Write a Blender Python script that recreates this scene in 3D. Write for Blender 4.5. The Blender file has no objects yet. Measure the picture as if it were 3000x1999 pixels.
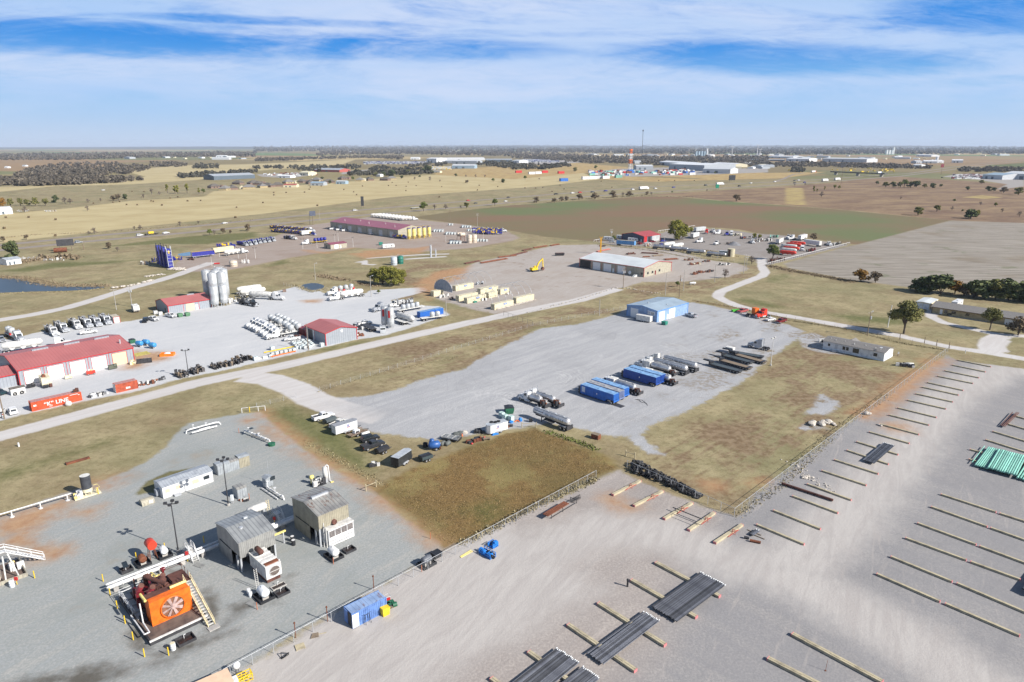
import bpy,math,random
import numpy as np
from mathutils import Vector,Matrix
from math import radians as R,sin,cos,pi,atan2,hypot,sqrt

sc=bpy.context.scene
COL=sc.collection
rnd=random.Random(7)

# ---------------------------------------------------------------- camera
CAM_H=70.0
PITCH=math.atan(572/2000.0)
SP,CP=sin(PITCH),cos(PITCH)
cam=bpy.data.cameras.new('camera')
cam.lens,cam.sensor_width=24.0,36.0
cam.clip_start,cam.clip_end=1.0,90000.0
camo=bpy.data.objects.new('camera',cam)
camo.location=(0,0,CAM_H)
camo.rotation_euler=(pi/2-PITCH,0,0)
COL.objects.link(camo)
sc.camera=camo

# ---------------------------------------------------------------- light
SUN_AZ,SUN_EL=R(117.0),R(33.4)
SUNV=Vector((sin(SUN_AZ)*cos(SUN_EL),cos(SUN_AZ)*cos(SUN_EL),sin(SUN_EL)))
sun=bpy.data.lights.new('sun','SUN')
sun.energy,sun.angle,sun.color=4.2,R(0.53),(1.0,0.95,0.88)
suno=bpy.data.objects.new('sun',sun)
suno.rotation_euler=(-SUNV).to_track_quat('-Z','Y').to_euler()
suno.location=(0,0,300)
COL.objects.link(suno)
EXPO=0.88
sc.view_settings.view_transform='Standard'
sc.view_settings.look='None'
sc.view_settings.gamma=1.0
sc.view_settings.exposure=EXPO
KALB=1.62         # how bright a flat white ground shows at this sun and exposure

def lin(c):
 c=c/255.0
 return c/12.92 if c<=0.04045 else((c+0.055)/1.055)**2.4
def alb(r,g,b,k=None):
 k=k or KALB
 return(min(lin(r)/k,0.9),min(lin(g)/k,0.9),min(lin(b)/k,0.9),1.0)
def hue(r,g,b):
 return(r,g,b,1.0)

# ---------------------------------------------------------------- node helper
class NT:
 def __init__(s,tree):
  s.t=tree;s.t.nodes.clear()
 def n(s,typ,**kw):
  o=s.t.nodes.new(typ)
  for k,v in kw.items():
   setattr(o,k,v)
  return o
 def put(s,sock,v):
  if isinstance(v,bpy.types.NodeSocket):
   s.t.links.new(v,sock)
  elif v is not None:
   sock.default_value=v
 def m(s,op,a,b=None,c=None,clamp=False):
  o=s.n('ShaderNodeMath',operation=op,use_clamp=clamp)
  s.put(o.inputs[0],a);s.put(o.inputs[1],b)
  if c is not None:s.put(o.inputs[2],c)
  return o.outputs[0]
 def vm(s,op,a,b=None):
  o=s.n('ShaderNodeVectorMath',operation=op)
  s.put(o.inputs[0],a)
  if b is not None:s.put(o.inputs[3 if op=='SCALE' else 1],b)
  return o.outputs[1]if op in('LENGTH','DISTANCE','DOT_PRODUCT')else o.outputs[0]
 def mix(s,f,a,b,mode='MIX'):
  o=s.n('ShaderNodeMix',data_type='RGBA',blend_type=mode)
  s.put(o.inputs[0],f);s.put(o.inputs[6],a);s.put(o.inputs[7],b)
  return o.outputs[2]
 def ss(s,x,lo,hi,a=0.0,b=1.0):
  o=s.n('ShaderNodeMapRange',interpolation_type='SMOOTHSTEP')
  s.put(o.inputs[0],x);s.put(o.inputs[1],lo);s.put(o.inputs[2],hi);s.put(o.inputs[3],a);s.put(o.inputs[4],b)
  return o.outputs[0]
 def noise(s,vec,scale,detail=3.0,rough=0.55,dist=0.0,out=0):
  o=s.n('ShaderNodeTexNoise')
  s.put(o.inputs['Vector'],vec);s.put(o.inputs['Scale'],scale);s.put(o.inputs['Detail'],detail)
  s.put(o.inputs['Roughness'],rough);s.put(o.inputs['Distortion'],dist)
  return o.outputs[out]
 def comb(s,x,y,z=0.0):
  o=s.n('ShaderNodeCombineXYZ')
  s.put(o.inputs[0],x);s.put(o.inputs[1],y);s.put(o.inputs[2],z)
  return o.outputs[0]
 def sep(s,v):
  o=s.n('ShaderNodeSeparateXYZ');s.put(o.inputs[0],v)
  return o.outputs[0],o.outputs[1],o.outputs[2]
 def attr(s,name):
  return s.n('ShaderNodeAttribute',attribute_name=name).outputs['Fac']
 def rotscale(s,x,y,ang,sx,sy):
  ca,sa=cos(ang),sin(ang)
  u=s.m('ADD',s.m('MULTIPLY',x,ca),s.m('MULTIPLY',y,sa))
  v=s.m('SUBTRACT',s.m('MULTIPLY',y,ca),s.m('MULTIPLY',x,sa))
  return s.comb(s.m('MULTIPLY',u,sx),s.m('MULTIPLY',v,sy))

# ---------------------------------------------------------------- world: sky with thin cloud sheets
def ray_dir(px,py):
 u,v=(px-1500)/2000.0,(py-999.5)/2000.0
 return u,CP-v*SP,-(v*CP+SP)
w=bpy.data.worlds.new('World');sc.world=w;w.use_nodes=True
k=NT(w.node_tree)
sky=k.n('ShaderNodeTexSky',sky_type='NISHITA',sun_disc=False)
sky.sun_elevation,sky.sun_rotation=SUN_EL,SUN_AZ
sky.air_density,sky.dust_density,sky.ozone_density=1.0,0.6,1.5
gen=k.n('ShaderNodeTexCoord').outputs['Generated']
dx,dy,dz=k.sep(k.vm('NORMALIZE',gen))
dyc=k.m('MAXIMUM',dy,0.08)
U=k.m('DIVIDE',dx,dyc)
W=k.m('DIVIDE',dz,dyc)
el=k.m('DIVIDE',dz,k.m('SQRT',k.m('ADD',k.m('MULTIPLY',dx,dx),k.m('MULTIPLY',dy,dy))))
E2=1.0/(2**EXPO)
def emi(r,g,b):return(lin(r)*E2,lin(g)*E2,lin(b)*E2,1.0)
# clear air: pale blue at the horizon, deep blue higher up
clear=k.mix(k.ss(el,0.0,0.075),emi(196,214,238),emi(146,199,243))
clear=k.mix(k.ss(el,0.045,0.15),clear,emi(34,140,230))
q=k.comb(k.m('MULTIPLY',U,2.2),k.m('MULTIPLY',W,13.0))
n1=k.noise(q,1.3,8.0,0.66,1.1)
n2=k.noise(k.comb(k.m('MULTIPLY',U,5.0),k.m('ADD',k.m('MULTIPLY',W,30.0),k.m('MULTIPLY',U,2.0))),2.3,7.0,0.68,1.4)
n3=k.noise(k.comb(k.m('MULTIPLY',U,1.2),k.m('MULTIPLY',W,6.0),3.7),1.5,4.0,0.55,0.4)
gap=None
for(px,py,rx,ry,tilt,amp)in[(250,112,760,62,0.03,1.02),(1120,140,560,42,0.01,0.78),(2330,172,600,54,0.03,0.94),(2930,30,420,80,0.0,1.02),(2900,236,260,18,-0.05,0.4),(300,315,1300,55,0.0,0.25),(1500,335,700,50,0.0,0.2),(700,58,500,16,0.03,0.6)]:
 a,b,c=ray_dir(px,py)
 uc,wc=a/b,c/b
 a2,b2,c2=ray_dir(px+rx,py);a3,b3,c3=ray_dir(px,py-ry)
 su,sw=abs(a2/b2-uc),abs(c3/b3-wc)
 uu=k.m('DIVIDE',k.m('SUBTRACT',U,uc),su)
 ww=k.m('ADD',k.m('DIVIDE',k.m('SUBTRACT',W,wc),sw),k.m('MULTIPLY',uu,tilt*su/sw))
 r2=k.m('ADD',k.m('MULTIPLY',uu,uu),k.m('MULTIPLY',ww,ww))
 g=k.m('MULTIPLY',k.ss(r2,0.0,1.5,1.0,0.0),amp)
 gap=g if gap is None else k.m('MAXIMUM',gap,g)
thick=k.m('ADD',k.m('MULTIPLY',k.m('SUBTRACT',n1,0.5),2.0),k.m('MULTIPLY',k.m('SUBTRACT',n2,0.5),0.9))
cov=k.m('SUBTRACT',k.m('ADD',0.84,k.m('MULTIPLY',thick,1.15)),gap)
cov=k.m('MULTIPLY',k.ss(cov,-0.35,1.05),k.ss(el,0.012,0.075,0.12,0.93))
cloudc=k.mix(k.ss(n3,0.35,0.7),emi(178,209,249),emi(210,224,250))
vis=k.mix(cov,clear,cloudc)
nish=k.mix(1.0,sky.outputs[0],(0.062,0.062,0.062,1),'MULTIPLY')
final=k.mix(k.ss(el,0.20,0.42),vis,nish)
bg=k.n('ShaderNodeBackground');k.put(bg.inputs[0],final);bg.inputs[1].default_value=1.0
k.t.links.new(bg.outputs[0],k.n('ShaderNodeOutputWorld').inputs[0])

# ---------------------------------------------------------------- pixel of the photo (3000x1999) -> point of the place
def P(q,z=0.0):
 u,v=(q[0]-1500)/2000.0,(q[1]-999.5)/2000.0
 d,fw=v*CP+SP,CP-v*SP
 kk=(CAM_H-z)/d
 return Vector((u*kk,fw*kk,z))
def HT(base,top):
 Y=P(base).y
 v=(top[1]-999.5)/2000.0
 return CAM_H-Y*(v*CP+SP)/(CP-v*SP)
def tile(x0,y0,s):
 return lambda x,y:(x0+x/s,y0+y/s)
O=tile(0,0,.78433)
A1,A2,A3,A4=[tile(x,400,3.1373)for x in(0,750,1500,2250)]
B1,B2,B3=[tile(x,750,3.1357)for x in(0,650,1300)]
B4,B5=tile(1950,650,3.1357),tile(2300,750,3.1357)
C1,C2,C3=tile(0,1200,3.92),tile(500,1200,3.92),tile(1050,1150,3.3614)
C4,C5=tile(1750,1150,3.1357),tile(2300,1150,3.1357)
D6,D7,D8=tile(200,1550,3.3614),tile(850,1550,3.1373),tile(1500,1600,2.9413)
E1,E2t,E4,E5,E6=tile(2300,1600,3.3614),tile(0,1560,3.5725),tile(300,1650,5.2275),tile(620,1480,4.9),tile(1560,1030,4.3574)
F1,F2,F3,F4=tile(0,880,5.8086),tile(720,900,6.5361),tile(1750,650,5.8825),tile(2100,650,5.8825)
F5,F6,F7,F8=tile(1050,620,5.2289),tile(750,620,6.7229),tile(400,620,6.5361),tile(1080,860,7.3531)
SITE=R(45.2)
# ---------------------------------------------------------------- ground: one terrain mesh, split where its surface changes
def pts(T,*c):return[P(T(*q)).xy for q in c]
def path(T,width,*c):
 """polyline (pixels) -> ribbon polygon of the given width in metres"""
 p=[P(T(*q)).xy for q in c]
 L,Rr=[],[]
 for i,a in enumerate(p):
  d=(p[min(i+1,len(p)-1)]-p[max(i-1,0)]).normalized()
  n=Vector((-d.y,d.x))*width/2
  L.append(a+n);Rr.append(a-n)
 return L+Rr[::-1]
Z={}
Z['hay']=[pts(O,(-300,585),(0,558),(300,524),(600,492),(900,453),(1250,428),(1380,412),(1340,398),(1180,412),(1000,402),(900,408),(780,420),(600,432),(490,440),(470,452),(300,462),(150,480),(0,492),(-300,515)),
   pts(O,(-300,470),(10,440),(130,428),(300,424),(480,412),(470,396),(400,385),(320,410),(180,424),(0,430),(-300,455)),
   pts(O,(280,392),(420,380),(560,378),(700,372),(820,366),(780,380),(480,400),(330,405))]
Z['tan']=[pts(O,(1000,402),(1180,412),(1340,398),(1500,405),(1650,412),(1760,400),(1740,388),(1560,395),(1300,372),(1000,392)),
   pts(O,(1380,412),(1500,418),(1800,410),(1900,395),(1760,398),(1600,412),(1400,404))]
Z['wheat']=[pts(O,(946,500),(1060,484),(1176,472),(1326,462),(1476,452),(1551,452),(1676,464),(1764,470),(1915,481),(2185,507),(1972,562),(1952,560),(1840,546),(1764,540),(1689,526),(1589,521),(1501,534),(1376,556),(1251,544),(1176,531),(1051,514))]
Z['plow']=[pts(O,(2185,507),(1972,562),(1950,566),(1800,606),(1812,616),(1954,643),(2092,661),(2353,664),(2600,690),(2700,530),(2353,513))]
Z['past']=[pts(O,(1470,449),(1600,441),(1764,431),(1900,421),(2050,405),(2353,425),(2700,440),(2700,530),(2353,513),(2185,507),(1915,480),(1764,469),(1676,463),(1551,450))]
Z['straw']=[pts(A4,(160,470),(320,475),(345,635),(165,625)),pts(A4,(1780,560),(1960,540),(2160,560),(2000,575))]
Z['weeds']=[pts(O,(854,1126),(893,1103),(954,1075),(1057,1033),(1150,1000),(1230,985),(1255,993),(1360,1033),(1405,1055),(1420,1075),(1267,1142),(1173,1191),(1057,1252),(1020,1257),(940,1182))]
Z['white']=[pts(O,(-90,802),(0,784),(120,757),(200,748),(300,738),(390,722),(440,707),(520,702),(545,690),(640,668),(700,655),(730,667),(770,683),(830,680),(850,668),(975,660),(985,668),(900,690),(905,700),(1010,704),(1032,723),(960,748),(885,771),(817,781),(722,803),(622,826),(510,853),(425,868),(300,903),(175,926),(75,948),(0,966),(-90,990))]
Z['cyard']=[pts(O,(690,905),(740,915),(800,914),(880,905),(985,868),(1060,850),(1130,810),(1240,755),(1330,745),(1420,722),(1440,708),(1590,695),(1700,715),(1790,740),(1850,762),(1800,800),(1740,845),(1730,862),(1647,909),(1580,945),(1494,979),(1467,1002),(1400,1003),(1330,985),(1260,972),(1200,982),(1100,1000),(1000,1010),(900,1000),(830,985),(780,965),(720,930)),
   pts(O,(1440,1000),(1470,1004),(1500,1025),(1530,1048),(1490,1042),(1460,1020)),
   pts(O,(1830,770),(1870,764),(1900,778),(1940,815),(1880,810),(1850,800)),pts(O,(1850,950),(1890,905),(1930,925),(1900,955)),pts(O,(1830,982),(1880,970),(1900,985),(1850,990))]
Z['pad']=[pts(O,(380,1025),(430,972),(560,950),(600,947),(640,985),(740,1062),(860,1130),(905,1170),(1000,1245),(1012,1262),(900,1332),(700,1445),(570,1530),(430,1640),(-160,1800),(-160,1235),(0,1190),(80,1155),(160,1130),(220,1110),(290,1082),(330,1065))]
Z['pipe']=[pts(O,(430,1640),(570,1532),(700,1447),(900,1334),(1018,1268),(1200,1182),(1425,1080),(1440,1092),(1600,1158),(1690,1186),(1760,1120),(1960,965),(2175,815),(2200,828),(2353,848),(2700,900),(2900,1500),(2700,2200),(430,2200))]
Z['hoop']=[pts(O,(1000,668),(1060,620),(1090,604),(1176,586),(1276,564),(1376,562),(1551,578),(1640,600),(1700,606),(1720,618),(1679,636),(1640,640),(1569,648),(1480,648),(1432,661),(1395,671),(1300,692),(1180,716),(1145,723),(1060,705),(985,680))]
Z['upyd']=[pts(O,(412,596),(400,612),(440,625),(520,622),(588,609),(676,591),(813,569),(963,579),(1076,571),(1176,554),(1195,547),(1163,531),(1051,514),(946,504),(863,496),(801,506),(701,519),(601,554),(475,572))]
Z['salv']=[pts(O,(1373,556),(1514,538),(1533,532),(1593,523),(1686,530),(1727,536),(1807,542),(1900,556),(1951,563),(1764,610),(1743,606),(1727,590),(1647,577),(1572,572),(1493,567),(1413,564))]
Z['lot']=[pts(A3,(0,245),(100,210),(420,210),(700,235),(300,262)),pts(A2,(800,320),(1100,300),(1000,325),(780,350)),pts(A3,(700,335),(950,300),(1400,285),(1900,300),(2353,290),(2353,330),(1700,355),(1100,370),(800,360)),pts(A4,(1600,370),(1750,345),(2353,345),(2353,460),(2100,490),(2200,440),(1900,395)),pts(A2,(0,350),(400,330),(560,350),(300,385),(50,370))]
Z['road']=[path(O,7.2,(-120,1030),(0,1003),(150,963),(300,922),(450,881),(560,858),(640,843),(760,815),(900,782),(1050,748),(1200,716),(1330,690),(1420,664)),
   path(O,10,(560,866),(620,872),(680,893),(720,918),(790,942),(880,960)),
   path(B1,7.0,(-200,620),(0,588),(300,540),(600,480),(900,392),(1200,296),(1450,228),(1640,170),(1800,110),(1950,60)),
   path(B4,5.6,(885,330),(888,420),(915,465),(880,500),(760,545),(600,605),(500,645),(475,685),(540,725),(640,765),(760,800),(930,835),(1200,880),(1500,930),(1800,985),(2195,1055)),
   path(B5,5.2,(0,545),(500,640),(1080,742),(1500,835),(1850,888),(2195,945),(2500,1000)),
   path(B5,4.4,(1420,430),(1350,500),(1345,560),(1450,612),(1700,668),(1900,712),(2100,735),(2300,740)),
   path(B5,7,(1900,890),(1870,830),(1900,770),(1990,735)),path(B5,4.5,(1990,880),(1960,830),(2010,770)),
   path(F5,4,(120,718),(500,690),(1000,660),(1400,650)),path(F5,4,(700,732),(1000,712),(1350,690)),path(A2,4,(920,1160),(1000,1140),(1000,1175),(1100,1180))]
Z['track']=[path(O,13,(900,1420),(1180,1290),(1380,1215),(1530,1225),(1680,1290),(1840,1290),(1945,1180),(2070,1040),(2190,905),(2300,850),(2420,850)),path(O,12,(1700,1285),(1850,1340),(2000,1420),(2200,1540),(2353,1640)),path(O,30,(560,1640),(900,1420),(1250,1260))]
Z['asph']=[path(A1,10.5,(-600,1060),(0,1000),(750,925),(1500,855),(2353,768)),path(A2,10.5,(0,768),(900,682),(1600,622),(2353,562)),path(A3,10.5,(0,562),(700,506),(1300,462),(2353,422)),
   path(A4,10.5,(0,422),(500,395),(900,366),(1300,340),(1700,282),(2353,205)),
   path(A1,10.5,(-600,1110),(0,1046),(750,970),(1500,905),(2353,822)),path(A2,10.5,(0,822),(1000,722),(2000,640),(2353,606)),path(A3,10.5,(0,606),(1000,530),(2353,452)),
   path(A4,10.5,(0,452),(600,412),(1200,368),(1500,330),(2000,262),(2353,222)),
   path(A4,8,(60,415),(140,392),(230,350),(330,335)),path(A4,10,(330,336),(620,345),(1060,365),(1400,372),(2000,400))]
Z['dirt']=[pts(C1,(-60,1270),(100,1250),(420,1105),(750,1015),(800,1075),(680,1150),(600,1270),(430,1350),(390,1568),(-60,1600)),pts(E2t,(340,150),(560,130),(740,130),(700,220),(560,290),(400,280),(330,210)),pts(C1,(1060,890),(1100,810),(1450,735),(1500,760),(1250,880)),pts(C1,(850,1180),(1150,1120),(1000,1250)),pts(C2,(1290,470),(1400,430),(1600,500),(1560,560),(1350,500)),pts(C2,(1040,190),(1160,210),(1130,260),(1050,230)),pts(C2,(880,120),(960,115),(950,165),(890,160)),pts(C2,(1210,280),(1280,280),(1370,390),(1340,410)),
   path(O,2.6,(600,945),(660,995),(740,1058),(800,1095),(850,1130),(905,1172),(1000,1250)),pts(C4,(60,950),(250,1000),(420,1070),(380,1090),(250,1100),(40,980)),
   path(B5,6,(1450,930),(1250,1060),(1100,1200),(900,1350),(700,1500)),pts(C5,(880,270),(1100,280),(1180,350),(950,350)),pts(F6,(900,750),(1400,800),(1900,720),(1400,830),(1000,800)),pts(B2,(750,410),(900,400),(880,430),(770,430)),pts(F5,(0,610),(700,560),(900,600),(300,680)),pts(A2,(850,1080),(1600,1010),(1500,1080),(1000,1120)),pts(B1,(1200,870),(1500,880),(1550,940),(1300,1020),(1150,1040)),pts(C4,(970,820),(1090,830),(1140,880),(1030,890)),pts(C4,(1400,830),(1520,805),(1500,840)),pts(O,(950,655),(1000,625),(1080,610),(1060,640),(1010,660),(985,690))]
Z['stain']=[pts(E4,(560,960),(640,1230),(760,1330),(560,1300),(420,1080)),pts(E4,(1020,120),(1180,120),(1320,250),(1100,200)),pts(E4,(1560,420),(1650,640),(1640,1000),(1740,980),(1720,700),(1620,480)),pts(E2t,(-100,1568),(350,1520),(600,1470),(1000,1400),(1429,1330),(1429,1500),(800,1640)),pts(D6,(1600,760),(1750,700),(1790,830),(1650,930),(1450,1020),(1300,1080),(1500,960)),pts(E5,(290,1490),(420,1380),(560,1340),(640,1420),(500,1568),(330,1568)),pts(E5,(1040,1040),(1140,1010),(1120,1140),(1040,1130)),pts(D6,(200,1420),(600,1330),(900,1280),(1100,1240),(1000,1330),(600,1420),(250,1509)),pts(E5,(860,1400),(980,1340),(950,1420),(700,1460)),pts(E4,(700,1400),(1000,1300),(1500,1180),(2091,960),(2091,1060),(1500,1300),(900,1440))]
Z['green']=[pts(O,(600,950),(660,935),(730,960),(800,990),(860,1060),(840,1090),(740,1050),(660,985)),pts(C1,(1560,960),(1700,830),(1950,720),(2300,660),(2200,700),(1950,760),(1780,860),(1740,960),(1600,985)),pts(C1,(0,740),(500,580),(1000,430),(1250,350),(1200,400),(900,520),(500,650),(100,790),(-60,830)),pts(A1,(0,1240),(500,1160),(1000,1150),(1300,1130),(1000,1170),(500,1210),(200,1250)),pts(A1,(1000,1010),(1600,930),(2353,880),(2353,930),(1900,990),(1500,990)),pts(B3,(680,690),(880,630),(960,650),(780,690)),pts(B4,(600,700),(900,730),(1100,790),(900,790),(700,740)),pts(B4,(1500,850),(1900,870),(2195,900),(2195,960),(1700,910)),pts(B2,(850,860),(1200,800),(1300,790),(1000,870)),pts(C3,(130,960),(600,1220),(800,1460),(560,1250),(300,1110)),pts(A4,(1950,275),(2353,240),(2500,240),(2500,290)),pts(B4,(930,530),(1100,480),(1140,500),(980,550)),pts(C3,(1120,1150),(1350,1050),(1400,1200),(1250,1300)),pts(A2,(80,1200),(250,1130),(300,1170))]
NAMES=dict(hay='hay_field',tan='dry_field',wheat='wheat_field',plow='ploughed_field',past='pasture',weeds='weed_field',white='gravel_yard',cyard='gravel_lot',pad='gravel_pad',pipe='pipe_yard_gravel',hoop='gravel_apron',upyd='truck_yard_gravel',salv='salvage_yard_gravel',lot='paved_lot',road='gravel_road',asph='highway')
Z['worn']=[pts(O,(1560,985),(1700,905),(1800,805),(1890,790),(2100,862),(1960,965),(1760,1110),(1690,1170),(1560,1090),(1500,1030)),pts(O,(900,800),(1250,715),(1440,680),(1430,715),(1250,750),(1080,845),(900,895)),pts(O,(940,690),(990,655),(1060,612),(960,600),(860,625),(900,680)),pts(O,(1440,660),(1640,645),(1700,620),(1760,612),(1700,650),(1560,690),(1450,690)),pts(C4,(380,400),(700,330),(900,600),(1200,1000),(1250,1100),(900,900),(500,600))]
Z['isle']=[pts(C1,(1550,965),(1700,825),(1950,712),(2310,655),(2400,650),(2300,760),(1900,860),(1800,970),(1690,965),(1600,990))]
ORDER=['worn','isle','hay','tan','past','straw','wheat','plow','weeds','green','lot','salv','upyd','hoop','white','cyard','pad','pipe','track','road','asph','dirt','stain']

NR=1500
YY=30.0*np.exp(np.arange(NR)*(math.log(45000/30.0)/(NR-1)))
SL=np.concatenate([[-3,-2,-1.6,-1.35],np.arange(-1.2,1.2001,0.005),[1.35,1.6,2,3]])
NC=len(SL)
GX=(YY[:,None]*SL[None,:]).ravel();GY=np.repeat(YY,NC)

def sdist(poly,x,y):
 n=len(poly)
 d2=np.full(x.shape,1e12);ins=np.zeros(x.shape,bool)
 for i in range(n):
  ax,ay=poly[i];bx,by=poly[(i+1)%n]
  ex,ey=bx-ax,by-ay
  L=ex*ex+ey*ey+1e-9
  t=np.clip(((x-ax)*ex+(y-ay)*ey)/L,0,1)
  d2=np.minimum(d2,(x-ax-t*ex)**2+(y-ay-t*ey)**2)
  c=(ay>y)!=(by>y)
  ins^=c&(x<(bx-ax)*(y-ay)/(by-ay+1e-12)+ax)
 d=np.sqrt(d2)
 return np.where(ins,d,-d)
ATT={}
for zn in ORDER:
 a=np.full(GX.shape,-60.0,np.float32)
 for poly in Z[zn]:
  poly=[(float(p[0]),float(p[1]))for p in poly]
  xs=[p[0]for p in poly];ys=[p[1]for p in poly]
  mgn=40
  sel=np.where((GX>min(xs)-mgn)&(GX<max(xs)+mgn)&(GY>min(ys)-mgn)&(GY<max(ys)+mgn))[0]
  if len(sel)==0:continue
  a[sel]=np.maximum(a[sel],np.clip(sdist(poly,GX[sel],GY[sel]),-60,60).astype(np.float32))
 ATT[zn]=a

# ---- terrain shader
gm=bpy.data.materials.new('terrain');gm.use_nodes=True
k=NT(gm.node_tree)
pos=k.n('ShaderNodeNewGeometry').outputs['Position']
px_,py_,pz_=k.sep(pos)
nA=k.noise(pos,0.022,4,0.6)
nB=k.noise(pos,0.11,5,0.62)
nC=k.noise(pos,0.55,4,0.65)
nD=k.noise(pos,2.6,3,0.7)
nF=k.noise(pos,1.1,3,0.7)
nE=k.noise(k.vm('ADD',pos,(133.0,71.0,5.0)),0.06,5,0.62)
nL=k.noise(pos,0.0016,3,0.5)
strk=k.noise(k.rotscale(px_,py_,SITE,0.035,0.30),1.0,6,0.68,1.1)
strk2=k.noise(k.rotscale(px_,py_,SITE+0.25,0.05,0.34),1.0,6,0.68,1.4)
strk3=k.noise(k.rotscale(px_,py_,SITE-pi/2,0.045,0.36),1.0,6,0.68,0.9)
def sub(a,b):return k.m('SUBTRACT',a,b)
def mul(a,b):return k.m('MULTIPLY',a,b)
def add(a,b):return k.m('ADD',a,b)
edge=add(mul(sub(nB,0.5),1.0),mul(sub(nC,0.5),0.75))
def mask(zn,amp,soft):
 return k.ss(add(k.attr(zn),mul(edge,amp)),-soft,soft)
# lawn: tan dormant grass, olive and brown patches
lawn=k.mix(k.ss(nB,0.36,0.66),alb(188,174,140),alb(163,152,119))
lawn=k.mix(mul(k.ss(nE,0.42,0.72),0.8),lawn,alb(152,133,107))
lawn=k.mix(mul(k.ss(nA,0.46,0.68),0.5),lawn,alb(131,133,98))
lawn=k.mix(mul(k.ss(strk,0.5,0.75),0.4),lawn,alb(136,120,94))
lawn=k.mix(mul(k.ss(nC,0.42,0.72),0.5),lawn,alb(122,110,82))
lawn=k.mix(mul(k.ss(nD,0.42,0.7),0.32),lawn,alb(104,94,70))
# farmland farther out, field by field
vor=k.n('ShaderNodeTexVoronoi',voronoi_dimensions='2D',distance='CHEBYCHEV')
k.put(vor.inputs['Vector'],k.rotscale(px_,py_,R(30),0.0011,0.00075));vor.inputs['Scale'].default_value=1.0;vor.inputs['Randomness'].default_value=0.75
cr,cg,cb=k.sep(vor.outputs['Color'])
farm=k.mix(k.ss(cr,0.45,0.46),alb(196,174,130),alb(168,140,108))
farm=k.mix(k.ss(cg,0.66,0.67),farm,alb(118,140,92))
farm=k.mix(mul(k.ss(cb,0.6,0.61),0.7),farm,alb(140,132,96))
farm=k.mix(mul(k.ss(nL,0.4,0.7),0.35),farm,alb(120,104,84))
col=k.mix(k.ss(py_,1250.0,1700.0),lawn,farm)
hay=k.mix(k.ss(nA,0.35,0.7),alb(208,192,152),alb(194,176,136))
hay=k.mix(mul(k.ss(k.noise(k.rotscale(px_,py_,R(62),0.008,0.16),1.0,4,0.6,0.3),0.45,0.75),0.35),hay,alb(170,148,104))
col=k.mix(mask('hay',6,3),col,hay)
col=k.mix(mask('tan',8,5),col,k.mix(k.ss(nE,0.35,0.7),alb(200,176,126),alb(170,140,100)))
pas=k.mix(k.ss(k.noise(k.rotscale(px_,py_,R(20),0.012,0.03),1.0,5,0.65,0.4),0.35,0.68),alb(136,112,96),alb(168,144,116))
pas=k.mix(mul(k.ss(nB,0.45,0.7),0.4),pas,alb(100,80,66))
col=k.mix(mask('past',8,4),col,pas)
col=k.mix(mul(mask('straw',6,4),k.ss(k.noise(k.rotscale(px_,py_,0.3,0.03,0.3),1.0,3),0.38,0.55)),col,alb(196,176,120))
row=k.n('ShaderNodeTexWave',wave_type='BANDS',bands_direction='X')
k.put(row.inputs['Vector'],k.rotscale(px_,py_,R(97),0.14,0.14));row.inputs['Scale'].default_value=1.0;row.inputs['Distortion'].default_value=2.5;row.inputs['Detail'].default_value=2.0
wn=k.noise(k.rotscale(px_,py_,R(15),0.004,0.011),1.0,4,0.55,0.5)
wh=k.mix(k.ss(wn,0.38,0.6),alb(140,114,95),alb(130,120,93))
wh=k.mix(mul(k.ss(nL,0.48,0.62),0.25),wh,alb(112,126,88))
wh=k.mix(mul(row.outputs['Fac'],0.28),wh,alb(150,122,100))
for(gpx,gpy,rad)in[((2420,640),0,75),((1540,620),0,60),((2560,690),0,60),((2150,590),0,70),((1680,600),0,60)]:
 c=P(gpx)
 d=k.vm('DISTANCE',pos,(c.x,c.y,0))
 wh=k.mix(mul(k.ss(add(d,mul(sub(nA,0.5),90)),rad*0.35,rad*1.3,1,0),0.6),wh,alb(106,130,86))
col=k.mix(mask('wheat',4,2),col,wh)
pln=k.noise(k.rotscale(px_,py_,R(-6),0.03,0.5),1.0,5,0.7,0.3)
pl=k.mix(k.ss(pln,0.34,0.64),alb(136,127,119),alb(180,172,165))
pl=k.mix(mul(k.ss(nA,0.52,0.7),0.45),pl,alb(138,122,100))
pl=k.mix(mul(k.ss(nE,0.60,0.72),0.6),pl,alb(110,118,84))
col=k.mix(mask('plow',3,1.5),col,pl)
wd=k.mix(k.ss(nC,0.32,0.66),alb(134,108,72),alb(100,80,54))
wd=k.mix(k.ss(nD,0.38,0.72),wd,alb(168,138,92))
wd=k.mix(mul(k.ss(nE,0.54,0.66),0.85),wd,alb(158,144,98))
wd=k.mix(mul(k.ss(nA,0.42,0.6),0.5),wd,alb(112,106,70))
col=k.mix(mask('weeds',3,1.2),col,wd)
grn=k.mix(k.ss(nC,0.3,0.7),alb(112,116,70),alb(92,100,58))
col=k.mix(mul(mask('green',7,5),0.75),col,grn)
wn_=mul(k.ss(add(k.attr('worn'),mul(edge,12)),-6.0,6.0),k.ss(add(mul(nE,0.6),mul(strk,0.4)),0.44,0.56))
col=k.mix(mul(wn_,0.8),col,k.mix(k.ss(nC,0.35,0.65),alb(160,138,116),alb(122,98,78)))
col=k.mix(1.0,col,(1.15,1.15,1.08,1),'MULTIPLY')
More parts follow.
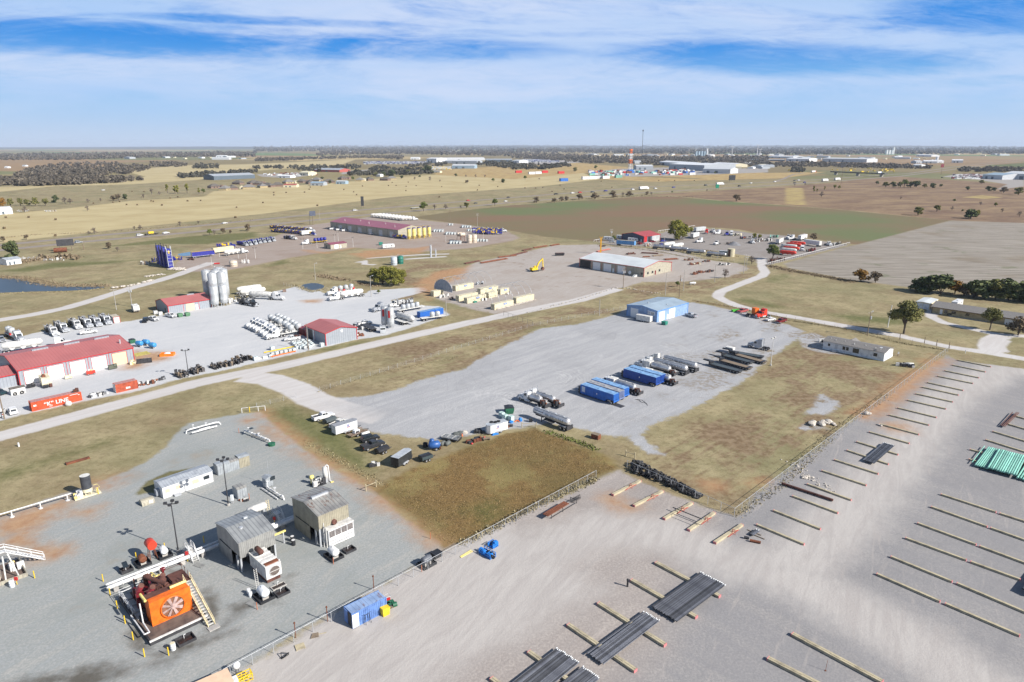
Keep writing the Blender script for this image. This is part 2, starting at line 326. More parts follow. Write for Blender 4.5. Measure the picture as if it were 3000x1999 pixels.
# gravels; wheel tracks follow the contours of slow noise
tk=None
for(an,kx,ky,K)in((SITE,0.006,0.022,26.0),(SITE+0.5,0.010,0.026,22.0)):
 tn=k.noise(k.rotscale(px_,py_,an,kx,ky),1.0,0.0,0.5,0.25)
 ln_=k.ss(k.m('PINGPONG',mul(tn,K),0.5),0.0,0.11,1.0,0.0)
 tk=ln_ if tk is None else k.m('MAXIMUM',tk,ln_)
tk=mul(mul(tk,k.ss(nE,0.40,0.62)),k.ss(nC,0.25,0.6,0.4,1.0))
def gravel(base,pale,dark,s,amt=0.7):
 g=k.mix(k.ss(s,0.38,0.68),base,pale)
 g=k.mix(mul(k.ss(nE,0.45,0.75),amt),g,dark)
 g=k.mix(k.ss(nD,0.3,0.62,0.0,0.75),g,dark)
 g=k.mix(mul(tk,0.55),g,dark);g=k.mix(mul(k.ss(strk2,0.55,0.75),0.4),g,pale)
 return k.mix(k.ss(nF,0.55,0.75,0.0,0.35),g,pale)
col=k.mix(mask('lot',6,3),col,alb(186,180,174))
col=k.mix(mask('salv',5,1.5),col,gravel(alb(182,175,170),alb(196,190,186),alb(158,148,140),strk))
col=k.mix(mask('upyd',6,2),col,gravel(alb(194,180,169),alb(206,196,188),alb(172,152,138),strk))
hp=gravel(alb(206,199,193),alb(218,213,208),alb(186,172,160),strk2)
hp=k.mix(mul(k.ss(nB,0.55,0.7),mul(k.ss(nA,0.48,0.62),0.8)),hp,alb(150,128,106))
col=k.mix(mask('hoop',7,1.5),col,hp)
col=k.mix(mask('white',3.5,0.8),col,gravel(alb(236,236,236),alb(249,248,246),alb(212,214,218),strk,0.6))
cyd=gravel(alb(203,204,207),alb(230,229,229),alb(178,178,180),strk,0.65)
for(cpx,r0)in[((1600,1105),15),((1520,1165),17),((1900,1035),20),((1420,1195),16)]:
 c=P(cpx)
 ddx,ddy=sub(px_,c.x),sub(py_,c.y)
 rr=k.m('SQRT',add(mul(ddx,ddx),mul(ddy,ddy)))
 rn=add(add(rr,mul(sub(nA,0.5),16.0)),mul(sub(nB,0.5),5.0))
 arc=k.noise(k.comb(mul(rn,1.9),mul(k.m('ARCTAN2',ddy,ddx),0.9),c.x),1.0,3,0.7)
 cyd=k.mix(mul(mul(k.ss(arc,0.46,0.70),k.ss(add(rr,mul(sub(nB,.5),10)),r0*0.3,r0*1.5,1.0,0.0)),mul(k.ss(nE,0.38,0.6),0.75)),cyd,alb(238,237,236))
weedy=mul(k.ss(nE,0.50,0.60),k.ss(nC,0.45,0.56))
rside=k.ss(sub(px_,mul(py_,0.35)),-40.0,12.0)
cyd=k.mix(mul(mul(weedy,rside),0.8),cyd,alb(150,130,98))
col=k.mix(mask('cyard',5,0.9),col,cyd)
pd=gravel(alb(190,193,194),alb(206,203,198),alb(168,173,170),strk2,0.7)
pd=k.mix(mul(k.ss(nE,0.6,0.75),0.35),pd,alb(186,160,130))
col=k.mix(mask('pad',3,0.7),col,pd)
col=k.mix(mask('isle',2,0.6),col,k.mix(0.5,lawn,grn))
pp1=gravel(alb(200,190,183),alb(217,207,198),alb(174,165,160),strk,0.7)
pp2=gravel(alb(178,175,175),alb(194,189,185),alb(162,160,161),strk3,0.65)
pp=k.mix(k.ss(add(sub(px_,mul(sub(py_,75.0),0.55)),mul(sub(nA,0.5),24)),8.0,22.0),pp1,pp2)
pp=k.mix(mul(k.ss(strk2,0.54,0.72),0.3),pp,alb(214,203,194))
c=P((2620,1340));
tr=k.noise(k.rotscale(px_,py_,R(52),0.02,0.25),1.0,4,0.6,0.5)
pp=k.mix(mul(k.ss(tr,0.52,0.7),0.25),pp,alb(160,158,160))
pp=k.mix(mul(k.ss(add(k.attr('track'),mul(edge,6)),-4.5,4.5),0.95),pp,k.mix(k.ss(strk2,0.35,0.7),alb(219,213,207),alb(203,196,191)))
col=k.mix(mask('pipe',3.0,0.8),col,pp)
rdn=k.mix(k.ss(strk,0.35,0.7),alb(226,220,216),alb(238,234,231))
rdn=k.mix(mul(sub(nD,0.4),0.4),rdn,alb(176,168,164))
col=k.mix(mul(mask('road',1.6,0.7),k.ss(add(k.attr('cyard'),mul(edge,9)),-2.0,16.0,1.0,0.0)),col,rdn)
col=k.mix(mask('asph',0.5,0.8),col,k.mix(k.ss(nB,0.3,0.7),alb(176,163,152),alb(164,154,147)))
col=k.mix(mul(mask('dirt',7,4),k.ss(nB,0.3,0.55,0.42,0.92)),col,k.mix(k.ss(nC,0.3,0.7),alb(212,170,128),alb(192,147,110)))
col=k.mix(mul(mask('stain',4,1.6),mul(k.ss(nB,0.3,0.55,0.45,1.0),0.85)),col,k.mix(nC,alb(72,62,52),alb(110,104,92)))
bs=k.n('ShaderNodeBsdfPrincipled');k.put(bs.inputs['Base Color'],col);bs.inputs['Roughness'].default_value=0.95;bs.inputs['Specular IOR Level'].default_value=0.15
bmp=k.n('ShaderNodeBump');bmp.inputs['Strength'].default_value=0.35;bmp.inputs['Distance'].default_value=0.12
k.put(bmp.inputs['Height'],add(nD,mul(nC,1.5)))
k.t.links.new(bmp.outputs[0],bs.inputs['Normal'])
k.t.links.new(bs.outputs[0],k.n('ShaderNodeOutputMaterial').inputs[0])

def np_mesh(name,V,F):
 me=bpy.data.meshes.new(name)
 V=np.asarray(V,np.float32);F=np.asarray(F,np.int32)
 nf,ns=F.shape
 me.vertices.add(len(V));me.vertices.foreach_set('co',V.ravel())
 me.loops.add(nf*ns);me.loops.foreach_set('vertex_index',F.ravel())
 me.polygons.add(nf);me.polygons.foreach_set('loop_start',np.arange(0,nf*ns,ns,dtype=np.int32))
 me.update(calc_edges=True)
 return me
i0=(np.arange(NR-1)[:,None]*NC+np.arange(NC-1)[None,:]).ravel()
FACES=np.stack([i0,i0+1,i0+NC+1,i0+NC],1)
zone=np.full(len(FACES),-1)
for zi,zn in enumerate(ORDER):
 if zn in NAMES:
  mean=ATT[zn][FACES].mean(1)
  zone[mean>0]=zi
GV=np.stack([GX,GY,np.zeros_like(GX)],1)
ADIST={}
for zi in[-1]+[i for i,zn in enumerate(ORDER)if zn in NAMES]:
 F=FACES[zone==zi]
 if len(F)==0:continue
 used,inv=np.unique(F,return_inverse=True)
 V=GV[used];FQ=inv.reshape(F.shape)
 extra=0
 if zi==-1:
  n0=len(V);B=135000.0
  V=np.concatenate([V,[[-B,-60000,0],[B,-60000,0],[90,30,0],[-90,30,0],[B,30,0],[-B,30,0],[B,45000,0],[-B,45000,0]]])
  FQ=np.concatenate([FQ,[[n0,n0+1,n0+2,n0+3],[n0+1,n0+4,n0+6,n0+2],[n0,n0+3,n0+7,n0+5]]])
  extra=8
 me=np_mesh('ground' if zi<0 else NAMES[ORDER[zi]],V,FQ)
 for zn in ORDER:
  a=me.attributes.new(zn,'FLOAT','POINT')
  a.data.foreach_set('value',np.concatenate([ATT[zn][used],np.full(extra,-60.0)]).astype(np.float32))
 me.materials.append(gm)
 ob=bpy.data.objects.new(me.name,me);COL.objects.link(ob)
 ob['kind']='structure'
# ---------------------------------------------------------------- materials
MATS={}
def mt(name,c,rough=0.6,metal=0.0,var=0.14,sc_=0.9,ribs=None,spec=0.4,streak=None,rust=0.0,rnd_=None):
 if name in MATS or c is None:return MATS[name]
 m=bpy.data.materials.new(name);m.use_nodes=True
 k=NT(m.node_tree)
 co=k.n('ShaderNodeTexCoord').outputs['Object']
 x,y,z=k.sep(co)
 nz=k.noise(co,sc_,4,0.6)
 dk=(c[0]*(1-2.2*var),c[1]*(1-2.2*var),c[2]*(1-2.0*var),1)
 col=k.mix(k.ss(nz,0.35,0.75),c,dk)
 bs=k.n('ShaderNodeBsdfPrincipled')
 if streak:
  sn=k.noise(k.comb(k.m('MULTIPLY',x,1.3),k.m('MULTIPLY',y,1.3),k.m('MULTIPLY',z,0.15)),1.6,4,0.6)
  col=k.mix(k.m('MULTIPLY',k.ss(sn,0.5,0.72),0.75),col,streak)
 if rust:
  rn=k.noise(k.comb(k.m('MULTIPLY',x,1.0),k.m('MULTIPLY',y,0.35),k.m('MULTIPLY',z,0.5)),1.3,5,0.68)
  col=k.mix(k.m('MULTIPLY',k.ss(rn,0.52,0.66),rust),col,(0.16,0.06,0.03,1))
 if rnd_:
  v_=k.m('ADD',rnd_[0],k.m('MULTIPLY',k.n('ShaderNodeObjectInfo').outputs['Random'],rnd_[1]-rnd_[0]))
  col=k.mix(1.0,col,k.comb(v_,v_,v_),'MULTIPLY')
 if ribs:
  ax,per,amt=ribs
  s=k.m('ADD',x,y)if ax=='w' else(x if ax=='x' else y)
  wv=k.m('PINGPONG',s,per/2)
  ln=k.ss(k.m('DIVIDE',wv,per/2),0.0,0.45,1.0,0.0)
  col=k.mix(k.m('MULTIPLY',ln,amt),col,(c[0]*.35,c[1]*.35,c[2]*.38,1))
  b=k.n('ShaderNodeBump');b.inputs['Strength'].default_value=0.6;b.inputs['Distance'].default_value=0.06
  k.put(b.inputs['Height'],k.ss(k.m('DIVIDE',wv,per/2),0.0,0.5))
  k.t.links.new(b.outputs[0],bs.inputs['Normal'])
 k.put(bs.inputs['Base Color'],col)
 bs.inputs['Roughness'].default_value=rough;bs.inputs['Metallic'].default_value=metal
 bs.inputs['Specular IOR Level'].default_value=spec
 k.t.links.new(bs.outputs[0],k.n('ShaderNodeOutputMaterial').inputs[0])
 MATS[name]=m
 return m
def H(r,g,b):return(r,g,b,1.0)
WHITE=mt('white_paint',H(.70,.70,.69),.4)
OFFW=mt('dusty_white',H(.66,.65,.61),.6,var=.2)
CREAM=mt('cream_paint',H(.68,.62,.44),.55)
TANP=mt('tan_panel',H(.40,.37,.29),.6,ribs=('w',.6,.3))
GREYP=mt('grey_panel',H(.29,.315,.35),.55,ribs=('w',.9,.28),var=.06)
GREYC=mt('grey_corrugated',H(.36,.36,.34),.55,.3,ribs=('w',.32,.45))
TANC=mt('tan_corrugated',H(.34,.31,.23),.6,ribs=('w',.36,.45))
STEEL=mt('galvanised_steel',H(.50,.52,.54),.42,.25)
SHINY=mt('polished_steel',H(.70,.69,.68),.3,.55,var=.25,sc_=.35)
DUSTY=mt('dusty_steel',H(.46,.46,.45),.5,.15,var=.2)
SILO=mt('silo_grey',H(.52,.54,.55),.45,.25,var=.12,sc_=.4)
BLACK=mt('black_paint',H(.025,.026,.03),.45)
DARK=mt('dark_steel',H(.06,.06,.065),.55,.2,var=.2)
PIPEM=mt('dark_pipe',H(.075,.08,.095),.42,.35,var=.2,sc_=.5,rnd_=(.35,2.2))  # tone spread from pipe to pipe paints in light and dark gloss streaks
RUBBER=mt('rubber',H(.022,.022,.024),.8)
RIM=mt('wheel_rim',H(.45,.45,.45),.4,.4)
GLASS=mt('tinted_glass',H(.02,.028,.035),.12,spec=.8)
RED=mt('red_paint',H(.52,.03,.03),.4)
DKRED=mt('maroon_paint',H(.16,.015,.02),.35)
ORANGE=mt('orange_paint',H(.80,.16,.015),.5,var=.18,rust=.25)
ORC=mt('container_orange',H(.55,.09,.035),.55,var=.15)
ORC2=mt('container_red_brown',H(.42,.09,.045),.6,var=.2)
BLUE=mt('blue_paint',H(.03,.14,.48),.42)
NAVY=mt('royal_blue_paint',H(.03,.034,.26),.42)
SKYB=mt('pale_blue_panel',H(.25,.37,.58),.55,ribs=('w',.7,.3))
CONTB=mt('faded_blue',H(.13,.24,.52),.6,var=.2)
YELLOW=mt('yellow_paint',H(.75,.52,.03),.5)
PALEY=mt('pale_yellow_paint',H(.80,.66,.22),.5)
GREEN=mt('dark_green_paint',H(.025,.13,.07),.5)
TEAL=mt('turquoise_coating',H(.24,.53,.43),.45,var=.12,sc_=.4,rnd_=(.6,1.15))  # random tone per pipe stands in for gloss streaks here too
RUST=mt('rusty_steel',H(.20,.07,.035),.8,var=.25)
BROWN=mt('brown_steel',H(.13,.055,.04),.75,var=.25)
TIMBER=mt('sawn_timber',H(.46,.40,.27),.85,var=.18)
OLDWOOD=mt('weathered_wood',H(.22,.17,.12),.9)
CONC=mt('concrete',H(.42,.40,.37),.9)
ROCK=mt('pale_rock',H(.55,.50,.43),.95,var=.25)
PINKP=mt('pink_end_paint',H(.62,.22,.22),.7)
ROOFR=mt('red_roof',H(.40,.135,.13),.5,ribs=('x',.9,.16),var=.06,sc_=.15)
ROOFM=mt('maroon_roof',H(.25,.075,.11),.5,ribs=('x',1.1,.2),var=.06,sc_=.1)
ROOFW=mt('white_roof',H(.60,.63,.63),.5,ribs=('x',1.0,.12),var=.08,sc_=.12)
ROOFB=mt('blue_grey_roof',H(.32,.40,.47),.5,ribs=('x',.9,.15),var=.1,sc_=.2)
ROOFG=mt('patched_tin_roof',H(.42,.43,.42),.45,.4,ribs=('x',.7,.5),var=.18,sc_=.35)
ROOFR2=mt('rusty_tin_roof',H(.38,.37,.34),.5,.3,ribs=('x',.7,.5),var=.2,rust=.85,sc_=.4)
SHINGLE=mt('grey_shingle',H(.20,.19,.18),.9,var=.12,sc_=2.0)
SHINGB=mt('brown_shingle',H(.13,.115,.10),.9,var=.15)
TRIMR=mt('red_trim',H(.50,.035,.04),.5)
DOORW=mt('white_door',H(.72,.72,.72),.45,var=.04)
DOORT=mt('tan_door',H(.62,.50,.34),.5,var=.05)
PLAST=mt('white_plastic',H(.72,.75,.76),.4)
TOTEM=mt('tote_plastic',H(.62,.70,.70),.45,var=.2)
BARK=mt('bark',H(.10,.08,.065),.95)
DKGREY=mt('dark_grey_paint',H(.07,.085,.09),.5)
SLATE=mt('slate_panel',H(.085,.10,.14),.6,ribs=('w',.6,.25))
MUD=mt('brown_mat',H(.15,.11,.09),.95,var=.25,sc_=.6)
OILY=mt('oily_dark',H(.03,.02,.018),.35,var=.3)
BRICK=mt('brick_wall',H(.22,.15,.12),.9)

# ---------------------------------------------------------------- mesh builder
class MB:
 def __init__(s):s.v,s.f,s.mi,s.sm=[],[],[],[]
 def add(s,vs,fs,m=0,smooth=False):
  o=len(s.v);s.v+=[tuple(v)for v in vs]
  s.f+=[tuple(i+o for i in f)for f in fs];s.mi+=[m]*len(fs);s.sm+=[smooth]*len(fs)
  return s
 def box(s,x0,x1,y0,y1,z0,z1,m=0):
  return s.add([(x0,y0,z0),(x1,y0,z0),(x1,y1,z0),(x0,y1,z0),(x0,y0,z1),(x1,y0,z1),(x1,y1,z1),(x0,y1,z1)],
     [(3,2,1,0),(4,5,6,7),(0,1,5,4),(1,2,6,5),(2,3,7,6),(3,0,4,7)],m)
 def prism(s,poly,ax,a0,a1,m=0):
  n=len(poly)
  f={'y':lambda p,a:(p[0],a,p[1]),'x':lambda p,a:(a,p[0],p[1]),'z':lambda p,a:(p[0],p[1],a)}[ax]
  vs=[f(p,a0)for p in poly]+[f(p,a1)for p in poly]
  fs=[tuple(range(n))[::-1],tuple(range(n,2*n))]+[(i,(i+1)%n,n+(i+1)%n,n+i)for i in range(n)]
  return s.add(vs,fs,m)
 def cyl(s,p0,p1,r0,r1=None,n=10,m=0,cap=True,mc=None):
  r1=r0 if r1 is None else r1
  p0,p1=Vector(p0),Vector(p1);d=(p1-p0).normalized()
  u=d.orthogonal().normalized();w=d.cross(u)
  vs=[p0+(u*cos(2*pi*i/n)+w*sin(2*pi*i/n))*r0 for i in range(n)]+[p1+(u*cos(2*pi*i/n)+w*sin(2*pi*i/n))*r1 for i in range(n)]
  s.add(vs,[(i,(i+1)%n,n+(i+1)%n,n+i)for i in range(n)],m,True)
  if cap:
   s.add(vs[:n],[tuple(range(n))[::-1]],m if mc is None else mc);s.add(vs[n:],[tuple(range(n))],m if mc is None else mc)
  return s
 def lathe(s,prof,n=16,m=0,o=(0,0,0),ax='z',smooth=True,cap=True):
  def g(r,z,a):
   p=(r*cos(a),r*sin(a),z)
   if ax=='x':p=(z,r*cos(a),r*sin(a))
   elif ax=='y':p=(r*sin(a),z,r*cos(a))
   return(p[0]+o[0],p[1]+o[1],p[2]+o[2])
  vs=[g(r,z,2*pi*i/n)for(r,z)in prof for i in range(n)]
  fs=[]
  for j in range(len(prof)-1):
   for i in range(n):
    fs.append((j*n+i,j*n+(i+1)%n,(j+1)*n+(i+1)%n,(j+1)*n+i))
  s.add(vs,fs,m,smooth)
  if cap:
   s.add([vs[i]for i in range(n)],[tuple(range(n))[::-1]],m);s.add([vs[(len(prof)-1)*n+i]for i in range(n)],[tuple(range(n))],m)
  return s
 def tube(s,p,r,n=6,m=0):
  for a,b in zip(p[:-1],p[1:]):s.cyl(a,b,r,r,n,m)
  return s
 def mesh(s,name,mats):
  me=bpy.data.meshes.new(name)
  me.from_pydata(s.v,[],s.f)
  me.polygons.foreach_set('material_index',s.mi);me.polygons.foreach_set('use_smooth',s.sm)
  for m in(mats if isinstance(mats,(list,tuple))else[mats]):me.materials.append(m)
  me.update()
  return me
def text_mb(txt,size,thick=0.0,font_scale_x=1.0):
 cu=bpy.data.curves.new('writing','FONT');cu.body=txt;cu.size=size;cu.align_x='CENTER';cu.align_y='CENTER';cu.resolution_u=2
 if thick:cu.offset=thick
 o=bpy.data.objects.new('writing',cu);COL.objects.link(o)
 me=bpy.data.meshes.new_from_object(o.evaluated_get(bpy.context.evaluated_depsgraph_get()))
 mb=MB();mb.add([(v.co.x*font_scale_x,v.co.y,0)for v in me.vertices],[tuple(p.vertices)for p in me.polygons])
 bpy.data.objects.remove(o);bpy.data.curves.remove(cu);bpy.data.meshes.remove(me)
 return mb

# ---------------------------------------------------------------- things
def tag(o,label=None,cat=None,group=None,kind=None):
 if label:o['label']=label
 if cat:o['category']=cat
 if group:o['group']=group
 if kind or label:o['kind']=kind or 'thing'
 return o
def link(name,me,parent=None,loc=(0,0,0),rot=0.0):
 o=bpy.data.objects.new(name,me);COL.objects.link(o);o.location=loc
 if rot:o.rotation_euler=(0,0,rot)
 if parent:o.parent=parent
 return o
class Kit:
 def __init__(s,name,cat):s.name,s.cat,s.parts=name,cat,[]
 def add(s,part,mb,mats,under=None,loc=(0,0,0)):
  me=mb if isinstance(mb,bpy.types.Mesh)else mb.mesh(part,mats)
  s.parts.append([part,me,under,loc]);return len(s.parts)-1
 def copy(s):
  c=Kit(s.name,s.cat);c.parts=[list(p)for p in s.parts];return c
 def solo(s,mb,mats):s.one=mb.mesh(s.name,mats);return s
 def put(s,p,rot,label,group=None,scale=1.0,z=None):
  loc=(p[0],p[1],(p[2]if len(p)>2 else 0)if z is None else z)
  if getattr(s,'one',None):
   r=link(s.name,s.one,None,loc,rot)
  else:
   r=bpy.data.objects.new(s.name,None);COL.objects.link(r);r.location=loc;r.rotation_euler=(0,0,rot);r.empty_display_size=0.5
   done=[]
   for part,me,under,l in s.parts:
    done.append(link(part,me,r if under is None else done[under],l))
  if scale!=1.0:r.scale=(scale,)*3 if not isinstance(scale,tuple)else scale
  return tag(r,label,s.cat,group)
def put2(kit,rear,front,label,group=None,z=0.0,**kw):
 a,b=P(rear,z),P(front,z);m=(a+b)/2
 return kit.put((m.x,m.y,0),atan2(b.y-a.y,b.x-a.x),label,group,**kw)
ORD=['first','second','third','fourth','fifth','sixth','seventh','eighth','ninth','tenth','eleventh','twelfth','thirteenth','fourteenth','fifteenth','sixteenth','seventeenth','eighteenth','nineteenth','twentieth',
 'twenty-first','twenty-second','twenty-third','twenty-fourth','twenty-fifth','twenty-sixth','twenty-seventh','twenty-eighth','twenty-ninth','thirtieth']
CACHE={}
def cached(f):
 def g(*a,**kw):
  key=(f.__name__,)+a+tuple(sorted(kw.items()))
  if key not in CACHE:CACHE[key]=f(*a,**kw)
  return CACHE[key]
 return g

# ---------------------------------------------------------------- vehicles (x forward)
@cached
def wheel_me(r=0.4,w=0.28):
 mb=MB();mb.lathe([(r*.6,-w/2),(r,-w/2),(r,w/2),(r*.6,w/2)],14,0,ax='y',smooth=False)
 mb.lathe([(r*.15,-w*.52),(r*.58,-w*.5),(r*.58,w*.5),(r*.15,w*.52)],10,1,ax='y',smooth=False)
 return mb.mesh('wheel',[RUBBER,RIM])
def wheels(k,xs,y,r=0.4,w=0.28):
 for x in xs:
  for s in(-1,1):k.add('wheel',wheel_me(r,w),None,None,(x,s*y,r))
@cached
def pickup(col,kind='pickup'):
 k=Kit('pickup_truck','pickup truck')
 b=MB()
 b.prism([(-2.95,.45),(2.75,.45),(2.92,.6),(2.9,1.02),(2.6,1.14),(1.35,1.2),(-2.95,1.2)][::-1],'y',-.95,.95)
 b.box(-2.9,-.72,-.96,-.86,1.2,1.42);b.box(-2.9,-.72,.86,.96,1.2,1.42);b.box(-2.96,-2.86,-.96,.96,1.2,1.42)
 b.prism([(-.72,1.2),(1.5,1.2),(.72,1.86),(-.6,1.9)][::-1],'y',-.82,.82)
 k.add('body',b,col)
 k.add('load_bed',MB().box(-2.85,-.74,-.85,.85,1.19,1.215),DARK)
 k.add('windshield',MB().add([(1.46,-.72,1.255),(1.46,.72,1.255),(.79,.7,1.83),(.79,-.7,1.83)],[(0,1,2,3)]),GLASS)
 for s in(-1,1):
  y=s*.835
  q=MB()
  for(a,b_)in((-.52,.22),(.3,1.2)):
   tx=min(b_,.66)
   q.add([(a,y,1.28),(b_,y,1.28),(tx,y,1.76),(a+.04,y,1.78)],[(0,1,2,3)if s<0 else(3,2,1,0)])
  k.add('side_window',q,GLASS)
 k.add('front_bumper',MB().box(2.86,3.02,-.92,.92,.45,.68),STEEL)
 k.add('grille',MB().box(2.87,2.94,-.55,.55,.7,1.0),DARK)
 for s in(-1,1):k.add('tail_light',MB().box(-2.985,-2.955,s*.86-.07,s*.86+.07,.9,1.2),RED)
 wheels(k,(-1.85,1.95),.84,.41,.27)
 return k
@cached
def car(col,suv=True):
 k=Kit('suv' if suv else 'sedan','car')
 h=1.75 if suv else 1.45
 b=MB()
 b.prism([(-2.3,.35),(2.2,.35),(2.35,.55),(2.3,.85),(2.05,.95),(1.05,1.05),(-2.2,1.05 if suv else .98),(-2.35,.7)][::-1],'y',-.9,.9)
 roof=[(1.1,1.04),(.45,h-.02),(-1.9,h),(-2.2,1.04)]if suv else[(1.1,1.04),(.3,h-.02),(-.95,h),(-1.75,.98)]
 b.prism(roof,'y',-.76,.76)
 k.add('body',b,col)
 k.add('windshield',MB().add([(1.09,-.68,1.08),(1.09,.68,1.08),(.5 if suv else .36,.66,h-.06),(.5 if suv else .36,-.66,h-.06)],[(0,1,2,3)]),GLASS)
 for s in(-1,1):
  y=s*.775
  k.add('side_window',MB().add([(-1.9 if suv else-1.35,y,1.1),(.95,y,1.1),(.38 if suv else .25,y,h-.12),(-1.75 if suv else-.9,y,h-.1)],[(0,1,2,3)if s<0 else(3,2,1,0)]),GLASS)
 k.add('rear_window',MB().add([(-2.215 if suv else-1.72,-.6,1.1),(-2.215 if suv else-1.72,.6,1.1),(-1.95 if suv else-1.02,.6,h-.12),(-1.95 if suv else-1.02,-.6,h-.12)],[(3,2,1,0)]),GLASS)
 wheels(k,(-1.4,1.45),.8,.34,.22)
 return k
def tractor_parts(k,col,sleeper=True,x0=0.0,chrome=STEEL,axles=True):
 """conventional cab; front bumper at x0+7.2, frame runs back to x0"""
 c=MB()
 c.prism([(4.95,.95),(6.9,.85),(7.05,1.0),(7.0,1.65),(6.6,1.85),(5.0,2.05)][::-1],'y',-.72,.72)
 c.prism([(3.6,.8),(5.05,.8),(5.05,2.0),(4.55,2.95),(3.6,3.0)][::-1],'y',-1.05,1.05)
 if sleeper:c.prism([(2.0,.8),(3.62,.8),(3.62,3.15),(3.3,3.65),(2.0,3.85)][::-1],'y',-1.1,1.1)
 for s in(-1,1):c.prism([(5.2,.75),(5.3,1.25),(5.6,1.42),(6.5,1.42),(6.95,1.1),(7.05,.6),(6.7,.6),(6.55,1.0),(5.7,1.0),(5.5,.7)][::-1],'y',s*.95-.26,s*.95+.26)
 c.v=[(x+x0,y,z)for x,y,z in c.v]
 i=k.add('cab',c,col)
 k.add('windshield',MB().add([(x0+5.06,-.92,2.06),(x0+5.06,.92,2.06),(x0+4.6,.9,2.88),(x0+4.6,-.9,2.88)],[(0,1,2,3)]),GLASS,i)
 for s in(-1,1):
  k.add('side_window',MB().add([(x0+3.85,s*1.062,2.0),(x0+4.9,s*1.062,2.0),(x0+4.5,s*1.062,2.7),(x0+3.85,s*1.062,2.75)],[(0,1,2,3)if s<0 else(3,2,1,0)]),GLASS,i)
  k.add('fuel_tank',MB().cyl((x0+2.6,s*.95,.75),(x0+4.4,s*.95,.75),.33,n=10),chrome)
  k.add('exhaust_stack',MB().cyl((x0+3.4 if not sleeper else x0+1.85,s*1.0,1.0),(x0+3.4 if not sleeper else x0+1.85,s*1.0,4.0),.09,n=8),chrome)
 k.add('grille',MB().box(x0+7.03,x0+7.1,-.5,.5,.9,1.65),chrome,i)
 k.add('bumper',MB().box(x0+7.0,x0+7.25,-1.2,1.2,.4,.75),chrome)
 if axles:
  f=MB();f.box(x0-.2,x0+6.8,-.5,-.38,.75,1.0);f.box(x0-.2,x0+6.8,.38,.5,.75,1.0)
  f.box(x0+.2,x0+1.2,-.45,.45,1.0,1.15)
  k.add('chassis',f,DARK)
  wheels(k,(x0+.1,x0+1.4),.88,.51,.58)
 wheels(k,(x0+6.15,),.98,.51,.3)
@cached
def tractor(col,sleeper=True):
 k=Kit('semi_truck','semi truck');tractor_parts(k,col,sleeper,-3.5);return k
def clutter(mb,x0,x1,yw,z0,z1,n,seed,nm=3):
 r=random.Random(seed)
 for i in range(n):
  x,y,z=r.uniform(x0,x1),r.uniform(-yw,yw),r.uniform(z0,z1-.3)
  t=r.random();m=r.randrange(nm)
  if t<.45:
   a,b_,c=r.uniform(.15,.6),r.uniform(.12,.4),r.uniform(.15,.7)
   mb.box(x-a,x+a,max(-yw-.1,y-b_),min(yw+.1,y+b_),z0-.1,min(z1,z+c),m)
  elif t<.8:
   p=[(x,y,z0),(x,y,z+.3)]if r.random()<.5 else[(x,y,z),(min(x1,x+r.uniform(.6,2.0)),y,z)]
   mb.tube(p,r.uniform(.05,.13),6,m)
   if r.random()<.5:mb.tube([p[-1],(p[-1][0],-y,p[-1][2])],.06,5,m)
  else:
   mb.cyl((x-.3,y,z),(x+.4,y,z),r.uniform(.2,.4),n=9,m=m)
@cached
def pump_truck(cabm,m1,m2,m3,seed=1):
 k=Kit('pump_truck','pump truck');tractor_parts(k,cabm,False,0.3)
 f=MB();f.box(-5.2,3.8,-1.15,1.15,1.05,1.25);f.box(-5.2,3.7,-.5,.5,.75,1.05)
 k.add('deck',f,m3)
 e=MB();e.box(-.2,1.9,-.75,.75,1.25,2.5,0);e.cyl((-.1,0,2.6),(1.8,0,2.6),.35,n=10,m=1);clutter(e,-.2,2.2,.9,1.3,2.9,14,seed)
 k.add('engine',e,[m1,m2,m3])
 e=MB();e.box(-4.9,-3.2,-.9,.9,1.25,2.3,0);clutter(e,-5.0,-.3,1.0,1.3,3.0,30,seed+9)
 k.add('pump_assembly',e,[m2,m1,m3])
 e=MB();e.box(2.2,3.0,-1.0,1.0,1.25,3.1,0);k.add('radiator',e,[m1])
 h=MB()
 for s in(-1,1):
  h.tube([(-5.1,s*1.1,1.25),(-5.1,s*1.1,2.9),(-2.5,s*1.1,2.9),(-2.5,s*1.1,1.25)],.04,5);h.tube([(-3.8,s*1.1,1.25),(-3.8,s*1.1,2.9)],.04,5)
 k.add('handrail',h,m1)
 wheels(k,(-3.9,-2.6),.9,.51,.56)
 return k
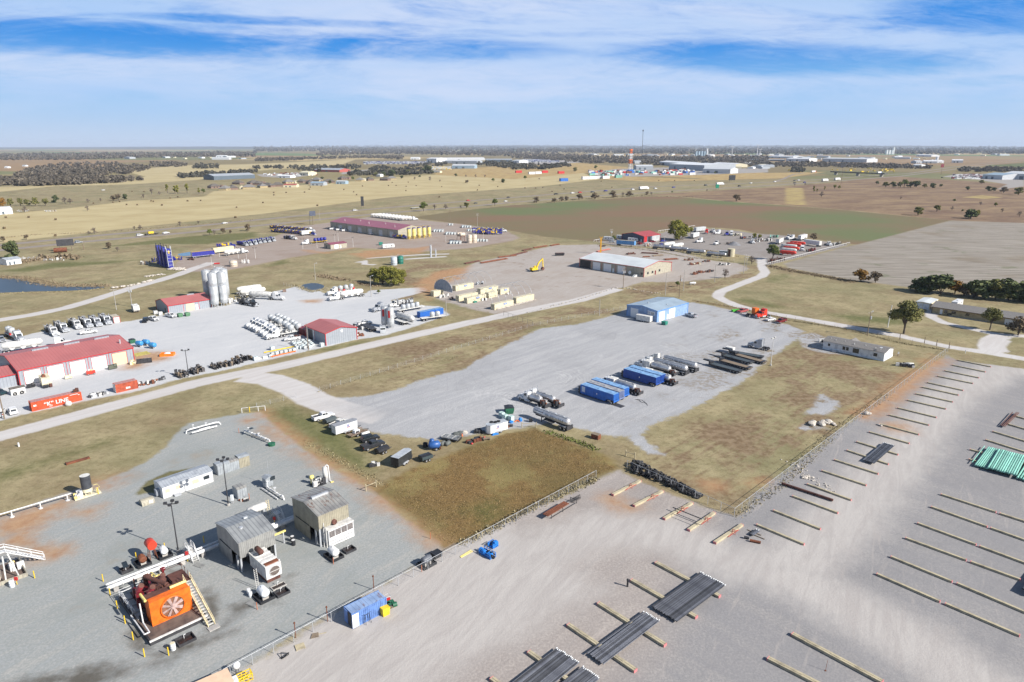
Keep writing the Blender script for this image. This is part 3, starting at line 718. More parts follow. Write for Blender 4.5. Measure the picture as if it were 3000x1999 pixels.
@cached
def pod_truck(cabm,pods=2,clut=1):
 """tractor with a short trailer of upright pneumatic bulk pods"""
 k=Kit('bulk_cement_truck','cement truck');tractor_parts(k,cabm,True,1.0)
 f=MB();f.box(-7.4,2.6,-1.1,1.1,1.15,1.35);f.box(-7.4,2.4,-.5,-.35,.8,1.15);f.box(-7.4,2.4,.35,.5,.8,1.15)
 k.add('trailer_frame',f,OFFW)
 for i in range(pods):
  x=-5.2+i*3.0
  pd=MB();pd.lathe([(.25,1.35),(1.1,2.2),(1.15,2.3),(1.15,3.5),(1.05,3.75),(.4,4.0)],16,0,(x,0,0))
  for a in range(4):pd.cyl((x+cos(a*pi/2+.78)*1.0,sin(a*pi/2+.78)*1.0,1.3),(x+cos(a*pi/2+.78)*1.0,sin(a*pi/2+.78)*1.0,2.4),.08,n=5)
  j=k.add('bulk_pod',pd,SILO)
  k.add('hatch',MB().cyl((x,0,3.98),(x,0,4.15),.35,n=10),DUSTY,j)
 e=MB();clutter(e,-7.2,2.2,.95,1.35,2.6,22,40+clut);k.add('blower_pipework',e,[DUSTY,OFFW,DARK if clut%2 else RED])
 wheels(k,(-6.8,-5.5),.9,.51,.56)
 return k
@cached
def bulk_trailer(cabm=None):
 """pneumatic dry-bulk tanker, with its tractor when cabm is given"""
 k=Kit('dry_bulk_tanker','tank truck' if cabm else 'tank trailer')
 if cabm:tractor_parts(k,cabm,True,4.2)
 t=MB();t.lathe([(.5,-6.6),(1.05,-6.1),(1.25,-4.5),(1.25,3.6),(1.05,5.0),(.5,5.5)],16,0,(0,0,2.55),ax='x')
 for x in(-3.6,-.4,2.8):t.prism([(x-1.4,2.2),(x+1.4,2.2),(x+.3,.9),(x-.3,.9)][::-1],'y',-.8,.8)
 i=k.add('tank',t,OFFW)
 for x in(-4,-1,2):k.add('hatch',MB().cyl((x,0,3.75),(x,0,3.92),.3,n=10),DUSTY,i)
 f=MB();f.box(-6.9,5.4,-.5,.5,1.0,1.2);f.box(-7.0,-6.8,-1.1,1.1,.6,.9)
 k.add('trailer_frame',f,DUSTY)
 wheels(k,(-6.0,-4.7),.9,.5,.56)
 return k
TXT={}
def curved_text(txt,size,r,cx,zc,side,th=0.0):
 """lettering wrapped on the side of a cylinder lying along x"""
 mb=text_mb(txt,size,th)
 out=[]
 for x,y,_ in mb.v:
  a=y/r+0.12
  out.append((cx+(x if side<0 else-x),side*(r+.012)*cos(a),zc+(r+.012)*sin(a)))
 mb.v=out
 if side>0:mb.f=[f for f in mb.f]
 return mb
@cached
def tank_trailer(lettered=True,L=12.4,tractorcol=None,small=False):
 k=Kit('tank_trailer','tank trailer')
 r=.98;zc=2.3
 t=MB();t.lathe([(r*.55,-L/2),(r*.93,-L/2+.22),(r,-L/2+.6),(r,L/2-.6),(r*.93,L/2-.22),(r*.55,L/2)],20,0,(0,0,zc),ax='x')
 for q in range(5):
  x=-L/2+.7+q*(L-1.4)/4
  t.lathe([(r+.015,x-.05),(r+.03,x),(r+.015,x+.05)],20,0,(0,0,zc),ax='x')
 i=k.add('tank',t,SHINY)
 w=MB();w.box(-L/2+.5,L/2-.5,-.34,-.24,zc+r-.08,zc+r+.06);w.box(-L/2+.5,L/2-.5,.24,.34,zc+r-.08,zc+r+.1)
 for q in range(4):w.cyl((-L/2+2+q*(L-4)/3,0,zc+r-.03),(-L/2+2+q*(L-4)/3,0,zc+r+.15),.26,n=10)
 k.add('walkway',w,STEEL)
 if lettered:
  for s in(-1,1):k.add('lettering',curved_text('TEXAS PRIDE FUELS',.74,r,-1.6,zc,s,.012),BLACK,i)

 for s in(-1,1):
  fl=MB()
  for q,(a0,a1,x0,x1)in enumerate(((-.55,-.38,1.2,5.4),(-.22,-.10,2.6,5.6),(.42,.52,2.2,5.5),(-.75,-.62,-4,3))):
   vs=[]
   for xx in(x0,x1):
    for a in(a0*(1 if xx==x1 else .8),a1):vs.append((xx,s*(r+.008)*cos(a),zc+(r+.008)*sin(a)))
   fl.add(vs,[(0,2,3,1)if s<0 else(1,3,2,0)],q%2)
  k.add('stripe',fl,[BROWN,DKGREY],i)
 f=MB();f.box(-L/2+.1,-L/2+4.2,-.5,.5,1.0,1.3);f.box(-L/2-.25,-L/2-.05,-1.2,1.2,.45,.75);f.box(-L/2-.2,-L/2+.1,-1.15,1.15,.75,1.5);f.box(L/2-3.6,L/2-.8,-.45,.45,1.15,1.35)
 for s in(-1,1):f.box(L/2-3.4,L/2-3.2,s*.75-.08,s*.75+.08,.05,1.3)
 f.box(-1.5,2.0,-1.0,1.0,.95,1.2)
 k.add('undercarriage',f,DARK)
 wheels(k,(-L/2+.8,-L/2+2.1),.88,.51,.56)
 k.add('fender',MB().prism([(-L/2+.1,.95),(-L/2+.3,1.15),(-L/2+2.7,1.15),(-L/2+2.9,.95),(-L/2+2.8,.95),(-L/2+2.6,1.1),(-L/2+.4,1.1),(-L/2+.2,.95)][::-1],'y',-1.2,1.2),STEEL)
 return k
@cached
def tank_truck(col,box=True,L=9.0,small=False):
 """straight tank truck: cab, cabinet, shiny tank, three rear axles"""
 k=Kit('tank_truck','tank truck')
 if small:tractor_parts(k,col,False,.8 if L<6 else 1.4,axles=False)
 else:tractor_parts(k,col,False,2.2,axles=False)
 xf=(4.2 if L>=6 else 3.9)if small else 5.4
 f=MB();f.box(xf-L-2.2,xf+2,-.5,.5,.8,1.1);f.box(xf-L-2.6,xf-L-2.3,-1.2,1.2,.5,1.4)
 k.add('chassis',f,DARK)
 if box:
  b=MB();b.box(xf-2.6,xf,-1.2,1.2,1.1,3.2);k.add('cabinet',b,OFFW)
  x1=xf-2.75
 else:x1=xf
 r=1.0 if not small else .85;zc=1.15+r
 x0=x1-L+(2.4 if box else 0)
 t=MB();t.lathe([(r*.6,x0),(r*.95,x0+.25),(r,x0+.5),(r,x1-.5),(r*.95,x1-.25),(r*.6,x1)],18,0,(0,0,zc),ax='x')
 i=k.add('tank',t,SHINY)
 wk=MB();wk.box(x0+.4,x1-.4,-.34,.34,zc+r-.1,zc+r+.03)
 for q in range(3):wk.cyl((x0+1+q*(x1-x0-2)/2,0,zc+r),(x0+1+q*(x1-x0-2)/2,0,zc+r+.18),.25,n=10)
 k.add('walkway',wk,DUSTY,i)
 for s in(-1,1):
  fl=MB()
  for q,(a0,a1)in enumerate(((-.5,-.35),(-.2,-.08))):
   fl.add([(xa,s*(r+.008)*cos(a),zc+(r+.008)*sin(a))for xa in(x0+.5,x0+(x1-x0)*.7)for a in(a0,a1)],[(0,2,3,1)if s<0 else(1,3,2,0)],q)
  k.add('stripe',fl,[BROWN,DKGREY],i)
 e=MB();clutter(e,x0-1.6,x0-.1,.9,1.1,2.3,16,5);k.add('hose_reel_deck',e,[RUST,DUSTY,DARK])
 n=2 if small else 3
 wheels(k,[x0-1.0+q*1.35 for q in range(n)],.9,.5,.56)
 return k
def corrug(mb,L,W,z0,z1,per=.32,dep=.05,m=0):
 """box walls folded into trapezoid corrugations"""
 def side(n,step):
  out=[]
  for i in range(n):
   o=i*step
   out+=[(o,0),(o+step*.3,0),(o+step*.45,dep),(o+step*.85,dep)]
  return out
 nx,ny=int(L/per),int(W/per);sx,sy=L/nx,W/ny
 ring=[(-L/2+a,-W/2+d)for a,d in side(nx,sx)]+[(L/2-d,-W/2+a)for a,d in side(ny,sy)]+[(L/2-a,W/2-d)for a,d in side(nx,sx)]+[(-L/2+d,W/2-a)for a,d in side(ny,sy)]
 mb.prism(ring,'z',z0,z1,m)
@cached
def container(L,col,roofm,writing=None,open_door=False):
 k=Kit('shipping_container','container')
 b=MB();corrug(b,L-.12,2.34,.12,2.5)
 k.add('body',b,col)
 fr=MB()
 for sx in(-1,1):
  for sy in(-1,1):
   fr.box(sx*L/2-(.14 if sx>0 else 0),sx*L/2+(.14 if sx<0 else 0),sy*1.22-(.14 if sy>0 else 0),sy*1.22+(.14 if sy<0 else 0),0,2.59)
 for sy in(-1,1):
  fr.box(-L/2+.14,L/2-.14,sy*1.16-.05,sy*1.16+.05,0,.16);fr.box(-L/2+.14,L/2-.14,sy*1.17-.05,sy*1.17+.05,2.44,2.57)
 k.add('corner_frame',fr,col)
 rf=MB();rf.box(-L/2+.1,L/2-.1,-1.12,1.12,2.5,2.56)
 for i in range(int(L/.7)):rf.box(-L/2+.3+i*.7,-L/2+.55+i*.7,-1.05,1.05,2.56,2.585)
 k.add('roof',rf,roofm)
 d=MB()
 for s in(-1,1):
  d.box(-L/2-.05,-L/2+.05,s*.57-.53,s*.57+.53,.18,2.42)
  for y in(.3,.8):d.cyl((-L/2-.08,s*y,.15),(-L/2-.08,s*y,2.45),.03,n=5)
 if not open_door:k.add('door',d,col)
 return k
@cached
def frac_tank(col,roofm):
 k=Kit('frac_tank','tank')
 L=12.2
 b=MB();b.prism([(-L/2,1.3),(-L/2+2.6,1.3),(-L/2+3.1,.35),(L/2,.35),(L/2,3.1),(-L/2,3.1)][::-1],'y',-1.2,1.2)
 k.add('body',b,col)
 for s in(-1,1):
  rb=MB()
  for i in range(24):
   x=-L/2+.25+i*(L-.4)/24
   rb.box(x,x+.16,min(s*1.2,s*1.27),max(s*1.2,s*1.27),1.3 if x<-L/2+2.9 else .4,3.05)
  k.add('side_ribs',rb,col)
  k.add('sign_plate',MB().box(-.25,.05,min(s*1.28,s*1.29),max(s*1.28,s*1.29),1.6,2.0),WHITE)
 rb=MB()
 for i in range(5):rb.box(-L/2-.07,-L/2,-1.1+i*.5,-.95+i*.5,1.35,3.05)
 k.add('end_ribs',rb,col)
 rf=MB();rf.box(-L/2+.02,L/2-.02,-1.18,1.18,3.1,3.13)
 for i in range(15):rf.box(-L/2+.4+i*.8,-L/2+.48+i*.8,-1.15,1.15,3.13,3.17)
 i=k.add('roof',rf,roofm)
 k.add('hatch',MB().cyl((0,.3,3.13),(0,.3,3.3),.3,n=10),roofm,i)
 n=MB();n.box(L/2,L/2+1.2,-.9,.9,.3,.5);n.box(L/2,L/2+.3,-1.2,1.2,.1,.5);clutter(n,L/2+.1,L/2+1.1,.8,.4,2.2,10,3)
 k.add('front_step',n,[DARK,YELLOW,DARK])
 bm=MB();bm.box(-L/2-.15,-L/2+.02,-1.25,1.25,.75,1.25);k.add('rear_bumper',bm,col)
 wheels(k,(-L/2+.75,),1.0,.5,.5)
 return k
@cached
def van_trailer(col,roofm,L=14.5,front=None):
 k=Kit('box_trailer','trailer')
 b=MB();b.box(-L/2,L/2,-1.28,1.28,1.15,4.0);k.add('body',b,col)
 s=MB();s.box(-L/2,L/2,-1.3,-1.28,1.15,1.3);s.box(-L/2,L/2,1.28,1.3,1.15,1.3);s.box(-L/2-.03,-L/2,-1.25,1.25,1.2,3.95);k.add('rail',s,OFFW)
 k.add('roof',MB().box(-L/2+.02,L/2-.02,-1.26,1.26,4.0,4.03),roofm)
 f=MB();f.box(-L/2,-L/2+3.2,-.5,.5,.8,1.15);f.box(L/2-3,L/2-2.8,-.8,-.65,0.02,1.15);f.box(L/2-3,L/2-2.8,.65,.8,0.02,1.15);k.add('undercarriage',f,DARK)
 wheels(k,(-L/2+.8,-L/2+2.1),.9,.5,.56)
 return k
@cached
def cargo_trailer(col,roofm,L=5.2,logo=False):
 k=Kit('cargo_trailer','trailer')
 k.add('body',MB().prism([(-L/2,-1.05),(L/2-.5,-1.05),(L/2,-.3),(L/2,.3),(L/2-.5,1.05),(-L/2,1.05)],'z',.5,2.6),col)
 k.add('roof',MB().prism([(-L/2-.03,-1.07),(L/2-.5,-1.07),(L/2+.03,-.3),(L/2+.03,.3),(L/2-.5,1.07),(-L/2-.03,1.07)],'z',2.6,2.66),roofm)
 for s in(-1,1):
  y0,y1=min(s*1.06,s*1.3),max(s*1.06,s*1.3)
  k.add('fender',MB().prism([(-1.3,.5),(-1.15,.78),(.75,.78),(.9,.5)][::-1],'y',y0,y1),STEEL)
 k.add('side_door',MB().box(L/2-1.6,L/2-.8,-1.085,-1.055,.6,2.35),col)
 k.add('tongue',MB().tube([(L/2-.1,-.7,.5),(L/2+1.2,0,.5),(L/2-.1,.7,.5)],.06,6),DARK)
 wheels(k,(-.7,.3),1.12,.34,.22)
 return k
@cached
def dump_trailer(col,L=3.4,tanky=False):
 k=Kit('small_trailer','trailer')
 b=MB()
 if tanky:b.prism([(-1.0,.75),(-.9,1.25),(-.3,1.55),(.3,1.55),(.9,1.25),(1.0,.75),(.7,.55),(-.7,.55)],'x',-L/2,L/2)
 else:
  b.box(-L/2,L/2,-.95,.95,.55,.65);b.box(-L/2,L/2,-.95,-.88,.65,1.35);b.box(-L/2,L/2,.88,.95,.65,1.35);b.box(-L/2,-L/2+.07,-.88,.88,.65,1.35);b.box(L/2-.07,L/2,-.88,.88,.65,1.35)
 k.add('body',b,col)
 if not tanky:k.add('tarp_cover',MB().prism([(-.9,1.3),(0,1.45),(.9,1.3)],'x',-L/2+.05,L/2-.05),BLACK)
 k.add('tongue',MB().tube([(L/2-.1,-.6,.5),(L/2+1.3,0,.5),(L/2-.1,.6,.5)],.06,6),DARK)
 for s in(-1,1):k.add('fender',MB().box(-.95,.75,min(s*.98,s*1.22),max(s*.98,s*1.22),.72,.78),col)
 wheels(k,(-.5,.35),1.1,.34,.22)
 return k
@cached
def lowboy(L=13.0,decks=OLDWOOD):
 k=Kit('lowboy_trailer','trailer')
 d=MB();d.box(-L/2,L/2-3.0,-1.25,1.25,.75,.95)
 k.add('deck',d,decks)
 f=MB()
 for s in(-1,1):f.box(-L/2,L/2-2.9,s*1.25-.06,s*1.25+.06,.6,1.0)
 f.box(-L/2,L/2-3,-.3,.3,.45,.75)
 k.add('side_beam',f,DARK)
 g=MB();g.prism([(L/2-3.2,.6),(L/2-2.7,.6),(L/2-2.2,1.35),(L/2,1.4),(L/2,1.75),(L/2-2.5,1.75),(L/2-3.2,1.0)][::-1],'y',-.5,.5);g.box(L/2-3.2,L/2-2.7,-1.2,1.2,.6,1.5)
 k.add('gooseneck',g,BLACK)
 k.add('ramp',MB().box(-L/2-.05,-L/2+1.0,-1.2,1.2,.95,1.05),DARK)
 wheels(k,(-L/2+.8,-L/2+1.95,-L/2+3.1),.85,.42,.6)
 return k
@cached
def flatbed(L=12.5,col=DUSTY,pods=0,blocks=None):
 k=Kit('flatbed_trailer','trailer')
 d=MB();d.box(-L/2,L/2,-1.25,1.25,1.2,1.38);k.add('deck',d,col)
 f=MB();f.box(-L/2,L/2-1,-.5,-.35,.8,1.2);f.box(-L/2,L/2-1,.35,.5,.8,1.2)
 for s in(-1,1):f.box(L/2-3,L/2-2.8,s*.7-.08,s*.7+.08,.03,1.2)
 k.add('undercarriage',f,DARK)
 for i in range(pods):
  x=L/2-3.4-i*2.4
  k.add('bulk_pod',MB().lathe([(.8,1.38),(1.05,1.7),(1.05,3.0),(.85,3.3),(.3,3.45)],16,0,(x,0,0)),SILO)
 wheels(k,(-L/2+1.0,-L/2+2.3),.9,.5,.56)
 return k
@cached
def travel_trailer(col=WHITE,L=8.0):
 k=Kit('camper_trailer','camper')
 k.add('body',MB().prism([(-L/2,.55),(L/2-.5,.55),(L/2,1.2),(L/2-.5,3.0),(-L/2,3.0)][::-1],'y',-1.2,1.2),col)
 for s in(-1,1):
  for x,w in((-2.6,.9),(-.2,.5),(1.6,1.0)):k.add('side_window',MB().box(x,x+w,min(s*1.2,s*1.23),max(s*1.2,s*1.23),1.6,2.2),GLASS)
 k.add('stripe',MB().box(-L/2+.1,L/2-.8,-1.215,-1.2,1.1,1.25),DKGREY)
 k.add('roof_vent',MB().box(-.5,.1,-.3,.3,3.0,3.2),OFFW)
 k.add('tongue',MB().tube([(L/2-.3,-.7,.5),(L/2+1.1,0,.5),(L/2-.3,.7,.5)],.06,6),DARK)
 wheels(k,(-.9,.1),1.02,.36,.22)
 return k
# ---------------------------------------------------------------- yard furniture
@cached
def tote(col=TOTEM,pal=STEEL):
 k=Kit('plastic_tote','tote')
 k.add('tank',MB().box(-.55,.55,-.48,.48,.18,1.12),col)
 c=MB()
 for i in range(4):
  x=-.57+i*.38
  c.box(x-.015,x+.015,-.51,-.48,.15,1.15);c.box(x-.015,x+.015,.48,.51,.15,1.15)
 for z in(.4,.75,1.12):c.box(-.58,.58,-.51,-.485,z,z+.03);c.box(-.58,.58,.485,.51,z,z+.03);c.box(-.58,-.555,-.5,.5,z,z+.03);c.box(.555,.58,-.5,.5,z,z+.03)
 k.add('cage',c,pal);k.add('pallet',MB().box(-.6,.6,-.5,.5,0,.14),pal)
 k.add('lid',MB().cyl((0,0,1.12),(0,0,1.17),.12,n=8),DARK)
 return k
@cached
def dumpster(col=GREEN):
 k=Kit('dumpster','dumpster')
 k.add('bin',MB().prism([(-.8,0.1),(.8,0.1),(1.0,.9),(1.0,1.35),(-.9,1.35)][::-1],'y',-.95,.95),col)
 k.add('lid',MB().prism([(-.95,1.35),(1.05,1.35),(1.02,1.42),(.1,1.58),(-.95,1.45)][::-1],'y',-.97,.97),BLACK if col is GREEN else col)
 for s in(-1,1):k.add('fork_pocket',MB().box(-.5,.6,min(s*.95,s*1.08),max(s*.95,s*1.08),.6,.8),col)
 return k
@cached
def barrel(col=BLACK,top=WHITE):
 k=Kit('barrel','barrel')
 k.add('drum',MB().lathe([(.29,0),(.3,.3),(.31,.32),(.3,.34),(.3,.58),(.31,.6),(.3,.62),(.29,.88)],12),col)
 k.add('lid',MB().cyl((0,0,.88),(0,0,.9),.27,n=12),top)
 return k
@cached
def htank(r,L,col,basin=True,saddle=CONC,z0=.5):
 k=Kit('storage_tank','tank')
 k.add('tank',MB().lathe([(r*.5,-L/2-.12),(r*.92,-L/2),(r,-L/2+.15),(r,L/2-.15),(r*.92,L/2),(r*.5,L/2+.12)],18,0,(0,0,z0+r),ax='x'),col)
 s=MB()
 for x in(-L*.3,L*.3):s.box(x-.15,x+.15,-r*.7,r*.7,0.06,z0+r*.35)
 k.add('saddle',s,saddle)
 k.add('filler_cap',MB().cyl((L*.1,0,z0+2*r-.03),(L*.1,0,z0+2*r+.12),.18,n=10),col)
 if basin:
  b=MB();a,c=L/2+.55,r+.5
  b.box(-a,a,-c,c,0,.06);b.box(-a,a,-c,-c+.1,.06,.5);b.box(-a,a,c-.1,c,.06,.5);b.box(-a,-a+.1,-c+.1,c-.1,.06,.5);b.box(a-.1,a,-c+.1,c-.1,.06,.5)
  k.add('spill_basin',b,BLACK)
 return k
@cached
def vtank(r,h,col,legs=0.0,cone=False,ladder=True,band=None,topc=None):
 k=Kit('silo' if legs else 'storage_tank','silo' if legs else 'tank')
 prof=[(.25,legs*.45),(r,legs)]if legs else[(r,0)]
 prof+=[(r,h*.33),(r*1.008,h*.335),(r,h*.34),(r,h*.66),(r*1.008,h*.665),(r,h*.67),(r,h-.15),(r*.96,h),(r*.3,h+r*.22)]
 k.add('shell',MB().lathe(prof,20),col)
 if legs:
  g=MB()
  for a in range(4):
   x,y=r*.92*cos(a*pi/2+pi/4),r*.92*sin(a*pi/2+pi/4)
   g.box(x-.1,x+.1,y-.1,y+.1,0,legs+.4)
   x2,y2=r*.92*cos(a*pi/2+3*pi/4),r*.92*sin(a*pi/2+3*pi/4)
   g.tube([(x,y,.1),(x2,y2,legs)],.05,5)
  k.add('leg_frame',g,topc or STEEL)
 if ladder:
  l=MB()
  for s in(-.22,.22):l.tube([(s,-r-.18,.3),(s,-r-.18,h+.9)],.035,5)
  for i in range(int(h/.6)):l.tube([(-.22,-r-.18,.5+i*.6),(.22,-r-.18,.5+i*.6)],.025,4)
  k.add('ladder',l,OFFW)
 t=MB();n=10
 ring=[(r*.95*cos(2*pi*i/n),r*.95*sin(2*pi*i/n),h+.95)for i in range(n+1)]
 t.tube(ring,.04,4)
 for q in ring[:-1]:t.tube([(q[0],q[1],h-.1),q],.03,4)
 k.add('top_rail',t,topc or STEEL)
 return k
@cached
def light_pole(h,heads=4,col=DARK):
 k=Kit('light_pole','light pole')
 k.add('pole',MB().cyl((0,0,0),(0,0,h),.13,.08,8),col)
 k.add('footing',MB().cyl((0,0,0),(0,0,.45),.32,n=10),CONC)
 a=MB();a.box(-.95,.95,-.05,.05,h-.25,h-.12);a.box(-.05,.05,-.8,.8,h-.25,h-.12)
 k.add('cross_arm',a,col)
 for i,(x,y)in enumerate([(-.95,0),(.95,0),(0,-.8),(0,.8)][:heads]):
  k.add('lamp_head',MB().box(x-.28,x+.28,y-.2,y+.2,h-.12,h+.25),col)
 return k
@cached
def utility_pole(h,arms=1,transf=0,col=OLDWOOD,lamp=False):
 k=Kit('utility_pole','utility pole')
 k.add('pole',MB().cyl((0,0,0),(0,0,h),.17,.11,8),col)
 for i in range(arms):
  z=h-.4-i*1.1
  a=MB();a.box(-1.3,1.3,-.07,.07,z-.07,z+.07)
  j=k.add('cross_arm',a,col)
  for x in(-1.2,-.6,.6,1.2):k.add('insulator',MB().cyl((x,0,z+.07),(x,0,z+.3),.05,n=6),OFFW,j)
 for i in range(transf):
  x=-.45+.9*i if transf>1 else .4
  k.add('transformer',MB().cyl((x,-.2,h-2.8),(x,-.2,h-1.7),.28,n=10),STEEL)
 if lamp:k.add('lamp_head',MB().tube([(0,0,h-.2),(1.1,0,h+.2)],.05,6).box(.9,1.5,-.16,.16,h+.1,h+.3),STEEL)
 return k
@cached
def thin_pole(h,arms=True,col=OFFW):
 k=Kit('light_pole','light pole')
 k.add('pole',MB().cyl((0,0,0),(0,0,h),.11,.07,7),col)
 if arms:
  k.add('lamp_arm',MB().tube([(-1.0,0,h+.5),(-.5,0,h-.1),(.5,0,h-.1),(1.0,0,h+.5)],.05,5),DARK)
  for s in(-1,1):k.add('lamp_head',MB().box(s*1.0-.25,s*1.0+.25,-.2,.2,h+.4,h+.7),DARK)
 return k

# ---------------------------------------------------------------- buildings: x along the front, y to the back, ridge along x unless cross
def gable(name,cat,label,org,rot,L,W,eave,ridge,wall,roof,trim,doors=(),cross=False,group=None,wins=(),over=.25,fascia=True,open_front=None,base=0.0):
 r=bpy.data.objects.new(name,None);COL.objects.link(r);r.location=(org[0],org[1],0);r.rotation_euler=(0,0,rot);r.empty_display_size=1
 tag(r,label,cat,group)
 m=MB();t=.0
 if not cross:
  prof=[(0,base),(W,base),(W,eave),(W/2,ridge),(0,eave)]
  m.prism(prof,'x',0,L)
 else:
  prof=[(0,base),(L,base),(L,eave),(L/2,ridge),(0,eave)][::-1]
  m.prism(prof,'y',0,W)
 wo=link('wall',m.mesh('wall',[wall]),r)
 rm=MB();th=.1
 if not cross:
  s=(ridge-eave)/(W/2);oo=over;e=eave-s*oo
  pr=[(-oo,e+.03),(W/2,ridge+.03),(W+oo,e+.03),(W+oo,e+.03+th),(W/2,ridge+.03+th),(-oo,e+.03+th)]
  rm.prism(pr,'x',-over,L+over)
 else:
  s=(ridge-eave)/(L/2);oo=over;e=eave-s*oo
  pr=[(-oo,e+.03),(L/2,ridge+.03),(L+oo,e+.03),(L+oo,e+.03+th),(L/2,ridge+.03+th),(-oo,e+.03+th)][::-1]
  rm.prism(pr,'y',-over,W+over)
 ro=link('roof',rm.mesh('roof',[roof]),r)
 if trim is not None:
  tm=MB()
  zc=eave if not cross else eave
  for(x,y)in((0,0),(L,0),(L,W),(0,W)):
   tm.box(x-.12,x+.12,y-.12,y+.12,base,eave-.06)
  if not cross:
   tm.box(-over-.05,L+over+.05,-over-.1,-over-.01,e-.1,e+.16);tm.box(-over-.05,L+over+.05,W+over+.01,W+over+.1,e-.1,e+.16)
   for x in(-over-.09,L+over+.02):
    tm.prism([(-over,e-.06),(W/2,ridge-.06),(W+over,e-.06),(W+over,e+.17),(W/2,ridge+.17),(-over,e+.17)],'x',x,x+.07)
  else:
   for x0_,x1_ in((-over-.1,-over-.01),(L+over+.01,L+over+.1)):tm.box(x0_,x1_,-over-.05,W+over+.05,e-.1,e+.16)
   for y in(-over-.09,W+over+.02):
    tm.prism([(-over,e-.06),(L/2,ridge-.06),(L+over,e-.06),(L+over,e+.17),(L/2,ridge+.17),(-over,e+.17)][::-1],'y',y,y+.07)
  link('trim',tm.mesh('trim',[trim]),r)
 def panel(face,o,w_,z0,z1,mat,pname,sub=None,proud=.04,frame=None):
  b=MB()
  def bx(a0,a1,b0,b1,p0,p1,mm=0):
   if face=='f':b.box(a0,a1,-p1,-p0,b0,b1,mm)
   elif face=='b':b.box(a0,a1,W+p0,W+p1,b0,b1,mm)
   elif face=='l':b.box(-p1,-p0,a0,a1,b0,b1,mm)
   else:b.box(L+p0,L+p1,a0,a1,b0,b1,mm)
  bx(o,o+w_,z0,z1,-.02,proud)
  mats=[mat]
  if frame is not None:
   mats.append(frame)
   bx(o-.14,o,z0,z1+.14,-.02,proud+.03,1);bx(o+w_,o+w_+.14,z0,z1+.14,-.02,proud+.03,1);bx(o,o+w_,z1,z1+.14,-.02,proud+.03,1)
  return link(pname,b.mesh(pname,mats),r)
 for d in doors:panel(*d)
 return r,panel

# ---------------------------------------------------------------- foliage
def leaf_mat(name,c1,c2):
 m=bpy.data.materials.new(name);m.use_nodes=True
 k=NT(m.node_tree);g=k.n('ShaderNodeNewGeometry')
 rp=g.outputs['Random Per Island']
 col=k.mix(rp,c1,c2)
 bs=k.n('ShaderNodeBsdfPrincipled');k.put(bs.inputs['Base Color'],col);bs.inputs['Roughness'].default_value=.8;bs.inputs['Specular IOR Level'].default_value=.15
 k.t.links.new(bs.outputs[0],k.n('ShaderNodeOutputMaterial').inputs[0])
 return m
LG=leaf_mat('green_leaves',H(.075,.105,.025),H(.17,.19,.055))
LO=leaf_mat('olive_leaves',H(.10,.11,.035),H(.24,.22,.08))
LY=leaf_mat('yellow_green_leaves',H(.13,.14,.03),H(.26,.24,.05))
LB=leaf_mat('brown_leaves',H(.10,.075,.05),H(.20,.155,.10))
LD=leaf_mat('dark_leaves',H(.05,.07,.028),H(.13,.145,.06))
LR=leaf_mat('rusty_leaves',H(.20,.10,.02),H(.30,.17,.04))
LT=leaf_mat('bare_twigs',H(.13,.10,.085),H(.22,.18,.15))
LW=leaf_mat('dry_reeds',H(.15,.115,.075),H(.28,.22,.145))
def leaves(seed,n,clumps,leaf,flat=1.0):
 """n leaf cards spread through the volume of several clumps (cx,cy,cz,r)"""
 g=np.random.default_rng(seed)
 cl=np.array(clumps,float)
 wgt=cl[:,3]**2;pick=g.choice(len(cl),n,p=wgt/wgt.sum())
 d=g.normal(size=(n,3));d/=np.linalg.norm(d,axis=1)[:,None]
 rr=g.random(n)**.42
 c=cl[pick,:3]+d*(rr*cl[pick,3])[:,None]*np.array([1,1,.8*flat])
 nn=g.normal(size=(n,3))+d*0.8+np.array([0,0,.5]);nn/=np.linalg.norm(nn,axis=1)[:,None]
 t=np.cross(nn,g.normal(size=(n,3)));t/=np.linalg.norm(t,axis=1)[:,None]
 b=np.cross(nn,t)
 s=(leaf*(0.6+.8*g.random(n)))[:,None]
 V=np.stack([c-t*s-b*s*.7,c+t*s-b*s*.5,c+t*s*.7+b*s,c-t*s*.8+b*s*.6],1).reshape(-1,3)
 return V,np.arange(n*4).reshape(n,4)
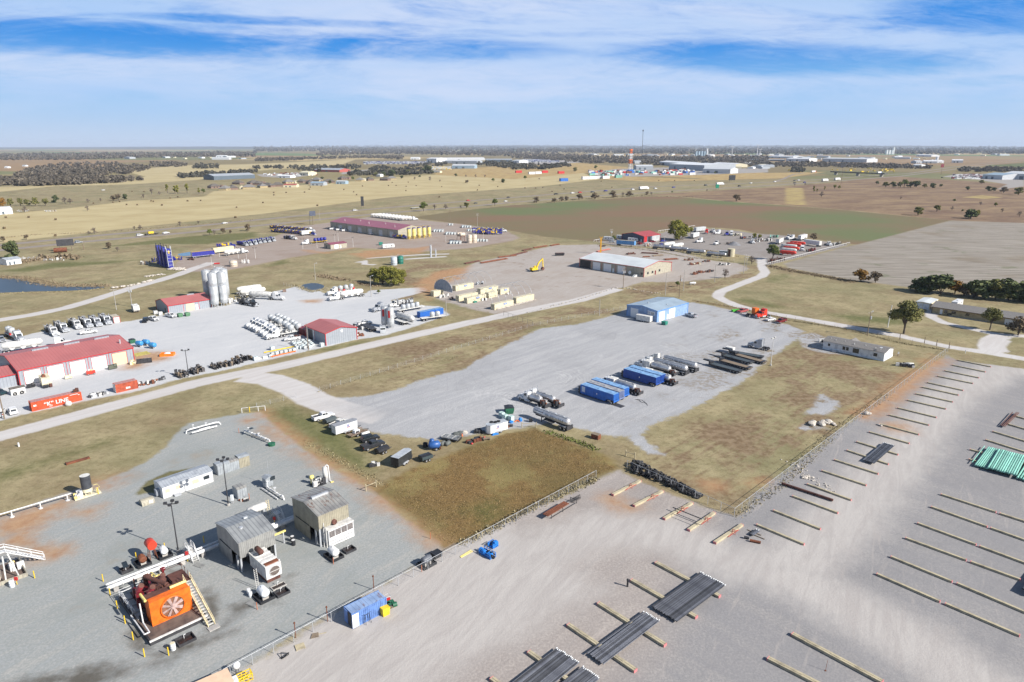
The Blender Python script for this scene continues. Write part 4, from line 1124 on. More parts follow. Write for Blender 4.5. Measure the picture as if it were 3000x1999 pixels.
@cached
def tree_kit(kind,seed,name='tree'):
 g=random.Random(seed*77+5)
 k=Kit(name,'tree')
 spec=dict(green=(1.0,.50,.34,900,.042,LG),olive=(1.0,.46,.16,900,.045,LO),yellow=(1.0,.5,.25,1000,.045,LY),brown=(1.0,.50,.14,560,.040,LB),dark=(1.0,.52,.06,1100,.05,LD),rusty=(1.0,.5,.2,800,.045,LR),
    bare=(1.0,.45,.2,260,.030,LT),poplar=(1.0,.2,.14,420,.05,LY),big=(1.0,.56,.36,5200,.019,LO),bigg=(1.0,.52,.3,4200,.02,LG),willow=(1.0,.62,.12,5200,.02,LY))[kind]
 h,rw,th,n,lf,lm=spec
 cl=[]
 nc=9 if kind not in('big','bigg','willow')else 22
 for i in range(nc):
  a=g.uniform(0,2*pi);q=sqrt(g.random())*rw*.68;z=g.uniform(th+.12,.88)
  zz=(z-th)/(1-th);q*=(1.0-.55*zz**1.8)
  cl.append((q*cos(a),q*sin(a),z,rw*g.uniform(.26,.46)if nc<12 else rw*g.uniform(.2,.34)))
 cl.append((0,0,.72,rw*.55 if nc<12 else rw*.42))
 t=MB();t.cyl((0,0,0),(0.01,.01,th*1.15),.030,.022,7)
 for c in cl[:8 if nc<12 else 16]:
  md=(c[0]*.45,c[1]*.45,th+(c[2]-th)*.5)
  t.cyl((0,0,th*g.uniform(.55,1.1)),md,.016,.010,5);t.cyl(md,c[:3],.010,.003,4)
  if kind in('bare','brown','big'):
   for q in range(4):
    e=(c[0]+g.uniform(-.14,.14),c[1]+g.uniform(-.14,.14),c[2]+g.uniform(-.05,.16))
    t.cyl(md if q<2 else c[:3],e,.006,.002,3)
 k.add('trunk',t,BARK)
 V,F=leaves(seed,n,cl,lf)
 me=np_mesh('crown',V,F);me.materials.append(lm)
 k.add('crown',me,None)
 return k
@cached
def bush_kit(kind,seed,name='bush'):
 g=random.Random(seed*13+1);k=Kit(name,'bush')
 lm=dict(olive=LO,brown=LB,green=LG,dark=LD,reed=LW,twig=LT,yellow=LY)[kind]
 cl=[(g.uniform(-.5,.5),g.uniform(-.35,.35),g.uniform(.2,.5),g.uniform(.25,.42))for i in range(8)]
 V,F=leaves(seed,420 if name=='bush' else 900,cl,.07 if name=='bush' else .05)
 V[:,2]=np.maximum(V[:,2],0)
 k.one=np_mesh(name,V,F);k.one.materials.append(lm)
 return k
G1,G3,G4=tile(1240,790,6.536),tile(860,1190,4.4786),tile(1140,1200,3.736)
G5,G6,G7,G8=tile(900,1330,5.972),tile(0,1050,4.265),tile(540,1940,6.1136),tile(2100,860,6.1136)
AR,BR=SITE,SITE+pi/2          # up-right along the road / up-left across it
SE_,SW_=SITE-pi/2,SITE+pi
def off(p,ang,x,y):return Vector((p[0]+x*cos(ang)-y*sin(ang),p[1]+x*sin(ang)+y*cos(ang),0))
def corner(q,ang,L,W,sx,sy):
 """centre of an L x W footprint whose (sx,sy) corner stands at pixel q"""
 return off(P(q),ang,-sx*L/2,-sy*W/2)
def solo(name,mb,mats,p,rot,label,cat,group=None):
 o=link(name,mb.mesh(name,mats),None,(p[0],p[1],p[2]if len(p)>2 else 0),rot)
 return tag(o,label,cat,group)
def empty(name,p,rot,label,cat,group=None):
 r=bpy.data.objects.new(name,None);COL.objects.link(r);r.location=(p[0],p[1],0);r.rotation_euler=(0,0,rot);r.empty_display_size=.5
 return tag(r,label,cat,group)
def part(r,name,mb,mats,loc=(0,0,0)):return link(name,mb.mesh(name,mats),r,loc)

# ================================================================ compressor pad, lower left
# --- big engine skid with orange fan cooler
o=P(E4(742,1272))
r=empty('engine_skid',o,AR,'large maroon engine skid on a concrete pad with a big orange fan cooler','engine skid')
m=MB();m.box(0,8.2,0,14.6,0,.7);m.box(.2,8.0,.2,14.4,.7,.76,1);part(r,'pad',m,[DARK,MUD])
m=MB();m.box(-.08,8.25,-.12,.12,.62,.85);part(r,'curb',m,OFFW)
m=MB();m.box(1.5,7.2,3.15,5.6,.76,4.7);m.box(1.4,7.3,3.1,3.3,.7,4.8);m.box(1.5,7.2,3.3,4.4,4.7,4.78);m.box(1.5,7.2,4.4,5.7,4.7,4.78,1)
co=part(r,'cooler',m,[ORANGE,BROWN])
m=MB();m.lathe([(1.62,2.9),(1.78,2.86),(1.78,3.1),(1.62,3.1)],28,0,(4.5,0,2.75),ax='y',cap=False);part(co,'fan_shroud',m,ORANGE)
m=MB();m.cyl((4.5,3.06,2.75),(4.5,3.1,2.75),1.62,n=28);part(co,'fan_opening',m,mt('rusty_fan_recess',H(.24,.11,.065),.8,var=.3,sc_=1.6))
m=MB()
for i in range(8):
 a=i*pi/4+.3
 p0,p1=(4.5+.25*cos(a),2.9,2.75+.25*sin(a)),(4.5+1.55*cos(a),2.97,2.75+1.55*sin(a))
 n_=(-sin(a)*.24,0,cos(a)*.24)
 m.add([(p0[0]-n_[0]*.6,p0[1]-.05,p0[2]-n_[2]*.6),(p1[0]-n_[0],p1[1]-.05,p1[2]-n_[2]),(p1[0]+n_[0],p1[1]+.05,p1[2]+n_[2]),(p0[0]+n_[0]*.6,p0[1]+.05,p0[2]+n_[2]*.6)],[(0,1,2,3),(3,2,1,0)])
m.cyl((4.5,2.8,2.75),(4.5,3.05,2.75),.3,n=12)
fanm=mt('fan_blade',H(.46,.33,.30),.5,var=.2,sc_=2)
part(co,'fan',m,fanm)
part(co,'header_pipe',MB().cyl((4.9,4.6,5.0),(7.3,4.6,5.0),.22,n=10),PALEY);part(co,'header_pipe',MB().cyl((1.2,4.0,4.9),(1.2,6.2,4.9),.2,n=10),PALEY)
m=MB();m.box(2.2,6.2,6.2,12.4,.76,2.4);m.box(2.6,5.8,6.4,12.0,2.4,3.1,1);clutter(m,2.0,6.4,.1,1,2,0,3)
for i in range(6):m.box(1.7,6.7,6.6+i*.95,7.1+i*.95,2.0,2.7,0)
part(r,'engine_block',m,[BROWN,DKRED])
m=MB();clutter(m,1.6,6.8,4.5,.8,3.4,60,15);m.v=[(x,y+9.6,z)for x,y,z in m.v];part(r,'engine_fittings',m,[BROWN,RUST,DKRED])
m=MB()
for i in range(4):m.box(.35,1.5,6.2+i*2,7.9+i*2,.78,.95+.05*i)
part(r,'walkway_slab',m,CONC);m=MB();m.tube([(.2,8.2,1.9),(.2,14.5,1.9),(5.0,14.5,1.9)],.045,5);m.tube([(.2,8.2,1.35),(.2,14.5,1.35),(5.0,14.5,1.35)],.03,5)
for x,y in((.2,8.2),(.2,10.3),(.2,12.4),(.2,14.5),(2.6,14.5),(5,14.5)):m.tube([(x,y,.7),(x,y,1.9)],.045,5)
part(r,'handrail',m,WHITE)
pinkm=mt('sunbleached_red',H(.50,.07,.09),.5,var=.2)
for(x,y,z,l)in((3.0,8.2,3.3,1.3),(2.0,10.3,3.1,1.2),(5.3,10.6,3.2,1.2),(2.2,7.1,3.1,1.1)):part(r,'air_cleaner',MB().cyl((x,y,z),(x+.3,y-.9,z+l),.5,.42,12,0,True,1),[pinkm,BROWN])
m=MB();m.tube([(3.4,11.2,3.0),(3.4,11.0,4.6),(4.3,8.4,4.6),(5.0,6.3,4.7),(5.4,5.9,3.0)],.36,9);m.tube([(3.0,9.0,3.0),(3.4,8.4,4.3),(4.6,6.6,4.4)],.26,8);m.cyl((4.1,6.9,4.1),(5.2,9.0,4.1),.62,n=12)
part(r,'exhaust_pipe',m,BROWN)
m=MB()
for x in(1.6,3.8,4.0,6.8):m.tube([(x,5.8,3.2),(x,7.0,4.3)],.05,5)
m.box(2.0,4.4,5.7,7.4,3.3,3.38);m.tube([(2.0,5.75,4.3),(4.4,5.75,4.3)],.05,5);m.tube([(2.0,7.4,4.3),(4.4,7.4,4.3)],.05,5);m.box(6.2,8.6,6.2,10.0,3.85,3.95)
for y in(6.2,7.4,8.6,9.9):m.tube([(8.55,y,3.95),(8.55,y,5.0)],.04,5);m.tube([(6.4,y,.76),(6.4,y,3.85)],.06,5)
m.tube([(8.55,8.2,5.0),(8.55,9.9,5.0),(6.2,9.9,5.0)],.04,5)
part(r,'catwalk',m,BROWN)
part(r,'control_box',MB().box(1.5,3.2,6.0,7.0,3.4,4.1),DARK);part(r,'control_box',MB().box(5.6,6.2,11.5,12.1,.8,2.4),DARK)
m=MB();m.tube([(5.9,12.0,2.6),(5.9,13.1,2.6),(5.4,13.1,2.6),(5.4,15.4,2.2),(5.4,15.4,1.0)],.17,8);m.tube([(4.9,14.2,2.4),(5.4,14.2,2.4)],.14,7);part(r,'fuel_gas_pipe',m,PALEY)
m=MB();m.tube([(.5,4.4,4.6),(.5,4.2,1.4),(.5,1.6,1.2),(-.2,1.6,1.2),(-.2,7.6,1.2)],.11,8);m.tube([(.5,8,1.5),(.5,14.4,1.5),(4.0,14.4,1.5)],.05,5)
for y in(9.5,11.2,12.9,14.4):m.tube([(.5,y,.7),(.5,y,1.6)],.05,5)
part(r,'water_pipe',m,WHITE)
m=MB();m.prism([(5.0,.7),(6.6,.7),(6.6,1.2),(5.0,1.2)],'x',.6,1.4);part(r,'drain_box',MB().box(6.9,7.8,12.4,14.3,.76,1.0),DARK)
part(r,'drain_box',m,DARK)
# stair tower
so=P(E4(1655,985))
r=empty('metal_stairs',off(so,AR,-.2,.2),AR,'steep cream metal stairs climbing the right side of the orange cooler','stairs')
m=MB();tz,ty=4.0,8.6
for i in range(16):
 f=(i+.6)/16.5
 m.box(.08,.92,ty*f-.14,ty*f+.14,tz*f,tz*f+.05)
part(r,'tread',m,OFFW)
paleyel=mt('cream_rail',H(.78,.66,.40),.5)
for x in(0,1):
 m=MB();m.prism([(0,0),(.35,0),(ty+.1,tz-.05),(ty+.1,tz+.1),(ty-.2,tz+.1),(0,.15)][::-1],'x',x-.05,x+.05);part(r,'stringer',m,paleyel)
 m=MB();m.tube([(x,.1,0),(x,.1,1.0),(x,ty,tz+1.0),(x,ty,tz)],.04,5);m.tube([(x,.1,.5),(x,ty,tz+.5)],.03,5)
 for f in(.25,.5,.75):m.tube([(x,ty*f,tz*f),(x,ty*f,tz*f+1.0)],.035,5)
 part(r,'handrail',m,paleyel)
part(r,'step_pad',MB().box(-.3,1.3,-1.2,-.1,0,.12),CONC)
# two long white pipes past the skid
for(a,b_,rad,z,lb)in((D6(395,580),D6(1500,150),.34,1.0,'thick white gas pipe running from the engine skid to the compressor shed'),(D6(385,545),D6(1500,112),.2,1.25,'thinner white gas pipe beside the thick one behind the engine skid')):
 pa,pb=P(a,z),P(b_,z);d=pb-pa;L=d.length
 r=empty('gas_pipe',pa,atan2(d.y,d.x),lb,'pipe')
 m=MB();m.lathe([(rad*.5,-.25),(rad,0),(rad,L),(rad*.6,L+.1)],12,0,(0,0,z),ax='x');part(r,'pipe',m,WHITE)
 for i in range(5):
  x=1.0+i*L/5.2
  part(r,'support',MB().box(x-.35,x+.35,-.4,.4,0,z-rad*.9),CONC)
  part(r,'flange',MB().cyl((x+1.0,0,z),(x+1.15,0,z),rad*1.25,n=12),OFFW)
pa,pb=P(E5(930,300),1.0),P(E5(1215,170),1.0);d=pb-pa
for(dy,rad,lb)in((0,.4,'thick white pipe between the two compressor sheds'),(.95,.25,'thin white pipe between the two compressor sheds')):
 r=empty('gas_pipe',off(pa,AR,0,dy),AR,lb,'pipe')
 part(r,'pipe',MB().cyl((-.8,0,1.0),(d.length+.4,0,1.0),rad,n=12),WHITE)
 part(r,'flange',MB().cyl((-.95,0,1.0),(-.8,0,1.0),rad*1.3,n=12),OFFW)
 part(r,'support',MB().box(1.0,1.6,-.3,.3,0,.6),CONC)
# crossover stairs
def crossover(q,lb,rot=BR):
 r=empty('crossover_stairs',P(q),rot,lb,'stairs')
 m=MB();m.box(-.7,.7,-.5,.5,1.9,1.97)
 for i in range(6):
  f=i/6
  m.box(.7+1.4*f,1.0+1.4*f,-.5,.5,1.65-1.65*f,1.7-1.65*f);m.box(-1.0-1.4*f,-.7-1.4*f,-.5,.5,1.65-1.65*f,1.7-1.65*f)
 part(r,'tread',m,OFFW)
 for s in(-.5,.5):
  m=MB();m.tube([(-2.3,s,.0),(-2.3,s,1.0),(-.7,s,2.9),(.7,s,2.9),(2.3,s,1.0),(2.3,s,0)],.045,5);m.tube([(-2.2,s,.05),(-.7,s,1.93),(.7,s,1.93),(2.2,s,.05)],.06,5);m.tube([(-2.3,s,.5),(-.7,s,2.4),(.7,s,2.4),(2.3,s,.5)],.03,5)
  for x in(-.7,.7):m.tube([(x,s,0),(x,s,2.9)],.045,5)
  part(r,'handrail',m,WHITE)
crossover(D6(1210,275),'white crossover stairs with handrails over the long white pipes')
crossover(E5(955,235),'shaded white crossover stairs between the two compressor sheds')
# elevated red tank etc.
r=empty('fuel_tank_on_stand',P(D6(835,300)),AR,'round red tank raised on a lattice stand beside a lamp post','tank')
m=MB()
for x in(-.5,.5):
 for y in(-.6,.6):m.tube([(x*1.25,y*1.2,0),(x*.8,y*.8,2.3)],.05,5)
 m.tube([(x*1.25,-.7,0),(x*.8,.5,2.3)],.03,4);m.tube([(x*1.25,.7,0),(x*.8,-.5,2.3)],.03,4)
part(r,'stand',m,RUST)
redtank=mt('tank_red',H(.62,.06,.03),.45)
m=MB();m.lathe([(.75,-.95),(.8,-.9),(.8,.9),(.75,.95)],18,0,(0,0,3.1),ax='y');part(r,'tank',m,redtank)
htank(.62,1.5,PLAST).put(P(D6(945,262)),AR+pi/2,'grey plastic tank in a black tray beside the red raised tank')
htank(.62,1.4,RUST).put(P(D6(735,345)),AR+pi/2,'rusty brown tank in a black tray left of the red raised tank')
def sump(q,L,W,lb,ang=AR,z=.45):
 r=empty('sump_box',P(q),ang,lb,'sump')
 m=MB();m.box(-L/2,L/2,-W/2,-W/2+.12,0,z);m.box(-L/2,L/2,W/2-.12,W/2,0,z);m.box(-L/2,-L/2+.12,-W/2+.12,W/2-.12,0,z);m.box(L/2-.12,L/2,-W/2+.12,W/2-.12,0,z);part(r,'curb',m,CONC if z<.4 else DARK)
 part(r,'liquid',MB().box(-L/2+.1,L/2-.1,-W/2+.1,W/2-.1,.01,.06),OILY)
 part(r,'pipe',MB().tube([(0,W*.3,.1),(0,W*.3,.7),(.3,W*.3,.7)],.05,6),WHITE)
sump(E4(1275,1190),2.5,1.9,'open oily sump box with pump at the foot of the engine pad')
sump(E5(1010,1270),2.2,1.6,'oily sump box in front of the near grey cooler')
sump(E5(1975,655),2.1,1.6,'oily sump box in front of the white louvred cooler')
sump(D6(575,415),1.9,1.5,'dark open sump beside the solar panel at the pipe end',z=.6)
sump(E5(960,1170),2.4,1.2,'brown drip pan under the grey fan cooler',z=.2)
r=empty('solar_panel',P(D6(572,430)),AR,'small solar panel on a post over the dark sump','solar panel')
part(r,'post',MB().cyl((0,0,0),(0,0,1.5),.05,n=6),WHITE);part(r,'panel',MB().add([(-.4,-.5,1.3),(.4,-.5,1.3),(.4,.5,1.9),(-.4,.5,1.9),(-.4,-.5,1.25),(.4,-.5,1.25),(.4,.5,1.85),(-.4,.5,1.85)],[(0,1,2,3),(7,6,5,4),(0,4,5,1),(1,5,6,2),(2,6,7,3),(3,7,4,0)]),GLASS)
bl=Kit('bollard','bollard').solo(MB().cyl((0,0,0),(0,0,1.4),.085,n=9),YELLOW)
for i,(q,lb)in enumerate([(D6(345,517),'at the far end of the white pipes'),(D6(414,652),'under the near end of the thick white pipe'),(D6(484,782),'next below the pipe end beside the skid'),(D6(562,932),'midway along the left side of the skid'),(D6(641,1093),'beside the lower left of the skid'),(D6(752,1260),'off the near corner of the engine pad'),(D6(990,1246),'beside the grey barrel near the open sump'),(D6(953,205),'behind the grey plastic tank'),(D6(672,300),'behind the rusty brown tank'),(D6(1338,135),'in the shade behind the near compressor shed'),(E2t(364,480),'beside the rusty tank enclosure'),(C1(1130,970),'at the corner of the black stack skid')]):
 bl.put(P(q),0,'yellow steel bollard '+lb,'yellow bollards on the compressor pad')
barrel(PLAST,CREAM).put(P(D6(1035,1188)),0,'grey barrel with yellow lid beside the engine pad sump',scale=1.25)
barrel(PLAST,WHITE).put(P(E5(560,1315)),0,'nearer white plastic barrel left of the grey tank tray','white barrels by the grey tank');barrel(PLAST,WHITE).put(P(E5(535,1270)),0,'farther white plastic barrel left of the grey tank tray','white barrels by the grey tank')
barrel(BLACK,WHITE).put(P(E5(1178,575)),0,'nearer black drum with pale lid between the compressor sheds','black drums between sheds',1.2);barrel(BLACK,WHITE).put(P(E5(1163,520)),0,'farther black drum with pale lid between the compressor sheds','black drums between sheds',1.2)
htank(.72,1.9,PLAST).put(P(E5(750,1330)),BR,'grey plastic tank in a black tray by the near cooler')
htank(.72,1.9,WHITE).put(P(E5(1755,745)),BR,'bright white tank in a black tray by the louvred cooler')
for q,lb in((E5(585,1420),'by the grey tank tray'),(D6(1290,360),'below the crossover stairs')):
 solo('corrugated_sheet',MB().box(-.5,.5,-1.0,1.0,.03,.09),[GREYC],P(q),AR+.35,'loose corrugated metal sheet lying on gravel '+lb,'metal sheet')
st=Kit('marker_stake','stake').solo(MB().cyl((0,0,0),(0,0,1.3),.06,n=6),mt('rust_orange',H(.5,.16,.07),.8))
for q,lb in((E5(655,1500),'beside the corrugated sheet'),(E5(1750,850),'in front of the white tank tray'),(D7(1290,90),'in the red soil beside the weed patch'),(C2(905,1030),'by the little tin shed'),(C2(785,270),'near the far pipe run'),(D7(1210,395),'by the black tanks at the fence')):st.put(P(q),0,'rusty orange marker stake '+lb,'rusty marker stakes')

# --- the two tall compressor sheds
def comp_shed(q,L,W,eave,ridge,wallf,roof,lb,low,lou):
 r=empty('compressor_shed',P(q),AR,lb,'shed')
 m=MB();t=.06
 m.box(0,L,-t,0,low,eave)
 m.prism([(t,.0),(W,.0),(W,eave),(W/2,ridge),(0,eave),(0,low),(t,low)],'x',L-t,L)
 m.prism([(3.4,0),(W,0),(W,eave),(W/2,ridge),(0,eave),(0,3.0),(3.4,3.0)],'x',0,t)
 m.box(t,L-t,W-t,W,0,eave)
 wl=part(r,'wall',m,[wallf])
 s=.12;m=MB();pr=[(-.2,eave),(W/2,ridge),(W+.2,eave),(W+.2,eave+s),(W/2,ridge+s),(-.2,eave+s)];m.prism(pr,'x',-.15,L+.15)
 rf=part(r,'roof',m,[roof])
 for x in(.15,L-.15):
  for y in(.1,1.5):part(r,'post',MB().box(x-.14,x+.14,y-.14,y+.14,0,low+.1),[STEEL])
 part(r,'door_rail',MB().box(-.12,-.02,3.6,W-1,2.9,3.0),DARK)
 part(r,'engine',MB().box(1.2,L-1.2,2.5,W-1,.3,2.6).box(1.8,L-1.8,1.0,2.5,.3,1.8),[OILY])
 return r,rf
r,rf=comp_shed(E5(432,965),6.4,9.0,5.6,6.5,GREYC,ROOFG,'tall grey tin compressor shed with pale striped roof, nearer the engine skid',2.6,False)
part(rf,'roof_vent',MB().cyl((2.0,3.2,6.1),(2.0,3.2,6.5),.35,n=10),STEEL);part(rf,'roof_vent',MB().box(3.6,4.3,5.5,5.9,6.35,6.65),STEEL)
r,rf=comp_shed(E5(1562,605),6.2,9.4,6.3,7.2,TANC,ROOFR2,'tall tan tin compressor shed with rust streaked roof',3.6,True)
part(rf,'ridge_vent',MB().box(1.5,4.9,4.45,4.95,7.15,7.65),STEEL)
# near grey fan cooler
r=empty('fan_cooler',off(P(E5(800,1150)),AR,0,0),AR,'grey box fan cooler with round screened fan in front of the near shed','cooler')
m=MB();m.prism([(.1,.5),(2.6,.5),(2.6,3.2),(-.1,3.2)],'y',0,.0)if False else m.box(0,2.7,.0,6.0,.9,3.3);m.box(.2,2.5,.3,5.6,.1,.9,1)
part(r,'housing',m,[OFFW,BROWN])
m=MB()
for i in range(5):m.box(-.05,2.75,.4+i*1.15,.55+i*1.15,3.3,3.42)
m.box(.2,2.5,.3,1.0,3.3,3.5,1);m.box(-.1,.1,0,6,3.3,3.4)
part(r,'top_grating',m,[OFFW,RUST])
part(r,'muffler',MB().lathe([(.2,-1.0),(.45,-.9),(.45,.9),(.2,1.0)],12,0,(1.0,4.2,4.2),ax='y').tube([(1.0,4.2,3.3),(1.0,4.2,3.9)],.15,8),BROWN)
m=MB();m.lathe([(.85,-.08),(.93,-.1),(.93,.02),(.85,.02)],24,0,(1.5,0,2.1),ax='y',cap=False);sh=part(r,'fan_shroud',m,OFFW)
part(sh,'fan_screen',MB().cyl((1.5,-.05,2.1),(1.5,-.01,2.1),.86,n=24),mt('wire_screen',H(.16,.13,.11),.6,var=.3,sc_=6));part(sh,'cross_bar',MB().box(.65,2.35,-.09,-.05,2.06,2.14),OFFW)
r=empty('ladder',P(E5(665,1200)),AR,'tall grey ladder leaning at the left of the near fan cooler','ladder')
m=MB()
for x in(-.22,.22):m.tube([(x,0,0),(x,.3,3.6)],.04,5)
part(r,'rail',m,OFFW);m=MB()
for i in range(10):m.tube([(-.22,.03*i,.3+i*.34),(.22,.03*i,.3+i*.34)],.025,5)
part(r,'rung',m,OFFW)
# louvred cooler
r=empty('louvred_cooler',P(E5(1695,612)),AR,'white cooler with four mesh panels and rusty muffler in front of the tan shed','cooler')
m=MB();m.box(0,5.2,0,3.4,.1,3.3);part(r,'housing',m,[WHITE])
m=MB();m.box(-.1,5.3,-.1,3.5,3.3,3.42);part(r,'top_deck',m,[OFFW])
for i in range(4):part(r,'mesh_panel',MB().box(.15+i*1.25,1.25+i*1.25,-.05,.02,1.9,3.1),[mt('wire_screen2',H(.20,.18,.17),.6,var=.3,sc_=5)])
for i in range(3):part(r,'louvre',MB().box(.2+i*1.6,1.7+i*1.6,-.04,.02,.5,.56).box(.2+i*1.6,1.7+i*1.6,-.04,.02,1.1,1.16),[DARK])
part(r,'muffler',MB().lathe([(.35,-.9),(.5,-.85),(.5,.85),(.35,.9)],12,0,(1.9,1.7,4.0),ax='y'),BROWN)
part(r,'pipework',MB().tube([(-.3,.3,0),(-.3,.3,3.9),(-.3,3,3.9)],.09,6).tube([(-.6,.8,0),(-.2,1.2,4.6)],.09,6).tube([(-.6,2,0),(-.6,2,5.2)],.08,6),OFFW)
r=empty('condensate_tank',P(C2(1050,1215)),AR,'cream horizontal tank with a yellow ladder behind the near compressor shed','tank')
part(r,'tank',MB().lathe([(.4,-1.9),(.75,-1.7),(.75,1.7),(.4,1.9)],16,0,(-.9,0,1.9),ax='x'),OFFW)
part(r,'saddle',MB().box(-2.2,-1.9,-.6,.6,0,1.4).box(.1,.4,-.6,.6,0,1.4),STEEL)
m=MB()
for x in(-.25,.25):m.tube([(1.2+x,-.6,0),(1.2+x,-.2,3.0)],.05,5)
for i in range(8):m.tube([(.95,-.58+i*.05,.3+i*.35),(1.45,-.58+i*.05,.3+i*.35)],.03,5)
part(r,'ladder',m,paleyel)
for q,lb in((D6(1178,320),'beside the crossover stairs'),(E5(912,300),'by the pipe between the sheds')):
 r=empty('emergency_stop_post',P(q),0,'red sign box on a yellow post '+lb,'post');part(r,'post',MB().cyl((0,0,0),(0,0,1.5),.07,n=7),YELLOW);part(r,'sign_box',MB().box(-.25,.25,-.1,.1,1.3,1.95),RED)
r=empty('beam_trolley',P(D6(2060,165)),AR,'yellow lifting beam sticking out of the near shed','beam');part(r,'beam',MB().box(-1.6,1.8,-.12,.12,2.2,2.5),PALEY);part(r,'post',MB().box(-1.4,-1.2,-.1,.1,0,2.2).box(1.2,1.4,-.1,.1,0,2.2),STEEL)

# --- office, little sheds, lamp posts, meter runs
no,_=P(C1(1880,1027)),0
r,pn=gable('site_office','building','long white mobile office with a grey tin roof and shuttered windows',no,R(47),10.4,4.4,2.45,2.95,WHITE,mt('grey_tin_roof',H(.42,.45,.48),.5,.2,ribs=('x',.6,.2)),None,[('f',.5,.9,1.1,1.9,DOORT,'window'),('f',2.6,.9,1.1,1.9,DOORT,'window'),('f',4.0,.95,.25,2.1,WHITE,'door'),('f',6.0,1.3,1.0,1.9,DOORT,'window'),('f',8.4,1.2,1.1,1.9,GLASS,'window')],over=.1)
for x in(.3,1.45,5.75,7.35,8.15,9.65):pn('f',x,.2,1.0,2.0,mt('grey_shutter',H(.55,.57,.6),.6),'shutter')
part(r,'skylight',MB().box(4.2,8.0,.3,1.9,2.62,2.66).box(4.2,8.0,1.2,1.25,2.7,2.8),[WHITE]);part(r,'front_step',MB().box(1.9,3.2,-1.0,-.2,0,.4),STEEL);part(r,'air_conditioner',MB().box(-.75,-.02,1.6,2.6,.3,1.6),[GREYP])
r=empty('pump_house',P(C1(1690,1075)),AR,'tan arched doghouse shelter with a white panel left of the office','shelter')
m=MB();pr=[(-1.0,0)]+[(-1.0*cos(i*pi/8),.35+.8*sin(i*pi/8))for i in range(9)]+[(1.0,0)];m.prism(pr[::-1],'x',-1.2,1.2);part(r,'shell',m,CREAM if False else TANP);part(r,'panel',MB().box(.1,.9,-1.05,-1.0,.25,.9),WHITE)
def tin_shed(q,L,W,h,lb,wall,roof,ang=AR):
 r=empty('tin_shed',P(q),ang,lb,'shed','little tin sheds on the compressor pad')
 part(r,'wall',MB().prism([(0,0),(W,0),(W,h),(W*.8,h+.25),(W*.2,h+.25),(0,h)],'x',0,L),[wall])
 s_=.05;part(r,'roof',MB().prism([(-.06,h+.02),(W*.2,h+.28),(W*.8,h+.28),(W+.06,h+.02),(W+.06,h+.08),(W*.8,h+.34),(W*.2,h+.34),(-.06,h+.08)],'x',-.06,L+.06),[roof])
 for x in(.15,L/2+.03):part(r,'door',MB().box(x,x+L/2-.18,-.04,.02,.1,h-.15),[wall])
 return r
GALV=mt('galvanised_sheet',H(.40,.43,.45),.5,.3,ribs=('w',.5,.3))
tin_shed(C2(548,762),2.7,2.3,2.2,'grey tin shed closest to the site office',GALV,GALV);tin_shed(C2(668,720),2.5,2.0,2.1,'tin shed with a rusty roof edge in the middle of the row',GALV,ROOFR2);tin_shed(C2(795,678),2.4,2.2,2.4,'tan rust stained tin shed at the far end of the row',TANC,GALV);tin_shed(C2(775,1035),2.0,2.4,2.1,'lone little tin shed with rusty roof beside a lamp post',GALV,ROOFR2)
light_pole(9.8).put(P(D6(1085,228)),R(10),'tall dark four headed lamp post behind the white pipes');light_pole(10.2).put(P(C2(664,1102)),R(10),'tall dark four headed lamp post between the office and the tin shed')
r=empty('stack_skid',P(C1(1000,985)),AR,'black cylindrical stack on cream skid with fittings at the edge of the grass','stack')
part(r,'skid',MB().box(-2.4,2.4,-1.0,1.0,0,.3),[CREAM]);part(r,'stack',MB().cyl((.2,0,1.6),(.2,0,4.5),.95,n=20,m=0,mc=1),[mt('black_stack',H(.06,.065,.075),.5,var=.2),OFFW]);part(r,'base',MB().lathe([(.98,.9),(.98,1.65)],20,0,(.2,0,0),cap=False),CREAM)
m=MB()
for a in range(4):m.box(.2+.7*cos(a*pi/2+.8)-.08,.2+.7*cos(a*pi/2+.8)+.08,.7*sin(a*pi/2+.8)-.08,.7*sin(a*pi/2+.8)+.08,.3,1.0)
part(r,'leg',m,CREAM);m=MB();clutter(m,-2.3,-.8,.8,.3,1.6,16,8);part(r,'pump',m,[STEEL,PALEY,WHITE])
m=MB();m.tube([(1.6,-.9,.3),(1.6,-.9,1.4),(2.3,-.9,1.4),(2.3,.9,1.4),(1.6,.9,1.4)],.045,5);part(r,'guard_rail',m,PALEY)
a,b_=P(C1(-260,1278),1.35),P(C1(815,962),1.35);d=b_-a
r=empty('white_pipeline',a,atan2(d.y,d.x),'long straight white pipeline on short posts along the grass edge','pipe')
part(r,'pipe',MB().cyl((0,0,1.3),(d.length,0,1.3),.13,n=10),WHITE)
for q in(C1(145,1250),C1(475,1150),C1(782,1050),C1(-200,1355)):
 x=(P(q)-Vector((a.x,a.y,0))).length
 part(r,'support',MB().cyl((x,0,.1),(x,0,1.2),.13,n=8).cyl((x,0,0),(x,0,.12),.4,n=10),WHITE)
